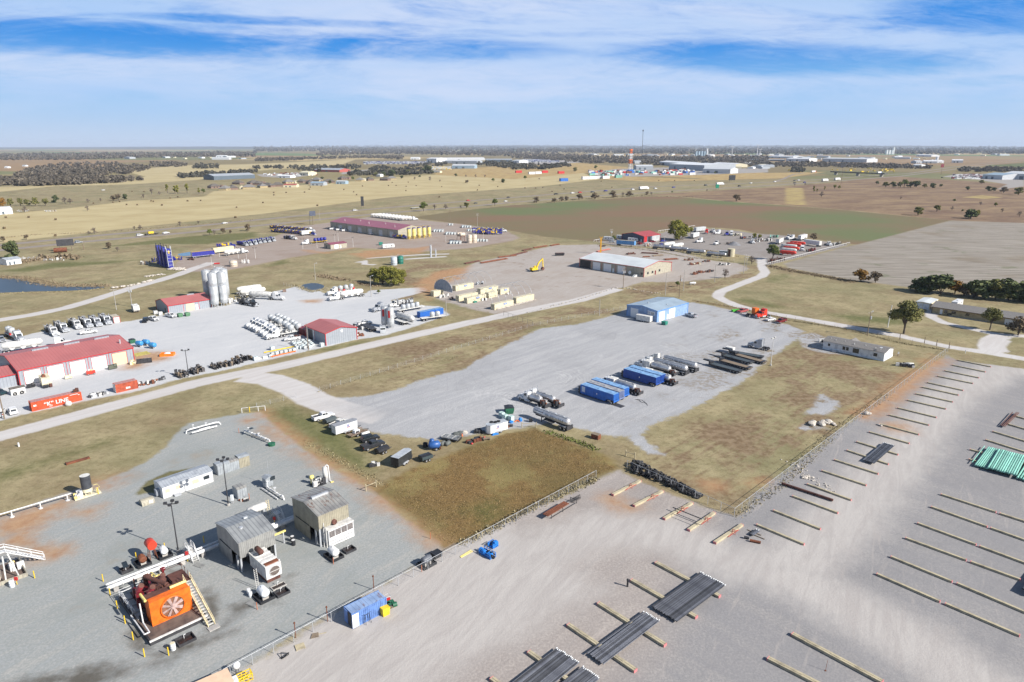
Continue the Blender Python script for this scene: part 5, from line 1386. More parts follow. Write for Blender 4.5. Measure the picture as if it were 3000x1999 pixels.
def meter_run(q,ang,L,lb,parts_):
 r=empty('meter_run',P(q),ang,lb,'pipework')
 m=MB()
 for y,z,x0,x1,rad in parts_:m.cyl((x0*L,y,z),(x1*L,y,z),rad,n=10)
 part(r,'pipe',m,WHITE);m=MB()
 for y,z,x0,x1,rad in parts_:
  for i in range(5):
   x=L*(x0+(x1-x0)*(i+.5)/5);m.cyl((x-.06,y,z),(x+.06,y,z),rad*1.5,n=10)
 part(r,'flange',m,OFFW)
 m=MB();m.tube([(L*.99,0,.8),(L+.5,0,.8),(L+.9,0,.0)],.16,8);m.tube([(0,0,.8),(-.5,.1,.8),(-.8,.1,0)],.16,8);part(r,'elbow',m,WHITE)
 m=MB();m.tube([(L*.15,0,.8),(L*.15,0,1.9)],.07,6);m.lathe([(.25,-.05),(.3,0),(.25,.05)],10,0,(L*.15,0,1.9));m.tube([(L*.6,0,.8),(L*.6,0,1.5)],.07,6);m.lathe([(.3,-.04),(.34,0),(.3,.04)],12,0,(L*.6,0,1.5));part(r,'valve',m,WHITE)
 return r
meter_run(C2(215,270),R(44),7.0,'double run of thick white pipes with valves at the top of the gravel pad',[(0,.9,0,1,.2),(-1.8,.6,0,.9,.2),(-.9,.6,.3,.7,.1)])
r=meter_run(C2(860,275),R(-36),9.5,'white pipe run with a solar panel crossing the gravel diagonally',[(0,.8,0,1,.2),(.5,.6,.3,.95,.09)])
part(r,'solar_panel',MB().box(2.3,3.1,-.5,.5,2.0,2.08),GLASS)
meter_run(C2(1090,900),R(-43),6.8,'low white pipe run with yellow end leading from the grey instrument hut',[(0,.5,0,1,.16),(-.9,.3,0,1,.12)])
r=empty('instrument_hut',P(C2(1120,880)),AR,'blue grey instrument hut with solar panel at the start of a pipe run','hut');part(r,'wall',MB().box(-.8,.8,-.8,.8,.2,2.2),[GALV]);part(r,'roof',MB().prism([(-.95,2.2),(0,2.5),(.95,2.2)],'y',-.95,.95),[GALV]);part(r,'solar_panel',MB().box(.3,1.2,-1.1,-.9,1.6,2.4),GLASS);part(r,'antenna',MB().cyl((.6,.6,2.2),(.6,.6,6.0),.03,n=4),STEEL)
r=empty('separator_skid',P(C2(1690,860)),AR,'cluttered white separator skid with a tall white vessel and yellow tank','separator');r.scale=(.75,)*3
m=MB();m.lathe([(.3,1.0),(.72,1.3),(.72,4.4),(.4,4.8)],16,0,(2.4,-.3,0));part(r,'vessel',m,OFFW);part(r,'vessel_skirt',MB().cyl((2.4,-.3,0),(2.4,-.3,1.2),.6,n=14),STEEL)
m=MB();m.tube([(2.4,-.3,4.8),(2.9,-.5,5.3),(3.3,-.7,4.9),(3.4,-.9,.3),(3.5,-1.5,.2)],.16,8);part(r,'riser_pipe',m,WHITE)
part(r,'yellow_tank',MB().lathe([(.35,-.6),(.62,-.5),(.62,.5),(.35,.6)],14,0,(-.9,1.6,2.0),ax='x').box(-1.2,-.6,1.3,1.9,0,1.5),PALEY)
m=MB();clutter(m,-1.4,1.7,1.2,.2,2.0,40,12);part(r,'pipework',m,[OFFW,STEEL,DARK]);part(r,'solar_panel',MB().box(-.4,.5,-.6,.2,2.4,2.48),GLASS);part(r,'skid_base',MB().box(-1.8,2.0,-1.5,1.5,0,.2),DARK);part(r,'yellow_block',MB().box(3.1,4.0,-2.0,-1.5,0,.2),PALEY)
r=empty('half_buried_tank',P(C2(1160,412)),0,'low round green tank at the end of the diagonal pipe run','tank');part(r,'shell',MB().cyl((0,0,0),(0,0,.55),.85,n=18),GREEN);part(r,'rim',MB().lathe([(.85,.5),(.92,.55),(.85,.6)],18,cap=False),GREEN)
r=empty('control_cabinet',P(C2(712,1080)),0,'thin grey control cabinet on legs beside the lamp post','cabinet');part(r,'cabinet',MB().box(-.25,.25,-.2,.2,.7,1.9),PLAST);part(r,'leg',MB().box(-.2,-.12,-.05,.05,0,.7).box(.12,.2,-.05,.05,0,.7),STEEL)
m=MB();clutter(m,-.8,.8,.5,.02,.5,14,77);solo('scrap_pile',m,[RUST,DARK,OFFW],P(C2(830,1050)),.3,'small heap of rusty scrap in front of the lone tin shed','scrap')
# --- left edge: rusty tank in a walled enclosure with white stairs
r=empty('tank_battery',P(E2t(0,560)),AR,'rust streaked white tank in a walled enclosure at the left edge of the pad','tank')
m=MB();m.lathe([(1.9,.2),(1.9,3.6),(1.7,3.8),(.3,4.1)],22,0,(-1.2,2.6,0));part(r,'tank',m,mt('rusty_white',H(.75,.68,.55),.6,streak=H(.5,.16,.02)))
m=MB();m.box(-6,3.9,-.15,.0,0,.7);m.box(3.75,3.9,0,7,0,.7);part(r,'wall',m,TANP);part(r,'floor',MB().box(-6,3.75,0,7,0,.04),MUD)
m=MB();m.tube([(.9,.1,0),(1.2,.8,4.6)],.12,8);m.tube([(2.8,.5,0),(2.0,1.6,4.4)],.12,8);part(r,'support_pipe',m,OFFW)
m=MB();m.box(-2,2.0,3.4,4.4,3.9,3.97)
for i in range(12):m.box(2.0+.42*i,2.3+.42*i,3.4,4.4,3.75-.32*i,3.8-.32*i)
part(r,'tread',m,WHITE)
for y in(3.4,4.4):
 m=MB();m.tube([(-2,y,5.0),(2,y,5.0),(7.1,y,1.1),(7.1,y,0)],.06,5);m.tube([(-2,y,4.4),(2,y,4.4),(7.1,y,.6)],.04,5);m.tube([(2,y,3.8),(7.0,y,.05)],.08,5)
 for x,z in((-1,3.9),(.5,3.9),(2,3.8),(3.7,2.5),(5.4,1.2)):m.tube([(x,y,z),(x,y,z+1.2)],.04,5)
 part(r,'handrail',m,WHITE)
m=MB();clutter(m,2.2,3.6,.8,.05,1.5,8,4);part(r,'valve_manifold',m,[WHITE,PALEY,DARK],(0,4,0))
r=empty('emergency_stop_post',P(E2t(180,545)),0,'red sign box on a short yellow post at the rusty tank wall','post');part(r,'post',MB().cyl((0,0,0),(0,0,1.0),.06,n=7),YELLOW);part(r,'sign_box',MB().box(-.25,.25,-.1,.1,.8,1.4),RED)
barrel(PLAST,WHITE).put(P(E2t(130,570)),0,'white tub standing against the rusty tank enclosure wall',scale=1.3)

# --- along the chain link fence: blue container and junk
def gate_post_fence(name,a,b_,label,h=1.85,step=3.05,rail=True,fabric=True,col=STEEL,cat='fence',both=True):
 a,b_=(P(a)if len(a)==2 else Vector(a)),(P(b_)if len(b_)==2 else Vector(b_));d=b_-a;L=d.length
 r=empty(name,a,atan2(d.y,d.x),label,cat)
 n=max(2,int(L/step)+1);n=min(n,100)
 pm=MB().cyl((0,0,0),(0,0,h),.045,n=6).mesh('post',[col])
 for i in range(n):link('post',pm,r,(L*i/(n-1),0,0))
 if rail:part(r,'top_rail',MB().cyl((0,0,h-.04),(L,0,h-.04),.035,n=6),col)
 if fabric:link('mesh_fabric',MB().add([(0,.03,.05),(L,.03,.05),(L,.03,h-.05),(0,.03,h-.05)],[(0,1,2,3)]).mesh('mesh_fabric',[CHAIN]),r)
 return r
CHAIN=bpy.data.materials.new('chain_link');CHAIN.use_nodes=True
k=NT(CHAIN.node_tree)
co=k.n('ShaderNodeTexCoord').outputs['Object'];x,y,z=k.sep(co)
w1=k.m('PINGPONG',k.m('ADD',x,z),.06);w2=k.m('PINGPONG',k.m('SUBTRACT',x,z),.06)
wire=k.m('LESS_THAN',k.m('MINIMUM',w1,w2),.0022)
bs=k.n('ShaderNodeBsdfPrincipled');bs.inputs['Base Color'].default_value=H(.42,.43,.44);bs.inputs['Metallic'].default_value=.4;bs.inputs['Roughness'].default_value=.5
tr=k.n('ShaderNodeBsdfTransparent');mx=k.n('ShaderNodeMixShader')
k.put(mx.inputs[0],wire);k.t.links.new(tr.outputs[0],mx.inputs[1]);k.t.links.new(bs.outputs[0],mx.inputs[2]);k.t.links.new(mx.outputs[0],k.n('ShaderNodeOutputMaterial').inputs[0])
pa,pb=P(D7(88,1015)),P(C3(2340,842));ex=(pa-pb).normalized()
gate_post_fence('chain_link_fence',tuple(pa+ex*26),tuple(pb),'long chain link fence between the compressor pad and the pipe yard')
gate_post_fence('chain_link_fence',C4(272,692),C4(1256,1140),'short chain link fence in front of the tyre pile')
gate_post_fence('chain_link_fence',C4(1256,1140),B5(1490,885),'long chain link fence from the yard corner up to the mobile home lane')
gate_post_fence('chain_link_fence',B5(1508,872),B4(1105,893),'wire fence along the lane behind the mobile home',h=1.5,step=4,rail=False,col=OLDWOOD);gate_post_fence('chain_link_fence',B4(1105,893),B4(250,720),'wire fence behind the row of red trucks',h=1.5,step=4,rail=False,col=OLDWOOD)
gate_post_fence('chain_link_fence',B2(900,1245),B3(820,645),'thin wire fence through the grass strip below the gravel road',h=1.5,step=3.6,rail=False);gate_post_fence('chain_link_fence',B3(820,645),B3(1670,485),'thin wire fence leading towards the blue building',h=1.5,step=3.6,rail=False)
gate_post_fence('chain_link_fence',B2(320,1395),B2(685,1300),'wire fence across the grass left of the yard entrance',h=1.5,step=3.6,rail=False)
gate_post_fence('yard_gate',B3(550,548),B3(815,640),'chain link gate and fence across the road beside the hoop frames',h=1.9,step=3.2,col=DARK);gate_post_fence('pond_fence',B2(570,270),B2(800,345),'wire fence along the near left side of the small pond',h=1.6,step=3,rail=False);gate_post_fence('pond_fence',B2(800,345),B2(1020,310),'wire fence along the near right side of the small pond',h=1.6,step=3,rail=False)
r=empty('pipe_gate',P(B2(185,1442)),atan2(*(lambda v:(v.y,v.x))(P(B2(305,1430))-P(B2(185,1442)))),'white pipe barrier with a yellow post at the top of the compressor pad','gate')
m=MB()
for x in(0,4.2,6.0):m.cyl((x,0,0),(x,0,1.4),.09,n=7)
m.tube([(0,0,1.35),(6.0,0,1.35)],.07,6);part(r,'rail',m,WHITE);part(r,'yellow_post',MB().cyl((2.0,-.2,0),(2.0,-.2,1.6),.1,n=8),YELLOW)
for q,q2,lb in((C3(75,972),C3(175,930),'at the corner of the weed patch'),(C3(1610,345),C3(1752,350),'beside the yard end near the tank trailer'),(C4(262,585),C4(345,610),'above the tyre pile')):
 a,b_=P(q),P(q2);d=b_-a
 r=empty('fence_brace',a,atan2(d.y,d.x),'pale wooden fence brace '+lb,'fence');part(r,'post',MB().cyl((0,0,0),(0,0,1.6),.11,n=7),TIMBER);part(r,'post',MB().cyl((d.length,0,0),(d.length,0,1.6),.11,n=7),TIMBER);part(r,'rail',MB().cyl((0,0,1.1),(d.length,0,1.1),.07,n=6),TIMBER)
c=corner(D7(575,920),R(42),6.06,2.44,-1,-1)
kc=container(6.06,CONTB,mt('faded_blue_roof',H(.26,.36,.55),.55,var=.15,rust=.8,sc_=.5),open_door=True)
r=kc.put(c,R(42),'faded blue shipping container with rusty roof and its door swung open')
part(r,'open_door',MB().box(-3.03,-1.95,-1.34,-1.28,.15,2.42),[DOORW]);part(r,'door',MB().box(-3.08,-3.0,.05,1.1,.15,2.42),[CONTB]);part(r,'doorway',MB().box(-3.05,-3.0,-1.08,.05,.2,2.4),[BLACK])  # body is closed; the black doorway sheet paints the shade inside
r=empty('sawhorse_rack',P(D7(712,862)),R(42),'black metal rack leaning on the blue container','rack');m=MB()
for x in(-.45,.45):m.tube([(x,-.35,0),(x*.8,0,1.6),(x,.2,0)],.04,5);m.tube([(x*.8,0,1.6),(x*1.4,0,1.75)],.04,5)
m.tube([(-.36,0,1.5),(.36,0,1.5)],.04,5);part(r,'frame',m,BLACK)
r=empty('yellow_bin',P(D7(868,780)),R(42),'bright yellow bin with lid beside the blue container','bin');part(r,'bin',MB().prism([(-.55,0),(.55,0),(.7,1.15),(-.6,1.15)],'y',-.6,.6),YELLOW);part(r,'lid',MB().prism([(-.65,1.15),(.75,1.15),(.7,1.25),(-.6,1.35)],'y',-.65,.65),YELLOW)
r=empty('pallet_stack',P(D7(925,705)),R(30),'dark green netted pallet behind the yellow bin','pallet');m=MB();clutter(m,-.7,.7,.6,.25,.55,14,6);part(r,'load',m,[GREEN,DARK,GREEN]);part(r,'pallet',MB().box(-.8,.8,-.7,.7,0,.25),OLDWOOD)
r=empty('wire_crate',P(D7(893,660)),R(40),'wire crate with a red can at the end of the blue container','crate');m=MB();m.box(-.5,.5,-.4,.4,0,.1);part(r,'base',m,DARK);part(r,'red_can',MB().box(-.3,.35,-.4,.0,.1,.55),RED);part(r,'frame',MB().tube([(-.5,-.4,0),(-.5,-.4,.9),(.5,-.4,.9),(.5,.4,.9),(-.5,.4,.9),(-.5,.4,0)],.03,4),STEEL)
r=empty('wood_pallet',P(D7(92,1088)),R(30),'pale new wooden pallet lying on gravel near the fence','pallet');m=MB()
for i in range(7):m.box(-.65,.65,-.62+i*.19,-.48+i*.19,.12,.15)
part(r,'board',m,TIMBER);part(r,'runner',MB().box(-.65,-.5,-.6,.64,0,.12).box(.5,.65,-.6,.64,0,.12),TIMBER)
r=empty('broken_pallet',P(D7(225,985)),R(20),'broken old pallet with loose boards by the fence post','pallet');m=MB()
for i in range(5):m.box(-.6+i*.06,.6,-.5+i*.22,-.36+i*.22,.1,.14)
part(r,'board',m,OLDWOOD);part(r,'loose_board',MB().box(.5,1.7,.1,.24,.02,.07),TIMBER)
solo('scrap_bars',MB().tube([(-.5,-.4,.05),(-.5,.4,.5),(.5,.4,.05),(.5,-.4,.5),(-.5,-.4,.05),(.6,.5,.1)],.06,5).tube([(-.7,-.2,.05),(-.2,-.5,.4),(.1,.3,.1)],.05,5),[BLACK],P(tile(200,1550,3.3614)(2135,1255)),.4,'tangle of black bent bars on gravel outside the fence','scrap')
bs_=dict(zip('ab',(P(D7(1255,330)),P(D7(1345,250)))))
htank(.62,1.7,mt('blackgrey_plastic',H(.12,.13,.15),.5)).put(bs_['a'],AR,'dark grey tank in a black tray tight against the fence',z=0)
r=empty('black_spill_box',bs_['b'],AR,'square black plastic spill box by the fence beside the dark tank','box');part(r,'box',MB().box(-.8,.8,-.7,.7,0,.75),BLACK);part(r,'lid',MB().box(-.85,.85,-.75,.75,.75,.85),BLACK)
for q,L,lb in((D7(1812,240),2.9,'long bright blue rack of fittings on the gravel by the fence'),(D7(1865,160),1.3,'small blue and black crate behind the long blue rack')):
 r=empty('parts_rack',P(q),SE_ if L>2 else AR,lb,'rack');m=MB();m.box(-L/2,L/2,-.65,.65,.05,.15)
 for x in[-L/2+i*L/4 for i in range(5)]:
  for y in(-.65,.65):m.box(x-.05,x+.05,y-.05,y+.05,0,.95)
 for y in(-.65,.65):m.box(-L/2,L/2,y-.04,y+.04,.85,.93);m.box(-L/2,L/2,y-.04,y+.04,.3,.55)
 part(r,'frame',m,mt('bright_blue',H(.02,.20,.62),.45));m=MB();clutter(m,-L/2+.1,L/2-.1,.5,.15,1.0,int(L*7),9);part(r,'fitting',m,[mt('bright_blue',None),DARK,BLACK])
for dy in(0,.35):solo('timber_plank',MB().box(-1.4,1.4,-.07,.07,.02,.12),[PALEY],off(P(D7(1625,235)),AR-.05,0,dy),AR+dy*.2,'yellow plank lying on gravel beside the fence, %s of two'%('nearer' if dy==0 else 'farther'),'plank')
# sphere gas tank, tan hut and yellow rack at the bottom edge
r=empty('round_gas_tank',P(D6(1665,1425)),0,'white spherical tank on thin legs outside the fence','tank');part(r,'sphere',MB().lathe([(.52*cos(a),1.35+.52*sin(a))for a in[(-.48+.096*i)*pi for i in range(11)]],16),WHITE);m=MB()
for a in range(3):m.tube([(.25*cos(a*2.1),.25*sin(a*2.1),0),(.2*cos(a*2.1),.2*sin(a*2.1),1.0)],.04,5)
part(r,'leg',m,DARK)
r=empty('tan_hut',P(G7(760,118),2.4),R(38),'flat roofed tan hut cut by the bottom edge of the view','hut');r.location.z=0
part(r,'wall',MB().box(-5.8,0,-2.9,0,0,2.3),[TANP]);part(r,'roof',MB().box(-5.9,.1,-3.0,.1,2.3,2.42),[mt('peach_roof',H(.72,.52,.36),.7,var=.06)]);part(r,'air_conditioner',MB().box(.1,.9,-1.6,-.7,.2,1.4),PLAST)
r=empty('yellow_rack',P(G7(1090,330)),R(38),'yellow steel rack frame next to the tan hut','rack');m=MB()
for x in(-.9,-.3,.3,.9):
 for y in(-.5,.5):m.box(x-.05,x+.05,y-.05,y+.05,0,1.1)
for y in(-.5,.5):
 for z in(.1,.6,1.05):m.box(-.95,.95,y-.05,y+.05,z,z+.1)
for x in(-.9,.9):m.box(x-.05,x+.05,-.5,.5,.6,.7);m.box(x-.05,x+.05,-.5,.5,1.05,1.15)
part(r,'frame',m,YELLOW)
for i,q in enumerate((D7(52,1000),D7(345,850),D7(770,560))):
 r=empty('pipe_marker',P(q),0,'rusty marker post along the fence, %s from the bottom edge'%ORD[i],'post','rusty marker posts along the fence');part(r,'post',MB().cyl((0,0,0),(0,0,2.6),.07,n=7),RUST);part(r,'cap',MB().lathe([(.16,2.5),(.12,2.7)],8),RUST)
# ================================================================ pipe yard: timber sills, pipes, tyres
def sill(a,b_,label,group,double=False,w=.42,h=.36,za=0):
 a,b_=P(a,.3),P(b_,.3);d=b_-a;L=d.length
 r=empty('timber_sill',a,atan2(d.y,d.x),label,'timber sill',group)
 if double:
  part(r,'beam',MB().box(0,L,-.34,-.03,0,.42),TIMBER);part(r,'beam',MB().box(0,L,.03,.34,0,.42),TIMBER)
  m=MB();g_=random.Random(int(L*100))
  for i in range(3):m.box(L*(.18+.27*i),L*(.18+.27*i)+g_.uniform(.9,1.6),-.10,.02,.42,.47)
  part(r,'filler_strip',m,TIMBER)
  W2=.36
 else:
  part(r,'beam',MB().box(0,L,-w/2,w/2,0,h),TIMBER);W2=w/2+.02
 for x in(0,L):part(r,'painted_end',MB().box(x-.05,x+.05,-W2,W2,0,(.43 if double else h+.01)),PINKP)
 return r
rowA=[(B5(1585,955),B5(1890,1015)),(B5(1535,1000),B5(1840,1062)),(B5(1465,1052),B5(1780,1116)),(B5(1400,1102),B5(1725,1168)),(B5(1305,1160),B5(1635,1232)),(B5(1258,1202),B5(1592,1275)),(B5(1200,1263),B5(1540,1338)),(B5(1125,1322),B5(1477,1402)),(B5(1035,1393),B5(1390,1480)),(B5(955,1458),B5(1320,1550)),
  (C5(870,287),C5(1228,382)),(C5(775,360),C5(1140,463)),(C5(660,450),C5(1037,567)),(C5(570,528),C5(950,655)),(C5(455,615),C5(855,743)),(C5(340,715),C5(745,848)),(C5(205,838),C5(608,983)),(C5(70,948),C5(485,1102)),(C4(1620,1080),C4(2050,1250)),(C4(1465,1210),C4(1900,1390))]
for i,(a,b_)in enumerate(rowA):sill(a,b_,'timber pipe sill, %s from the far end of the row along the fence'%ORD[i],'timber sills along the fence')
rowB=[(C5(2100,210),C5(2480,312)),(C5(2040,285),C5(2420,395)),(C5(1910,355),C5(2320,478)),(C5(1845,432),C5(2260,560)),(C5(1700,520),C5(2330,690)),(C5(1690,610),C5(2330,790)),(C5(1435,932),C5(1938,1095)),(C5(1975,1107),C5(2420,1250)),(C5(1345,1047),C5(1857,1228)),(C5(1890,1240),C5(2400,1420)),(C5(1220,1197),C5(1755,1393)),(C5(1790,1408),C5(2350,1615)),(C5(1110,1333),C5(1665,1535)),(E1(1830,150),E1(2315,325)),(E1(1045,100),E1(1645,345)),(E1(1695,362),E1(2380,652)),(E1(905,270),E1(1525,540)),(E1(1580,562),E1(2310,875))]
for i,(a,b_)in enumerate(rowB):sill(a,b_,'timber pipe sill in the right hand block, %s counting from the far end'%ORD[i],'timber sills in the right hand block')
rowC=[(D8(1240,140),D8(1790,430)),(D8(1030,290),D8(1590,610)),(D8(745,490),D8(1320,850)),(D8(485,675),D8(1065,1070)),(D8(145,910),D8(760,1350)),(D8(-177,1137),D8(470,1640))]
for i,(a,b_)in enumerate(rowC):sill(a,b_,'double timber sill under the dark pipes, %s from the far end'%ORD[i],'double sills under the dark pipes',True)
sill(E1(72,862),E1(960,1335),'long double timber sill lying bare near the bottom right corner','bare double sills',True);sill(E1(-167,1102),E1(420,1400),'second bare double timber sill nearest the bottom edge','bare double sills',True)
shortr=[(C4(395,808),C4(140,938)),(C4(600,903),C4(335,1038)),(C4(870,1012),C4(612,1158)),(C4(1075,1102),C4(838,1262)),(C4(1330,1212),C4(1078,1378))]
for i,(a,b_)in enumerate(shortr):
 sill(a,b_,'short thick timber sill with red stand, %s from the tyre pile end'%ORD[i],'short sills below the tyre pile',w=.62,h=.42)
 pa,pb=P(a),P(b_);d=(pb-pa).normalized();c=(pa+pb)/2
 r=empty('pipe_stand',off(c,atan2(d.y,d.x),-.4,.75 if True else 0),atan2(d.y,d.x),'red steel A-frame pipe stand, %s from the tyre pile end'%ORD[i],'stand','red pipe stands')
 m=MB();m.tube([(-1.9,0,.12),(1.9,0,.12)],.05,5);m.tube([(-1.9,0,.12),(0,0,.6),(1.9,0,.12)],.04,5);m.tube([(0,-.35,0),(0,-.25,.95),(0,.25,.95),(0,.35,0)],.05,5);m.tube([(0,-.25,.6),(0,.25,.6)],.04,5)
 part(r,'frame',m,mt('stand_red',H(.42,.06,.05),.6))
# pipes: every pipe its own thing
def bundle(a,b_,e,n,rad,label,group,mat,z=.45,skip=(),jit=.12,double=False):
 """pipes run a->b (pixels at height z); the row spreads from a towards e"""
 pa,pb,pe=P(a,z),P(b_,z),P(e,z);d=pb-pa;L=d.length;u=d.normalized();s=pe-pa;s=s-u*s.dot(u);sl=s.length;s=s.normalized()
 step=sl/n;rad=min(rad,step*.49)
 me=MB().cyl((-L/2,0,0),(L/2,0,0),rad,n=10,m=0,mc=1).mesh('steel_pipe',[mat,BLACK if mat is PIPEM else mat])
 capm=MB().cyl((L/2-.12,0,0),(L/2+.14,0,0),rad*1.06,n=10).mesh('thread_cap',[PLAST])
 g_=random.Random(n);col_=random.Random(n+1)
 for i in range(n):
  if i in skip:continue
  c=pa+d/2+s*step*(i+.5)+u*g_.uniform(-jit,jit)
  o_=link('steel_pipe',me,None,(c.x,c.y,z-rad*0+0),atan2(d.y,d.x));tag(o_,label+(', %s from left'%ORD[i]if n>1 else ''),'pipe',group)
  if i%2==0 and mat is PIPEM:link('end_cap',capm,o_)
bundle(D8(1200,520),D8(1620,225),D8(1420,655),27,.09,'dark steel pipe in the row on the farthest double sills','dark pipes in the farthest row',PIPEM)
bundle(D8(665,935),D8(1150,575),D8(780,1027),20,.085,'dark steel pipe in the middle row on double sills','dark pipes in the middle row',PIPEM)
bundle(D8(632,922),D8(1125,566),D8(645,935),2,.08,'single dark pipe lying apart beside the middle row','loose pipes by the middle row',PIPEM)
bundle(D8(-205,1330),D8(380,878),D8(5,1480),30,.085,'dark steel pipe in the big row cut by the bottom edge','dark pipes in the bottom row',PIPEM)
bundle(D8(20,1492),D8(605,1038),D8(195,1600),22,.085,'dark steel pipe in the lowest right row at the bottom edge','dark pipes in the lowest row',PIPEM)
bundle(C5(712,620),C5(902,460),C5(818,655),14,.16,'dark grey pipe in the small stack on the fence row sills','dark grey pipes on the fence row',PIPEM,z=.52)
bundle(C5(1738,665),C5(1865,500),C5(1862,700),7,.2,'turquoise coated pipe in the lower left strip of the stack','lower turquoise pipes',TEAL,z=.52)
bundle(C5(1855,690),C5(1958,522),C5(2120,780),13,.22,'turquoise coated pipe in the upper stack','upper turquoise pipes',TEAL,z=.92)
bundle(C5(2120,780),C5(2245,590),C5(2330,850),8,.2,'turquoise coated pipe in the low strip at the right edge','right turquoise pipes',TEAL,z=.52)
bundle(C5(1712,640),C5(1828,490),C5(1722,645),1,.09,'lone thin turquoise pipe left of the stack','lone pipes',TEAL,z=.52)
bundle(C5(1990,305),C5(2122,180),C5(2030,310),3,.1,'rusty brown pipe on the far right sills','rusty pipes at the right edge',BROWN,z=.5,jit=.6)
bundle(C5(1975,300),C5(2085,180),C5(1988,303),1,.1,'rusty brown pipe lying slightly askew at the right edge','rusty pipes at the right edge',BROWN,z=.5)
bundle(E1(2330,420),E1(2500,200),E1(2480,470),6,.3,'blue grey pipe cut by the right edge of the view','pipes at the right edge',PIPEM,z=.9)
bundle(C4(1700,830),C4(2170,985),C4(1702,842),1,.35,'long rusty brown culvert pipe between the fence row sills','culvert',BROWN,z=.35,jit=0)
bundle(C4(692,1052),C4(960,1160),C4(700,1062),2,.09,'black pipe lying across the short sills','black pipes on short sills',PIPEM,z=.8);bundle(C4(685,1110),C4(945,1215),C4(690,1116),2,.08,'lower black pipe lying across the short sills','lower black pipes on short sills',PIPEM,z=.6)
bundle(C4(1395,1295),C4(1455,1255),C4(1430,1318),4,.16,'short blue grey pipe in a small bundle on boards','short blue grey pipes',PIPEM,z=.35)
for q,L,mt_,lb in((C4(1370,1345),.9,DARK,'short dark pipe stub lying on gravel'),(C4(1450,1380),1.9,RUST,'rusty red pipe offcut lying on gravel near the small pipe bundle')):solo('pipe_offcut',MB().cyl((-L/2,0,.26),(L/2,0,.26),.26,n=12),[mt_],P(q),SITE-1.2,lb,'pipe')
for q in(C4(1470,1325),C4(1440,1290)):solo('timber_board',MB().box(-1.4,1.4,-.06,.06,.02,.14),[OLDWOOD],P(q),SITE-pi/2,'old board under the small blue grey pipes'+(', nearer one' if q[1]>1570 else ', farther one'),'board')
r=empty('valve_post',P(D8(995,350)),0,'dark post with a knob beside the second double sill','post');part(r,'post',MB().cyl((0,0,0),(0,0,1.3),.16,n=8),BLACK);part(r,'cap',MB().lathe([(.1,1.2),(.24,1.35),(.1,1.5)],8),BLACK)
r=empty('marker_stick',P(E1(397,1228)),0,'thin leaning marker stick on open gravel at the lower right','stick');part(r,'stick',MB().cyl((0,0,0),(.15,.1,1.6),.03,n=5),RUST);part(r,'base',MB().box(-.12,.12,-.12,.12,0,.04),RUST)
# tyre pile behind the short fence
tyre=MB();tyre.lathe([(.24,-.12),(.44,-.14),(.5,-.1),(.5,.1),(.44,.14),(.24,.12),(.24,-.12)],12,0,cap=False);tym=tyre.mesh('tyre',[RUBBER]);tyg=MB().lathe([(.24,-.12),(.44,-.14),(.5,-.1),(.5,.1),(.44,.14),(.24,.12),(.24,-.12)],12,0,cap=False).mesh('tyre',[mt('grey_rubber',H(.09,.09,.09),.85)])
ta,tb=P(C4(230,716)),P(C4(905,985));td=tb-ta;ang=atan2(td.y,td.x);g_=random.Random(3)
for i in range(210):
 f=g_.random();wd=5.2*(1-.72*f);yy=g_.random()*wd;hh=(1.5*(1-.5*f))*(1-abs(yy/wd-.5)*1.4)
 lay=g_.random()**.6
 c=off(ta,ang,f*td.length,.6+yy);z=.14+max(0,hh*lay)
 o_=link('old_tyre',tyg if g_.random()<.22 else tym,None,(c.x,c.y,z));o_.rotation_euler=(g_.uniform(-.9,.9),g_.uniform(-.9,.9),g_.uniform(0,3))if z>.3 else(g_.uniform(-.2,.2),g_.uniform(-.2,.2),0)
 tag(o_,'worn black tyre heaped in the long tyre pile behind the short fence','tyre','worn tyres in the long pile')
# pipe rack outside the weed patch fence
a,b_=P(C3(1830,1210),.8),P(C3(2040,1085),.8);d=b_-a
r=empty('pipe_rack',(a.x,a.y,0),atan2(d.y,d.x),'low steel rack carrying rusty beams outside the weed patch fence','rack');m=MB();L=d.length+2.4
for x in(1.0,L/2,L):
 for y in(-1.0,.6):m.box(x-.04,x+.04,y-.04,y+.04,0,.9)
 m.box(x-.04,x+.04,-1.0,.6,.75,.83)
m.box(1,L,-1.04,-.96,.2,.28);m.box(1,L,.56,.64,.2,.28);part(r,'frame',m,DARK)
for i in range(3):solo('rusty_beam',MB().box(-d.length/2,d.length/2,-.17,.17,.84,1.0),[RUST],off((a+b_)/2,atan2(d.y,d.x),0,-.75+i*.5),atan2(d.y,d.x),'rusty red beam resting on the low rack, %s from the near side'%ORD[i],'beam','rusty beams on the rack')
m=MB()
for i in range(9):m.tube([(i*.32,-.3,0),(i*.32,0,.9),(i*.32,.3,0)],.04,4)
m.tube([(-.1,0,.1),(2.8,0,.1)],.06,5);m.tube([(-.1,.3,.05),(2.8,.3,.05)],.05,5);solo('stand_stack',m,[DARK],P(C3(2100,1085)),AR,'row of small dark metal stands beside the rusty beams','stand')

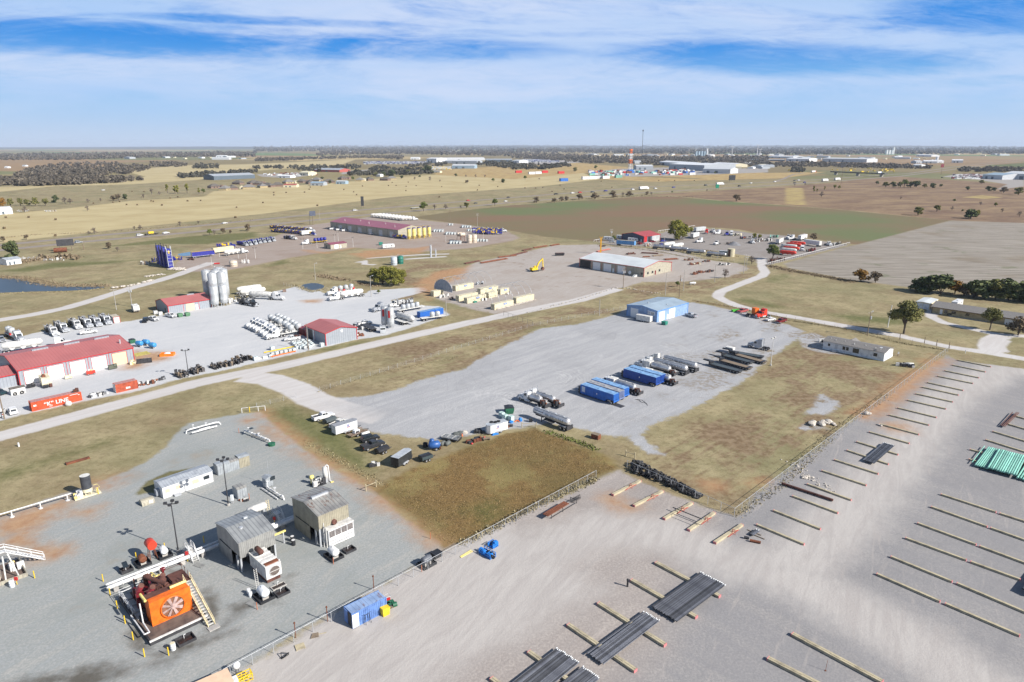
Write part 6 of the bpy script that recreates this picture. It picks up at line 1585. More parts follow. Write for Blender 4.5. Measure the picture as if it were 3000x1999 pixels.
# ================================================================ central lot and its edge
ang=R(43)
put2(pickup(WHITE),G3(255,205),G3(525,130),'white crew cab pickup with rusty junk in its bed parked on the grass')
put2(dump_trailer(DKGREY,3.2,True),G3(410,245),G3(545,195),'dark grey small tank trailer beside the white pickup')
put2(pickup(OFFW),G3(525,300),G3(690,225),'white pickup mostly hidden behind the big white cargo trailer')
r=put2(cargo_trailer(WHITE,mt('grey_trailer_roof',H(.30,.31,.33),.5),6.6),G3(530,385),G3(835,290),'white cargo trailer with grey roof and logo in front of a welding trailer')
def star_logo(r,x,y,z,s,side=-1):
 m=MB();t=text_mb('K',1.0*s,.03);t.v=[(x+a,y,z+b_+.15)for a,b_,c in t.v];link('logo',t.mesh('logo',[NAVY]),r)
 m.add([(x-.55*s,y-.002,z-.32*s),(x+.55*s,y-.002,z-.32*s),(x+.55*s,y-.002,z-.2*s),(x-.55*s,y-.002,z-.2*s)],[(0,1,2,3)]);link('logo_stripe',m.mesh('logo_stripe',[RED]),r)
star_logo(r,.3,-1.075,1.75,1.0)
def weld_trailer(q,q2,lb):
 k=Kit('utility_trailer','trailer');k.add('deck',MB().box(-2.4,2.4,-1.0,1.0,.55,.65),OLDWOOD);m=MB()
 for y in(-1,1):m.tube([(-2.4,y,.65),(-2.4,y,1.05),(2.4,y,1.05),(2.4,y,.65)],.04,4)
 k.add('side_rail',m,RUST);k.add('welder',MB().box(-.9,.6,-.5,.5,.65,1.5),PLAST);k.add('engine_panel',MB().box(-.7,.4,-.53,-.5,.8,1.3),DARK);k.add('tongue',MB().tube([(2.4,-.7,.6),(3.7,0,.55),(2.4,.7,.6)],.06,5),DARK)
 wheels(k,(-.6,.3),1.12,.36,.22);return put2(k,q,q2,lb)
weld_trailer(G3(700,430),G3(960,330),'rusty utility trailer carrying a pale welding machine')
r=empty('white_tank',P(G3(945,385)),ang,'small white tank lying on the grass behind the black cars','tank');part(r,'tank',MB().lathe([(.2,-1.1),(.45,-1.0),(.45,1.0),(.2,1.1)],12,0,(0,0,.55),ax='x'),WHITE);part(r,'saddle',MB().box(-.7,-.5,-.35,.35,0,.35).box(.5,.7,-.35,.35,0,.35),DARK)
put2(car(mt('black_car',H(.02,.022,.026),.25),True),G3(905,480),G3(1100,430),'black sport utility car behind the black pickup')
put2(pickup(mt('charcoal_car',H(.035,.037,.042),.3)),G3(910,590),G3(1170,505),'charcoal crew cab pickup in front of the black car')
put2(dump_trailer(BLACK,3.2,True),G3(1085,640),G3(1235,580),'black rounded tank trailer beside the charcoal pickup')
put2(cargo_trailer(mt('black_trailer',H(.03,.033,.035),.45),mt('pale_trailer_roof',H(.42,.45,.48),.45),5.6),C3(365,745),C3(500,655),'black cargo trailer with pale roof and white wheels')
put2(cargo_trailer(DKGREY,DKGREY,2.6)if False else dump_trailer(mt('dark_teal_grey',H(.05,.07,.075),.5),2.8),C3(625,680),C3(700,655),'dark grey boxy trailer with a lid near the black cargo trailer')
solo('engine_hoist',(lambda m:(clutter(m,-1,1,.7,.05,.9,16,31),m)[1])(MB()),[DARK,BLACK,OFFW],P(C3(150,720)),.4,'heap of black scrap machinery on the grass left of the black trailer','scrap')
r=empty('blue_tank_trailer',P(C3(750,560)),R(20),'blue round tank on a trailer with a white emblem and rusty bumper','trailer');part(r,'tank',MB().lathe([(.3,-1.5),(.9,-1.2),(.95,1.0),(.4,1.4)],16,0,(0,0,1.2),ax='x'),mt('tank_blue',H(.03,.10,.30),.4));part(r,'hump',MB().lathe([(.3,1.5),(.7,1.8),(.5,2.5),(.2,2.6)],14,0,(-.5,.5,0)),mt('tank_blue',None));part(r,'emblem',MB().cyl((1.25,-.1,1.35),(1.42,-.1,1.35),.28,n=10),WHITE);part(r,'bumper',MB().box(1.2,1.4,-1.0,1.0,.2,.6),RUST)
for s in(-1,1):link('wheel',wheel_me(.4,.25),r,(.2,s*1.05,.4))
solo('tyre_stack',MB().lathe([(.3,0),(.6,.05),(.6,1.0),(.3,1.1)],14),[RUBBER],P(C3(660,535)),0,'stack of black tyres behind the blue tank trailer','tyres')
for q,lb in((C3(830,520),'grey crumpled roll of liner beside the blue tank trailer'),(C3(880,520),'second grey roll of liner next to the folded trailer')):solo('liner_roll',MB().lathe([(.1,-.8),(.6,-.75),(.55,.7),(.15,.8)],10,0,(0,0,.5),ax='x'),[mt('grey_tarp',H(.13,.14,.13),.8,var=.3)],P(q),.5 if '2' in lb else 1.0,lb,'roll')
r=empty('gate_trailer',P(C3(920,470)),R(-25),'flat black trailer stacked with metal gates and a mesh ramp','trailer');m=MB();m.box(-2.6,2.2,-1.1,1.1,.55,.7);part(r,'deck',m,DARK);m=MB()
for i in range(7):m.box(-2.5,2.1,-1.0+i*.32,-.92+i*.32,.7,.95)
for i in range(4):m.box(-2.4+i*1.5,-2.34+i*1.5,-1.05,1.05,.95,1.0)
part(r,'gate_stack',m,OFFW);m=MB()
for i in range(8):m.box(2.2,2.26,-1.05+i*.3,-1.02+i*.3,.3,1.6)
m.box(2.2,2.26,-1.08,1.08,1.55,1.62);m.box(2.2,2.26,-1.08,1.08,.3,.36);part(r,'ramp',m,BLACK)
for s in(-1,1):link('wheel',wheel_me(.38,.24),r,(-.2,s*1.2,.38))
for i,(q,sc__)in enumerate(((C3(960,415),1.0),(C3(1000,405),.8))):solo('hose_heap',MB().lathe([(1.0,0),(.9,.3),(.5,.55),(.1,.6)],12),[mt('grey_tarp',None)],P(q),0,('larger' if i==0 else 'smaller')+' grey heap of netting behind the folded gates','heap')
solo('traffic_cone',MB().lathe([(.22,0),(.22,.05),(.16,.06),(.03,.75)],10),[ORANGE],P(C3(1022,430)),0,'orange cone standing at the corner of the gate trailer','cone')
solo('rock_heap',MB().lathe([(.9,0),(.7,.4),(.3,.65)],9),[ROCK],P(C3(1045,400)),0,'small tan heap of dirt beyond the gate trailer','heap')
m=MB();clutter(m,-2.6,2.2,1.2,.02,.8,24,66);m.tube([(-2.2,-.5,.1),(0,.8,.3),(2.0,.2,.1)],.06,5);solo('scrap_pile',m,[DARK,RUST,DARK],P(C3(1160,480)),.4,'scatter of dark pipes and fittings with a red float in the weeds','scrap')
for q,lb in((C3(1118,512),'round red float lying among dark pipes'),(C3(1240,450),'red valve wheel on the small wooden table')):solo('red_float',MB().lathe([(.05,0),(.28,.1),(.3,.3),(.05,.45)],10),[RED],P(q),0,lb,'float')
r=empty('wood_table',P(C3(1260,470)),.4,'small weathered wooden table in the weeds','table');part(r,'top',MB().box(-.9,.9,-.5,.5,.5,.58),OLDWOOD);part(r,'leg',MB().box(-.8,-.7,-.4,.4,0,.5).box(.7,.8,-.4,.4,0,.5),OLDWOOD)
r=put2(cargo_trailer(WHITE,mt('pale_trailer_roof',None),5.8),C3(1450,365),C3(1262,418),'white cargo trailer with three tyres on its roof')
star_logo(r,.2,1.075,1.7,.9);r2=r
for i,q in enumerate(((C3(1310,293)),(C3(1350,293)),(C3(1380,285)))):
 c=P(q,2.75);o_=link('tyre_on_roof',tym,None,(c.x,c.y,2.8));tag(o_,'black tyre lying on the white trailer roof, %s from the left'%ORD[i],'tyre','tyres on the trailer roof')
solo('blue_tarp',MB().prism([(-1.0,0),(1.0,0),(.7,.4),(-.6,.5)],'y',-.4,.4),[mt('tarp_blue',H(.03,.22,.62),.5)],P(C3(1345,415)),AR-.3,'bright blue tarp bundle by the wheels of the white trailer','tarp')
m=MB();clutter(m,-1.2,1.0,.8,.05,1.0,18,5);solo('trailer_jack_heap',m,[DARK,BLACK,DARK],P(C3(1190,395)),.3,'dark heap of machinery at the hitch of the white trailer','scrap')
dumpster(GREEN).put(P(C3(1482,200)),AR-.6,'dark green dumpster standing on the open lot',scale=1.25)
for i,q in enumerate((C3(1412,240),C3(1445,262),C3(1503,275))):tote(mt('pale_green_tote',H(.55,.72,.66),.45)).put(P(q),AR+pi/2,'pale green liquid tote beside the white trailer, %s from the left'%ORD[i],'pale green totes by the white trailer',1.15)
for q,lb in((C3(1595,282),'bright blue wrapped pump on the dirt'),(C3(1505,300),'flat blue tarp under the totes')):solo('blue_cover',MB().lathe([(.5,0),(.55,.5),(.3,.95 if 'pump' in lb else .3)],8),[mt('tarp_blue',None)],P(q),0,lb,'cover')
m=MB();clutter(m,-1.0,1.0,.6,.02,.5,12,71);solo('scrap_pile',m,[DARK,BLACK,RUST],P(C3(1490,335)),.2,'dark barrels and scrap behind the white trailer','scrap')
solo('red_scrap',MB().tube([(-.6,0,.1),(.2,.3,.4),(.7,-.2,.1)],.12,6),[ORANGE],P(C3(1560,292)),.2,'orange scrap piece beside the blue pump','scrap')
r=empty('black_box',P(C3(1697,290)),0,'small black box on the dirt in front of the tank trailer','box');part(r,'box',MB().box(-.45,.45,-.35,.35,0,.9),BLACK);part(r,'lid',MB().box(-.5,.5,-.4,.4,.9,.98),DARK)
# tank trucks and blue tanks
c=corner(E6(436,1030),R(134),12.4,2.1,-1,1);tank_trailer().put(c,R(134),'polished tank trailer lettered along its flank, alone at the yard edge')
tank_truck(WHITE,False,7.0,True).put(corner(E6(372,758),R(134),13,2.4,-1,1),R(134),'short silver tank truck with white cab, farther of the pair')
tank_truck(WHITE,False,4.2,True).put(corner(E6(225,770),R(134),9.5,2.4,-1,1),R(134),'smallest white tank truck between the two longer tankers')
kf=frac_tank(BLUE,mt('frac_roof_blue',H(.20,.36,.58),.5,var=.2));kg=frac_tank(mt('faded_blue_grey',H(.16,.20,.34),.55,var=.2),mt('frac_roof_grey',H(.33,.34,.36),.55,var=.25,rust=.2));kd=frac_tank(mt('dark_blue_paint',H(.022,.075,.32),.45),mt('frac_roof_blue',None))
near=P(E6(1030,688));e1=R(133.5)
def fr(k,dx,dy,lb,q=None):
 n_=near if q is None else P(q);c=off(n_,e1,6.1+dx,-1.25-dy);return k.put(c,e1,lb)
r=fr(kf,0,0,'bright blue ribbed frac tank with a white sign panel, nearest of the three');part(r,'sign_panel',MB().box(4.3,5.5,1.275,1.30,1.1,2.7),[mt('grey_sign',H(.55,.6,.68),.5)])
fr(kg,.3,2.95,'grey blue ribbed frac tank with a faded grey roof in the middle');fr(kf,.9,5.9,'bright blue ribbed frac tank farthest of the three');fr(kd,0,0,'darker blue ribbed frac tank standing alone between tank trucks',E6(1570,462));fr(kd,.2,2.9,'blue frac tank showing only its end behind the darker one',E6(1570,462))
solo('drip_mat',MB().box(-1.7,1.7,-1.0,1.0,0.01,.06),[DARK],P(E6(1095,690)),e1,'black drip mat on the gravel behind the nearest blue tank','mat')
m=MB();m.tube([(0,0,.05),(1.2,.3,.05),(2.4,-.6,.05),(4,-.4,.05),(5.2,-1.6,.05)],.05,5);m.tube([(.2,.5,.05),(1.8,.9,.05),(3.2,.1,.05),(4.4,-.9,.05)],.05,5);solo('black_hose',m,[RUBBER],P(E6(1310,615)),-.75,'black hoses trailing over the gravel behind a tank truck','hose')
for q,lb in((E6(1395,592),'tank truck with white cab and square cabinet between the blue tanks'),(E6(1845,465),'tank truck with white cab and square cabinet right of the dark blue tank'),(E6(1840,345),'tank truck with square cabinet, one behind in the row')):tank_truck(WHITE,True,10.0).put(corner(q,R(133.5),15.6,2.4,-1,1)+Vector((0,0,0)),R(133.5),lb,scale=.93)
tk=tank_trailer();c=corner(E6(1945,318),R(134),12.4,2.1,-1,1);tk.put(c,R(134),'polished lettered tank trailer coupled behind the boxy white cab')
c2=corner(E6(2070,280),R(134),12.4,2.1,-1,1);tk.put(c2,R(134),'polished lettered tank trailer farthest up the row')
tractor(WHITE,False).put(off(c,R(134),7.4,0),R(134),'white day cab truck ahead of the lettered tank trailer');tractor(OFFW,True).put(off(c,R(134),8.2,-3.4),R(134),'tall white sleeper truck behind the white day cab')
r=empty('rusty_bin',P(E6(810,1110)),R(-40),'rusty brown open bin standing at the weedy yard edge','bin');part(r,'bin',MB().box(-1.0,1.0,-.7,.7,0,1.2),RUST);part(r,'lid',MB().box(-1.03,1.03,-.73,.73,1.2,1.26),OLDWOOD)
# lowboys and bobtail
kb=tractor(mt('silver_paint',H(.40,.42,.45),.35,.3),True);put2(kb,B4(985,1190),B4(715,1140),'silver grey bobtail truck with a long bare frame')
for i,(a,b_,lb)in enumerate(((B4(735,1408),B4(310,1292),'lowboy trailer nearest the camera with a black gooseneck'),(B4(820,1378),B4(410,1262),'lowboy trailer next behind the nearest one'),(B4(835,1325),B4(430,1215),'lowboy trailer in the middle of the row'),(B4(935,1318),B4(560,1215),'old lowboy trailer with rusty deck carrying parts'),(B4(930,1270),B4(490,1195),'farthest lowboy trailer under the silver truck'))):put2(lowboy(14.0,OLDWOOD if i%2 else DKGREY),a,b_,lb)
r=empty('white_box',P(B4(590,1195)),R(-45),'white flat box load sitting on a lowboy deck','box');part(r,'box',MB().box(-1.4,1.4,-.9,.9,.95,1.7),OFFW);part(r,'rim',MB().box(-1.45,1.45,-.95,.95,1.7,1.78),OFFW)
light_pole(9.5,2,OFFW).put(P(B4(965,1322)),R(45),'pale light pole at the end of the lowboy trailers')
put2(pickup(mt('silver_paint',None)),B4(290,890),B4(180,858),'silver pickup parked beside the blue building')
# building
o=P(B3(1957,610))
r,pn=gable('blue_workshop','building','pale blue metal workshop with a grey roof and white roll up doors',o,R(43),22.5,15.4,4.7,5.7,SKYB,ROOFB,mt('blue_trim',H(.12,.30,.62),.5),
   [('f',1.6,3.6,.05,4.0,DOORW,'roll_up_door'),('f',7.0,1.0,.05,2.2,DOORW,'door'),('f',8.6,4.2,.05,4.2,DOORW,'roll_up_door'),('l',9.6,3.9,.05,3.9,DOORW,'roll_up_door'),('l',1.2,3.6,2.6,4.1,PLAST,'sign')],over=.15)
def wall_text(r,txt,size,x,y,z,mat,name='lettering',face='l',thick=.02):
 t=text_mb(txt,size,thick)
 t.v=[(-.085,y-a,z+b_)if face=='l' else(x+a,y,z+b_)for a,b_,c in t.v]
 return link(name,t.mesh(name,[mat]),r)
wall_text(r,'TT',1.1,0,4.1,3.35,NAVY)
m=MB()
for i in range(3):m.box(-.09,-.075,1.5+.1*(i==2),3.1,2.85+i*.35,3.0+i*.35)
link('lettering',m.mesh('lettering',[DKGREY]),r)
for x,y in((6,9),(14,6),(11,3)):part(r,'roof_vent',MB().box(x,x+.4,y,y+.4,4.8,6.1 if y>8 else 5.5),STEEL)
put2(cargo_trailer(OFFW,OFFW,6.8),tile(1820,860,6.1136)(530,525),tile(1820,860,6.1136)(275,480),'white cargo trailer parked along the wall of the blue workshop')
dumpster(mt('teal_green_paint',H(.03,.22,.16),.5)).put(P(tile(1820,860,6.1136)(775,560)),R(43),'bright green dumpster at the corner of the blue workshop')
# red truck row
put2(tractor(mt('signal_red',H(.62,.05,.03),.35),True),G8(930,415),G8(690,450),'bright red semi truck with chrome grille in the parked row');r=empty('dismantled_truck',P(G8(640,410)),R(200),'dismantled orange sleeper box on a bare black frame beside the red truck','truck part');part(r,'sleeper_box',MB().box(-2.2,-.2,-1.1,1.1,1.0,3.6),[ORANGE]);m=MB();m.box(-2.5,3.2,-.5,-.35,.7,.95);m.box(-2.5,3.2,.35,.5,.7,.95);clutter(m,.3,3,.6,.7,1.6,12,8);part(r,'frame',m,[BLACK,DARK,RUST])
for x in(-1.8,2.4):
 for s in(-1,1):link('wheel',wheel_me(.5,.4),r,(x,s*.95,.5))
put2(car(WHITE,False),G8(1020,480),G8(895,500),'white sedan parked right of the red truck');put2(pickup(DKRED),G8(1225,500),G8(1075,545),'dark maroon pickup at the right end of the red truck row');put2(pickup(mt('faded_red',H(.35,.08,.08),.5)),G8(530,325),G8(390,360),'wrecked red and white pickup at the left end of the truck row')
solo('green_boat',MB().prism([(-1.6,.2),(1.6,.2),(2.1,.9),(-1.7,.9)],'y',-.7,.7),[mt('lime_green',H(.08,.45,.04),.5)],P(G8(330,325)),.3,'lime green wedge shaped machine cover left of the wrecked pickup','cover')
# mobile home
o=P(B5(903,970));r,pn=gable('mobile_home','house','long white mobile home with a dark shingle roof and skirting',o,R(43),8.2,20.5,3.0,3.9,WHITE,SHINGLE,None,[('l',2.2,1.2,1.2,2.3,GLASS,'window'),('l',8.2,2.0,.9,2.5,GLASS,'patio_door'),('l',11.6,.9,1.2,2.4,GLASS,'window'),('l',12.8,.9,1.2,2.4,GLASS,'window'),('l',15.4,1.0,.6,2.6,STEEL,'door'),('l',18.0,.8,1.5,2.4,GLASS,'window')],cross=True,over=.3)
part(r,'skirting',MB().box(-.06,0,0,20.5,0,.75).box(0,8.2,-.06,0,0,.75),[PLAST]);part(r,'dormer',MB().prism([(0,3.2),(1.6,4.2),(3.2,3.2)],'x',4.3,8.4)if False else MB().prism([(11.2,3.1),(12.8,4.1),(14.4,3.1)],'x',4.3,8.5),SHINGLE)
for x,y in((1.5,3.5),(2.2,7),(1.4,10.5),(2.4,14),(1.8,17),(2.6,19)):part(r,'roof_vent',MB().cyl((x,y,3.2),(x,y,3.9),.13,n=7),OFFW)
r2=part(r,'satellite_dish',MB().lathe([(.05,0),(.4,.08),(.5,.16)],14,0,(1.0,1.6,4.2)).cyl((1.0,1.6,3.2),(1.0,1.6,4.2),.04,n=5),PLAST);part(r,'door_step',MB().box(-1.4,-.1,15.2,16.6,0,.6),STEEL)
r=empty('meter_post',P(B5(1035,920)),0,'grey meter post standing right of the mobile home','post');part(r,'post',MB().box(-.1,.1,-.1,.1,0,1.6),OLDWOOD);part(r,'meter_box',MB().box(-.25,.25,-.2,-.1,.8,1.5),STEEL)
m=MB();clutter(m,-2.6,2.4,1.3,.03,1.1,30,17);m.lathe([(.2,-1.2),(.45,-1.1),(.45,1.1),(.2,1.2)],10,2,(1.5,1.2,.6),ax='x');solo('scrap_pile',m,[BLACK,DARK,OFFW],P(B5(1105,1015)),-.3,'heap of black scrap and a pale tank in the grass below the mobile home','scrap')
m=MB();clutter(m,-1.2,1.2,1.0,.03,1.3,16,18);solo('scrap_pile',m,[BROWN,DARK,OFFW],P(B5(345,795)),0,'brown junk heap at the far end of the mobile home','scrap')
# house at right with garage, camper, trees
o=P(B5(2300,672));r,pn=gable('brick_house','house','long low tan house with a grey shingle roof at the right edge',o,R(43),12,37,2.9,4.3,mt('tan_brick',H(.42,.34,.20),.9),SHINGLE,mt('brown_fascia',H(.12,.08,.05),.7),[('l',28,1.6,1.0,2.2,GLASS,'window'),('l',33,1.0,.1,2.2,DOORW,'door'),('l',31.2,1.2,.9,2.2,GLASS,'window'),('l',23,1.4,1.0,2.2,GLASS,'window'),('l',6,4.5,.1,2.3,DOORW,'garage_door')],cross=True,over=.6)
o=P(B5(1325,497));gable('tin_garage','shed','cream metal shed with pale roof and grey double doors beside the tan house',o,R(45),12.4,5.8,2.8,3.1,CREAM,ROOFW,None,[('l',.3,2.5,.1,2.5,PLAST,'door'),('l',3.0,2.5,.1,2.5,PLAST,'door')],over=.1)
put2(travel_trailer(WHITE,9.5),B5(1620,445),B5(1525,495),'white motorhome standing at the end of the tan house')
put2(car(BLACK,True),B5(1590,555),B5(1490,545),'black car under the eaves of the tan house');r=empty('front_path',P(B5(1650,575)),R(133),'pale concrete strip along the front of the tan house','path');part(r,'slab',MB().box(-8,6,-.9,.9,0,.05),CONC);r['kind']='structure'
# poles on this side
utility_pole(9.5,1,1,OLDWOOD,True).put(P(B5(755,738)),R(30),'utility pole with lamp behind the mobile home');r=empty('bare_pole',P(B5(942,658)),0,'bare pale leaning pole beside the big olive tree','utility pole');part(r,'pole',MB().cyl((0,0,0),(.5,.2,9.0),.2,.13,8),OFFW);part(r,'cap',MB().cyl((.5,.2,9.0),(.51,.2,9.08),.14,n=8),OFFW)
for q,lb in((B5(1280,800),'thick fence post beside the lane opposite the driveway'),(B5(1390,825),'second thick fence post beside the lane'),(B5(1505,850),'thick corner post where the fences meet'),(B5(1655,895),'short white marker post at the lane verge'),(B5(1052,770),'tall thin post behind the mobile home fence')):solo('fence_post',MB().cyl((0,0,0),(0,0,2.3 if 'short' not in lb else 1.2),.12,n=7),[OLDWOOD if 'white' not in lb else WHITE],P(q),0,lb,'post')
g_=random.Random(5)
def rocks(path_,n,label,group,smin=.25,smax=.6,spread=.6):
 p=[P(q)for q in path_];segs=[(a,b_)for a,b_ in zip(p[:-1],p[1:])];L=sum((b_-a).length for a,b_ in segs)
 protos=[]
 for t in range(4):
  m=MB();gg=random.Random(t);m.lathe([(.5,0),(.95+gg.uniform(-.2,.1),.35),(.75,.75),(.25,.95)],7,smooth=False);m.v=[(x*gg.uniform(.8,1.15),y*gg.uniform(.8,1.15),z)for x,y,z in m.v];protos.append(m.mesh('rock',[ROCK]))
 for i in range(n):
  t=(i+.5)/n*L+g_.uniform(-.3,.3)
  for a,b_ in segs:
   l=(b_-a).length
   if t<=l:break
   t-=l
  c=a+(b_-a)*min(1,t/l);s=g_.uniform(smin,smax)
  o_=link('rock',protos[i%4],None,(c.x+g_.uniform(-spread,spread),c.y+g_.uniform(-spread,spread),0),g_.uniform(0,6));o_.scale=(s,s*.85,s*.8);tag(o_,label,'rock',group)
rocks((B3(755,525),B3(900,490),B3(1030,455),B3(1300,385),B3(1500,320),B3(1570,295)),46,'pale rock in the line along the edge of the gravel road and grass','edging rocks along the road',.3,.6,.4)
rocks((B3(1570,295),B3(1700,300),B3(1850,330),B3(2000,350)),18,'pale rock in the line behind the blue workshop','edging rocks behind the workshop',.3,.6,.4)
rocks((C5(1000,190)if False else C5(770,205),C5(775,212)),2,'tan boulder by the fence at the far sills','boulders by the fence',.7,1.1,.5)
rocks((C5(240,300),C5(400,280),C5(440,300)),14,'grey rock in the rubble heap inside the corner fence','rubble inside the fence',.5,1.3,1.0);rocks((C5(160,790),C5(235,775)),10,'pale rock in the small cluster among the fence row sills','rock cluster in the sills',.3,.6,.5);rocks((C5(860,300),C5(900,310)),2,'tan rock lying at the end of a timber sill','rocks by a sill',.5,.7,.5)
rocks((C5(30,640),C5(140,690),C5(190,760),C5(330,850),C5(460,930)),60,'bit of pale crushed stone heaped along the fence row','crushed stone along the fence row',.12,.32,1.3)
# ================================================================ red roofed yard, left
o=P(B1(190,1195));RB=R(48)
ds=[('f',1.4+i*6.15,4.3,.05,4.2,DOORT if i==4 else DOORW,'roll_up_door',None,.04,TRIMR)for i in range(5)]+[('f',6.6+i*6.1,.14,0,4.6,TRIMR,'downpipe')for i in range(4)]
r,pn=gable('red_roof_workshop','building','long red roofed grey workshop with four white roll up doors and a tan one',o,RB,32.5,24,4.9,7.0,GREYP,ROOFR,TRIMR,ds)
for x in(7,16,25):part(r,'ridge_vent',MB().box(x,x+4.5,11.6,12.4,6.95,7.5),GREYP)
part(r,'flue',MB().cyl((30.5,5,5.4),(30.5,5,7.2),.25,n=8),STEEL)
gable('red_roof_annex','building','low red roofed annex joined to the left end of the long red workshop',off(o,RB,-14.6,1.5),RB,14.3,12,3.6,5.0,GREYP,ROOFR,TRIMR,[('f',9.6,.16,0,3.4,TRIMR,'downpipe')])
o=P(F2(1540,740))
r,pn=gable('red_roof_shop','building','square grey shop with a red hipped looking gable roof beside parked cement trucks',o,R(43),12.8,15.5,4.6,6.0,GREYP,ROOFR.copy(),TRIMR,[('l',10.0,3.4,.05,3.9,BLACK,'doorway_shade_panel'),('l',13.6,1.2,.05,4.2,OFFW,'door_leaf'),('l',8.6,1.2,.05,4.2,OFFW,'door_leaf'),('l',8.3,.16,0,4.4,TRIMR,'downpipe'),('f',6.2,.9,3.9,4.8,PLAST,'vent_panel')],cross=True,over=.3)  # open doorway is a black panel painting interior shade on a closed wall
o=P(B1(1552,535))
r,pn=gable('red_roof_shed','building','long red roofed grey shed next to the tall grey silos',o,R(46),18.5,14,3.7,5.6,GREYP,ROOFR,TRIMR,[('f',7.5,3.6,.05,3.2,DOORT,'roll_up_door'),('f',11.6,1.0,.05,2.3,DOORW,'door'),('f',6.3,.16,0,3.5,TRIMR,'downpipe'),('f',13,.16,0,3.5,TRIMR,'downpipe'),('l',3,1,.05,2.2,DKGREY,'door')])
part(r,'ridge_vent',MB().box(11,14,6.6,7.4,5.55,6.0),GREYP)
ks,kt=vtank(1.75,9.3,SILO,1.6),vtank(2.1,14.2,SILO,1.6)
for i,q in enumerate((B1(1980,470),B1(2062,455))):ks.put(P(q),R(20),'front grey silo of the cluster, %s'%('left one' if i==0 else 'right one'),'short silos')
for i,q in enumerate((B1(1920,395),B1(1975,425),B1(2005,395),B1(2060,415),B1(2075,385),B1(2030,370))):kt.put(P(q),R(20),'tall grey silo in the back cluster, %s from the red roofed shed'%ORD[i],'tall silos in the cluster',(.95,.95,.96))
m=MB();clutter(m,-3,3,1.4,.05,2.2,30,44);solo('blower_pipework',m,[OFFW,DUSTY,STEEL],P(B1(2115,430)),.6,'white blower pipework at the foot of the grey silos','pipework')
kb2=bulk_trailer();kb2.put(P(B2(265,340)),R(42),'dusty cream bulk tank trailer parked behind the silos',scale=1.0);kb2.put(P(B2(300,365)),R(40),'second dusty cream bulk tank trailer next to the silos')
put2(bulk_trailer(WHITE),B2(215,390),B2(530,405),'dusty bulk tanker with white cab pulled up beside the silos');put2(pump_truck(BLACK,DUSTY,DARK,DARK,3),B2(130,430),B2(330,470),'dark truck carrying pipework below the silos')
kp=[pump_truck(WHITE,DUSTY,OFFW,DARK,1),pump_truck(mt('silver_paint',None),DUSTY,STEEL,DARK,2)]
for i,(a,b_)in enumerate(((F1(750,480),F1(1000,640)),(F1(915,425),F1(1165,570)),(F1(1160,370),F1(1385,515)),(F1(1345,345),F1(1570,490)),(F1(1515,325),F1(1730,475)),(F1(1680,290),F1(1895,445)))):put2(kp[i%2 if i!=4 else 1],a,b_,'grey cement pump truck in the yard row, %s from its left end'%ORD[i],'grey pump trucks in the row')
put2(pod_truck(mt('silver_paint',None),2,2),F1(120,590),F1(390,720),'silver bulk pod truck standing apart left of the pump trucks');put2(pickup(mt('silver_paint',None)),F1(-40,660),F1(85,735),'silver truck cut by the left edge in the yard')
put2(pickup(WHITE),F1(1350,590),F1(1670,545),'white pickup parked across the front of the pump trucks');put2(tractor(WHITE,True),F1(905,800),F1(1165,770),'white sleeper truck showing above the red roof');kb2.put(P(F1(430,850)),R(36),'tan hopper bulk trailer half hidden behind the red roof')
r=kb2 and container(6.06,OFFW,mt('tan_box_roof',H(.42,.38,.30),.7)).put(corner(B1(1108,612),R(-47),6.06,2.44,1,1),R(-47),'tan storage container with red edges beside the pump trucks')
part(r,'edge_trim',MB().box(3.03,3.08,-1.22,-1.08,0,2.6).box(3.03,3.08,1.08,1.22,0,2.6).box(3.03,3.08,-1.08,1.08,2.46,2.6),TRIMR)
put2(travel_trailer(OFFW,5.5),B1(1225,490),B1(1275,535),'small white camper trailer by the utility poles');put2(car(mt('black_car',None),True),B1(1350,590),B1(1320,625),'black car nosed out of the yard edge');put2(pickup(WHITE),B1(1375,580),B1(1450,605),'white pickup beside the black car');put2(pickup(WHITE),B1(1535,555),B1(1605,572),'white pickup in front of the red roofed shed')
for q,lb in((B1(1655,560),'green dumpster left of its twin by the red shed'),(B1(1722,552),'green dumpster right of its twin by the red shed')):dumpster(mt('bin_green',H(.10,.22,.12),.6)).put(P(q),R(45),lb)
for i,q in enumerate((B1(1430,535),B1(1475,545),B1(1595,515))):tote(OFFW).put(P(q),R(45),'pale crate near the corner of the red shed, %s from the left'%ORD[i],'pale crates',1.3)
dumpster().put(P(B1(1215,800)),R(45),'dark green dumpster at the end of the long red roof')
kh=htank(.85,2.4,mt('drum_blue',H(.05,.25,.52),.45),False)
for i,q in enumerate((B1(1285,835),B1(1345,822),B1(1405,850))):kh.put(P(q),R(-20),'blue horizontal tank beyond the red workshop, %s from the left'%ORD[i],'blue tanks')
solo('yellow_mat',MB().box(-2.4,2.4,-2.2,2.2,.01,.05),[mt('yellow_mat',H(.50,.42,.12),.9,var=.2)],P(B1(1300,900)),R(46),'yellow mat lying on the red dirt beyond the workshop','mat')
r=empty('orange_trough',P(B1(1540,915)),R(10),'orange open trough holding a white bundle on the gravel','trough');m=MB();m.box(-2.2,2.2,-1.3,-1.1,0,.9);m.box(-2.2,2.2,1.1,1.3,0,.9);m.box(-2.2,-2.0,-1.1,1.1,0,.9);m.box(2.0,2.2,-1.1,1.1,0,.9);m.box(-2,2,-1.1,1.1,0,.1);part(r,'wall',m,[mt('bright_orange',H(.85,.22,.02),.5)]);part(r,'bundle',MB().lathe([(.3,-1),(.6,-.6),(.6,.6),(.3,1)],10,0,(0,0,.6),ax='x'),WHITE)
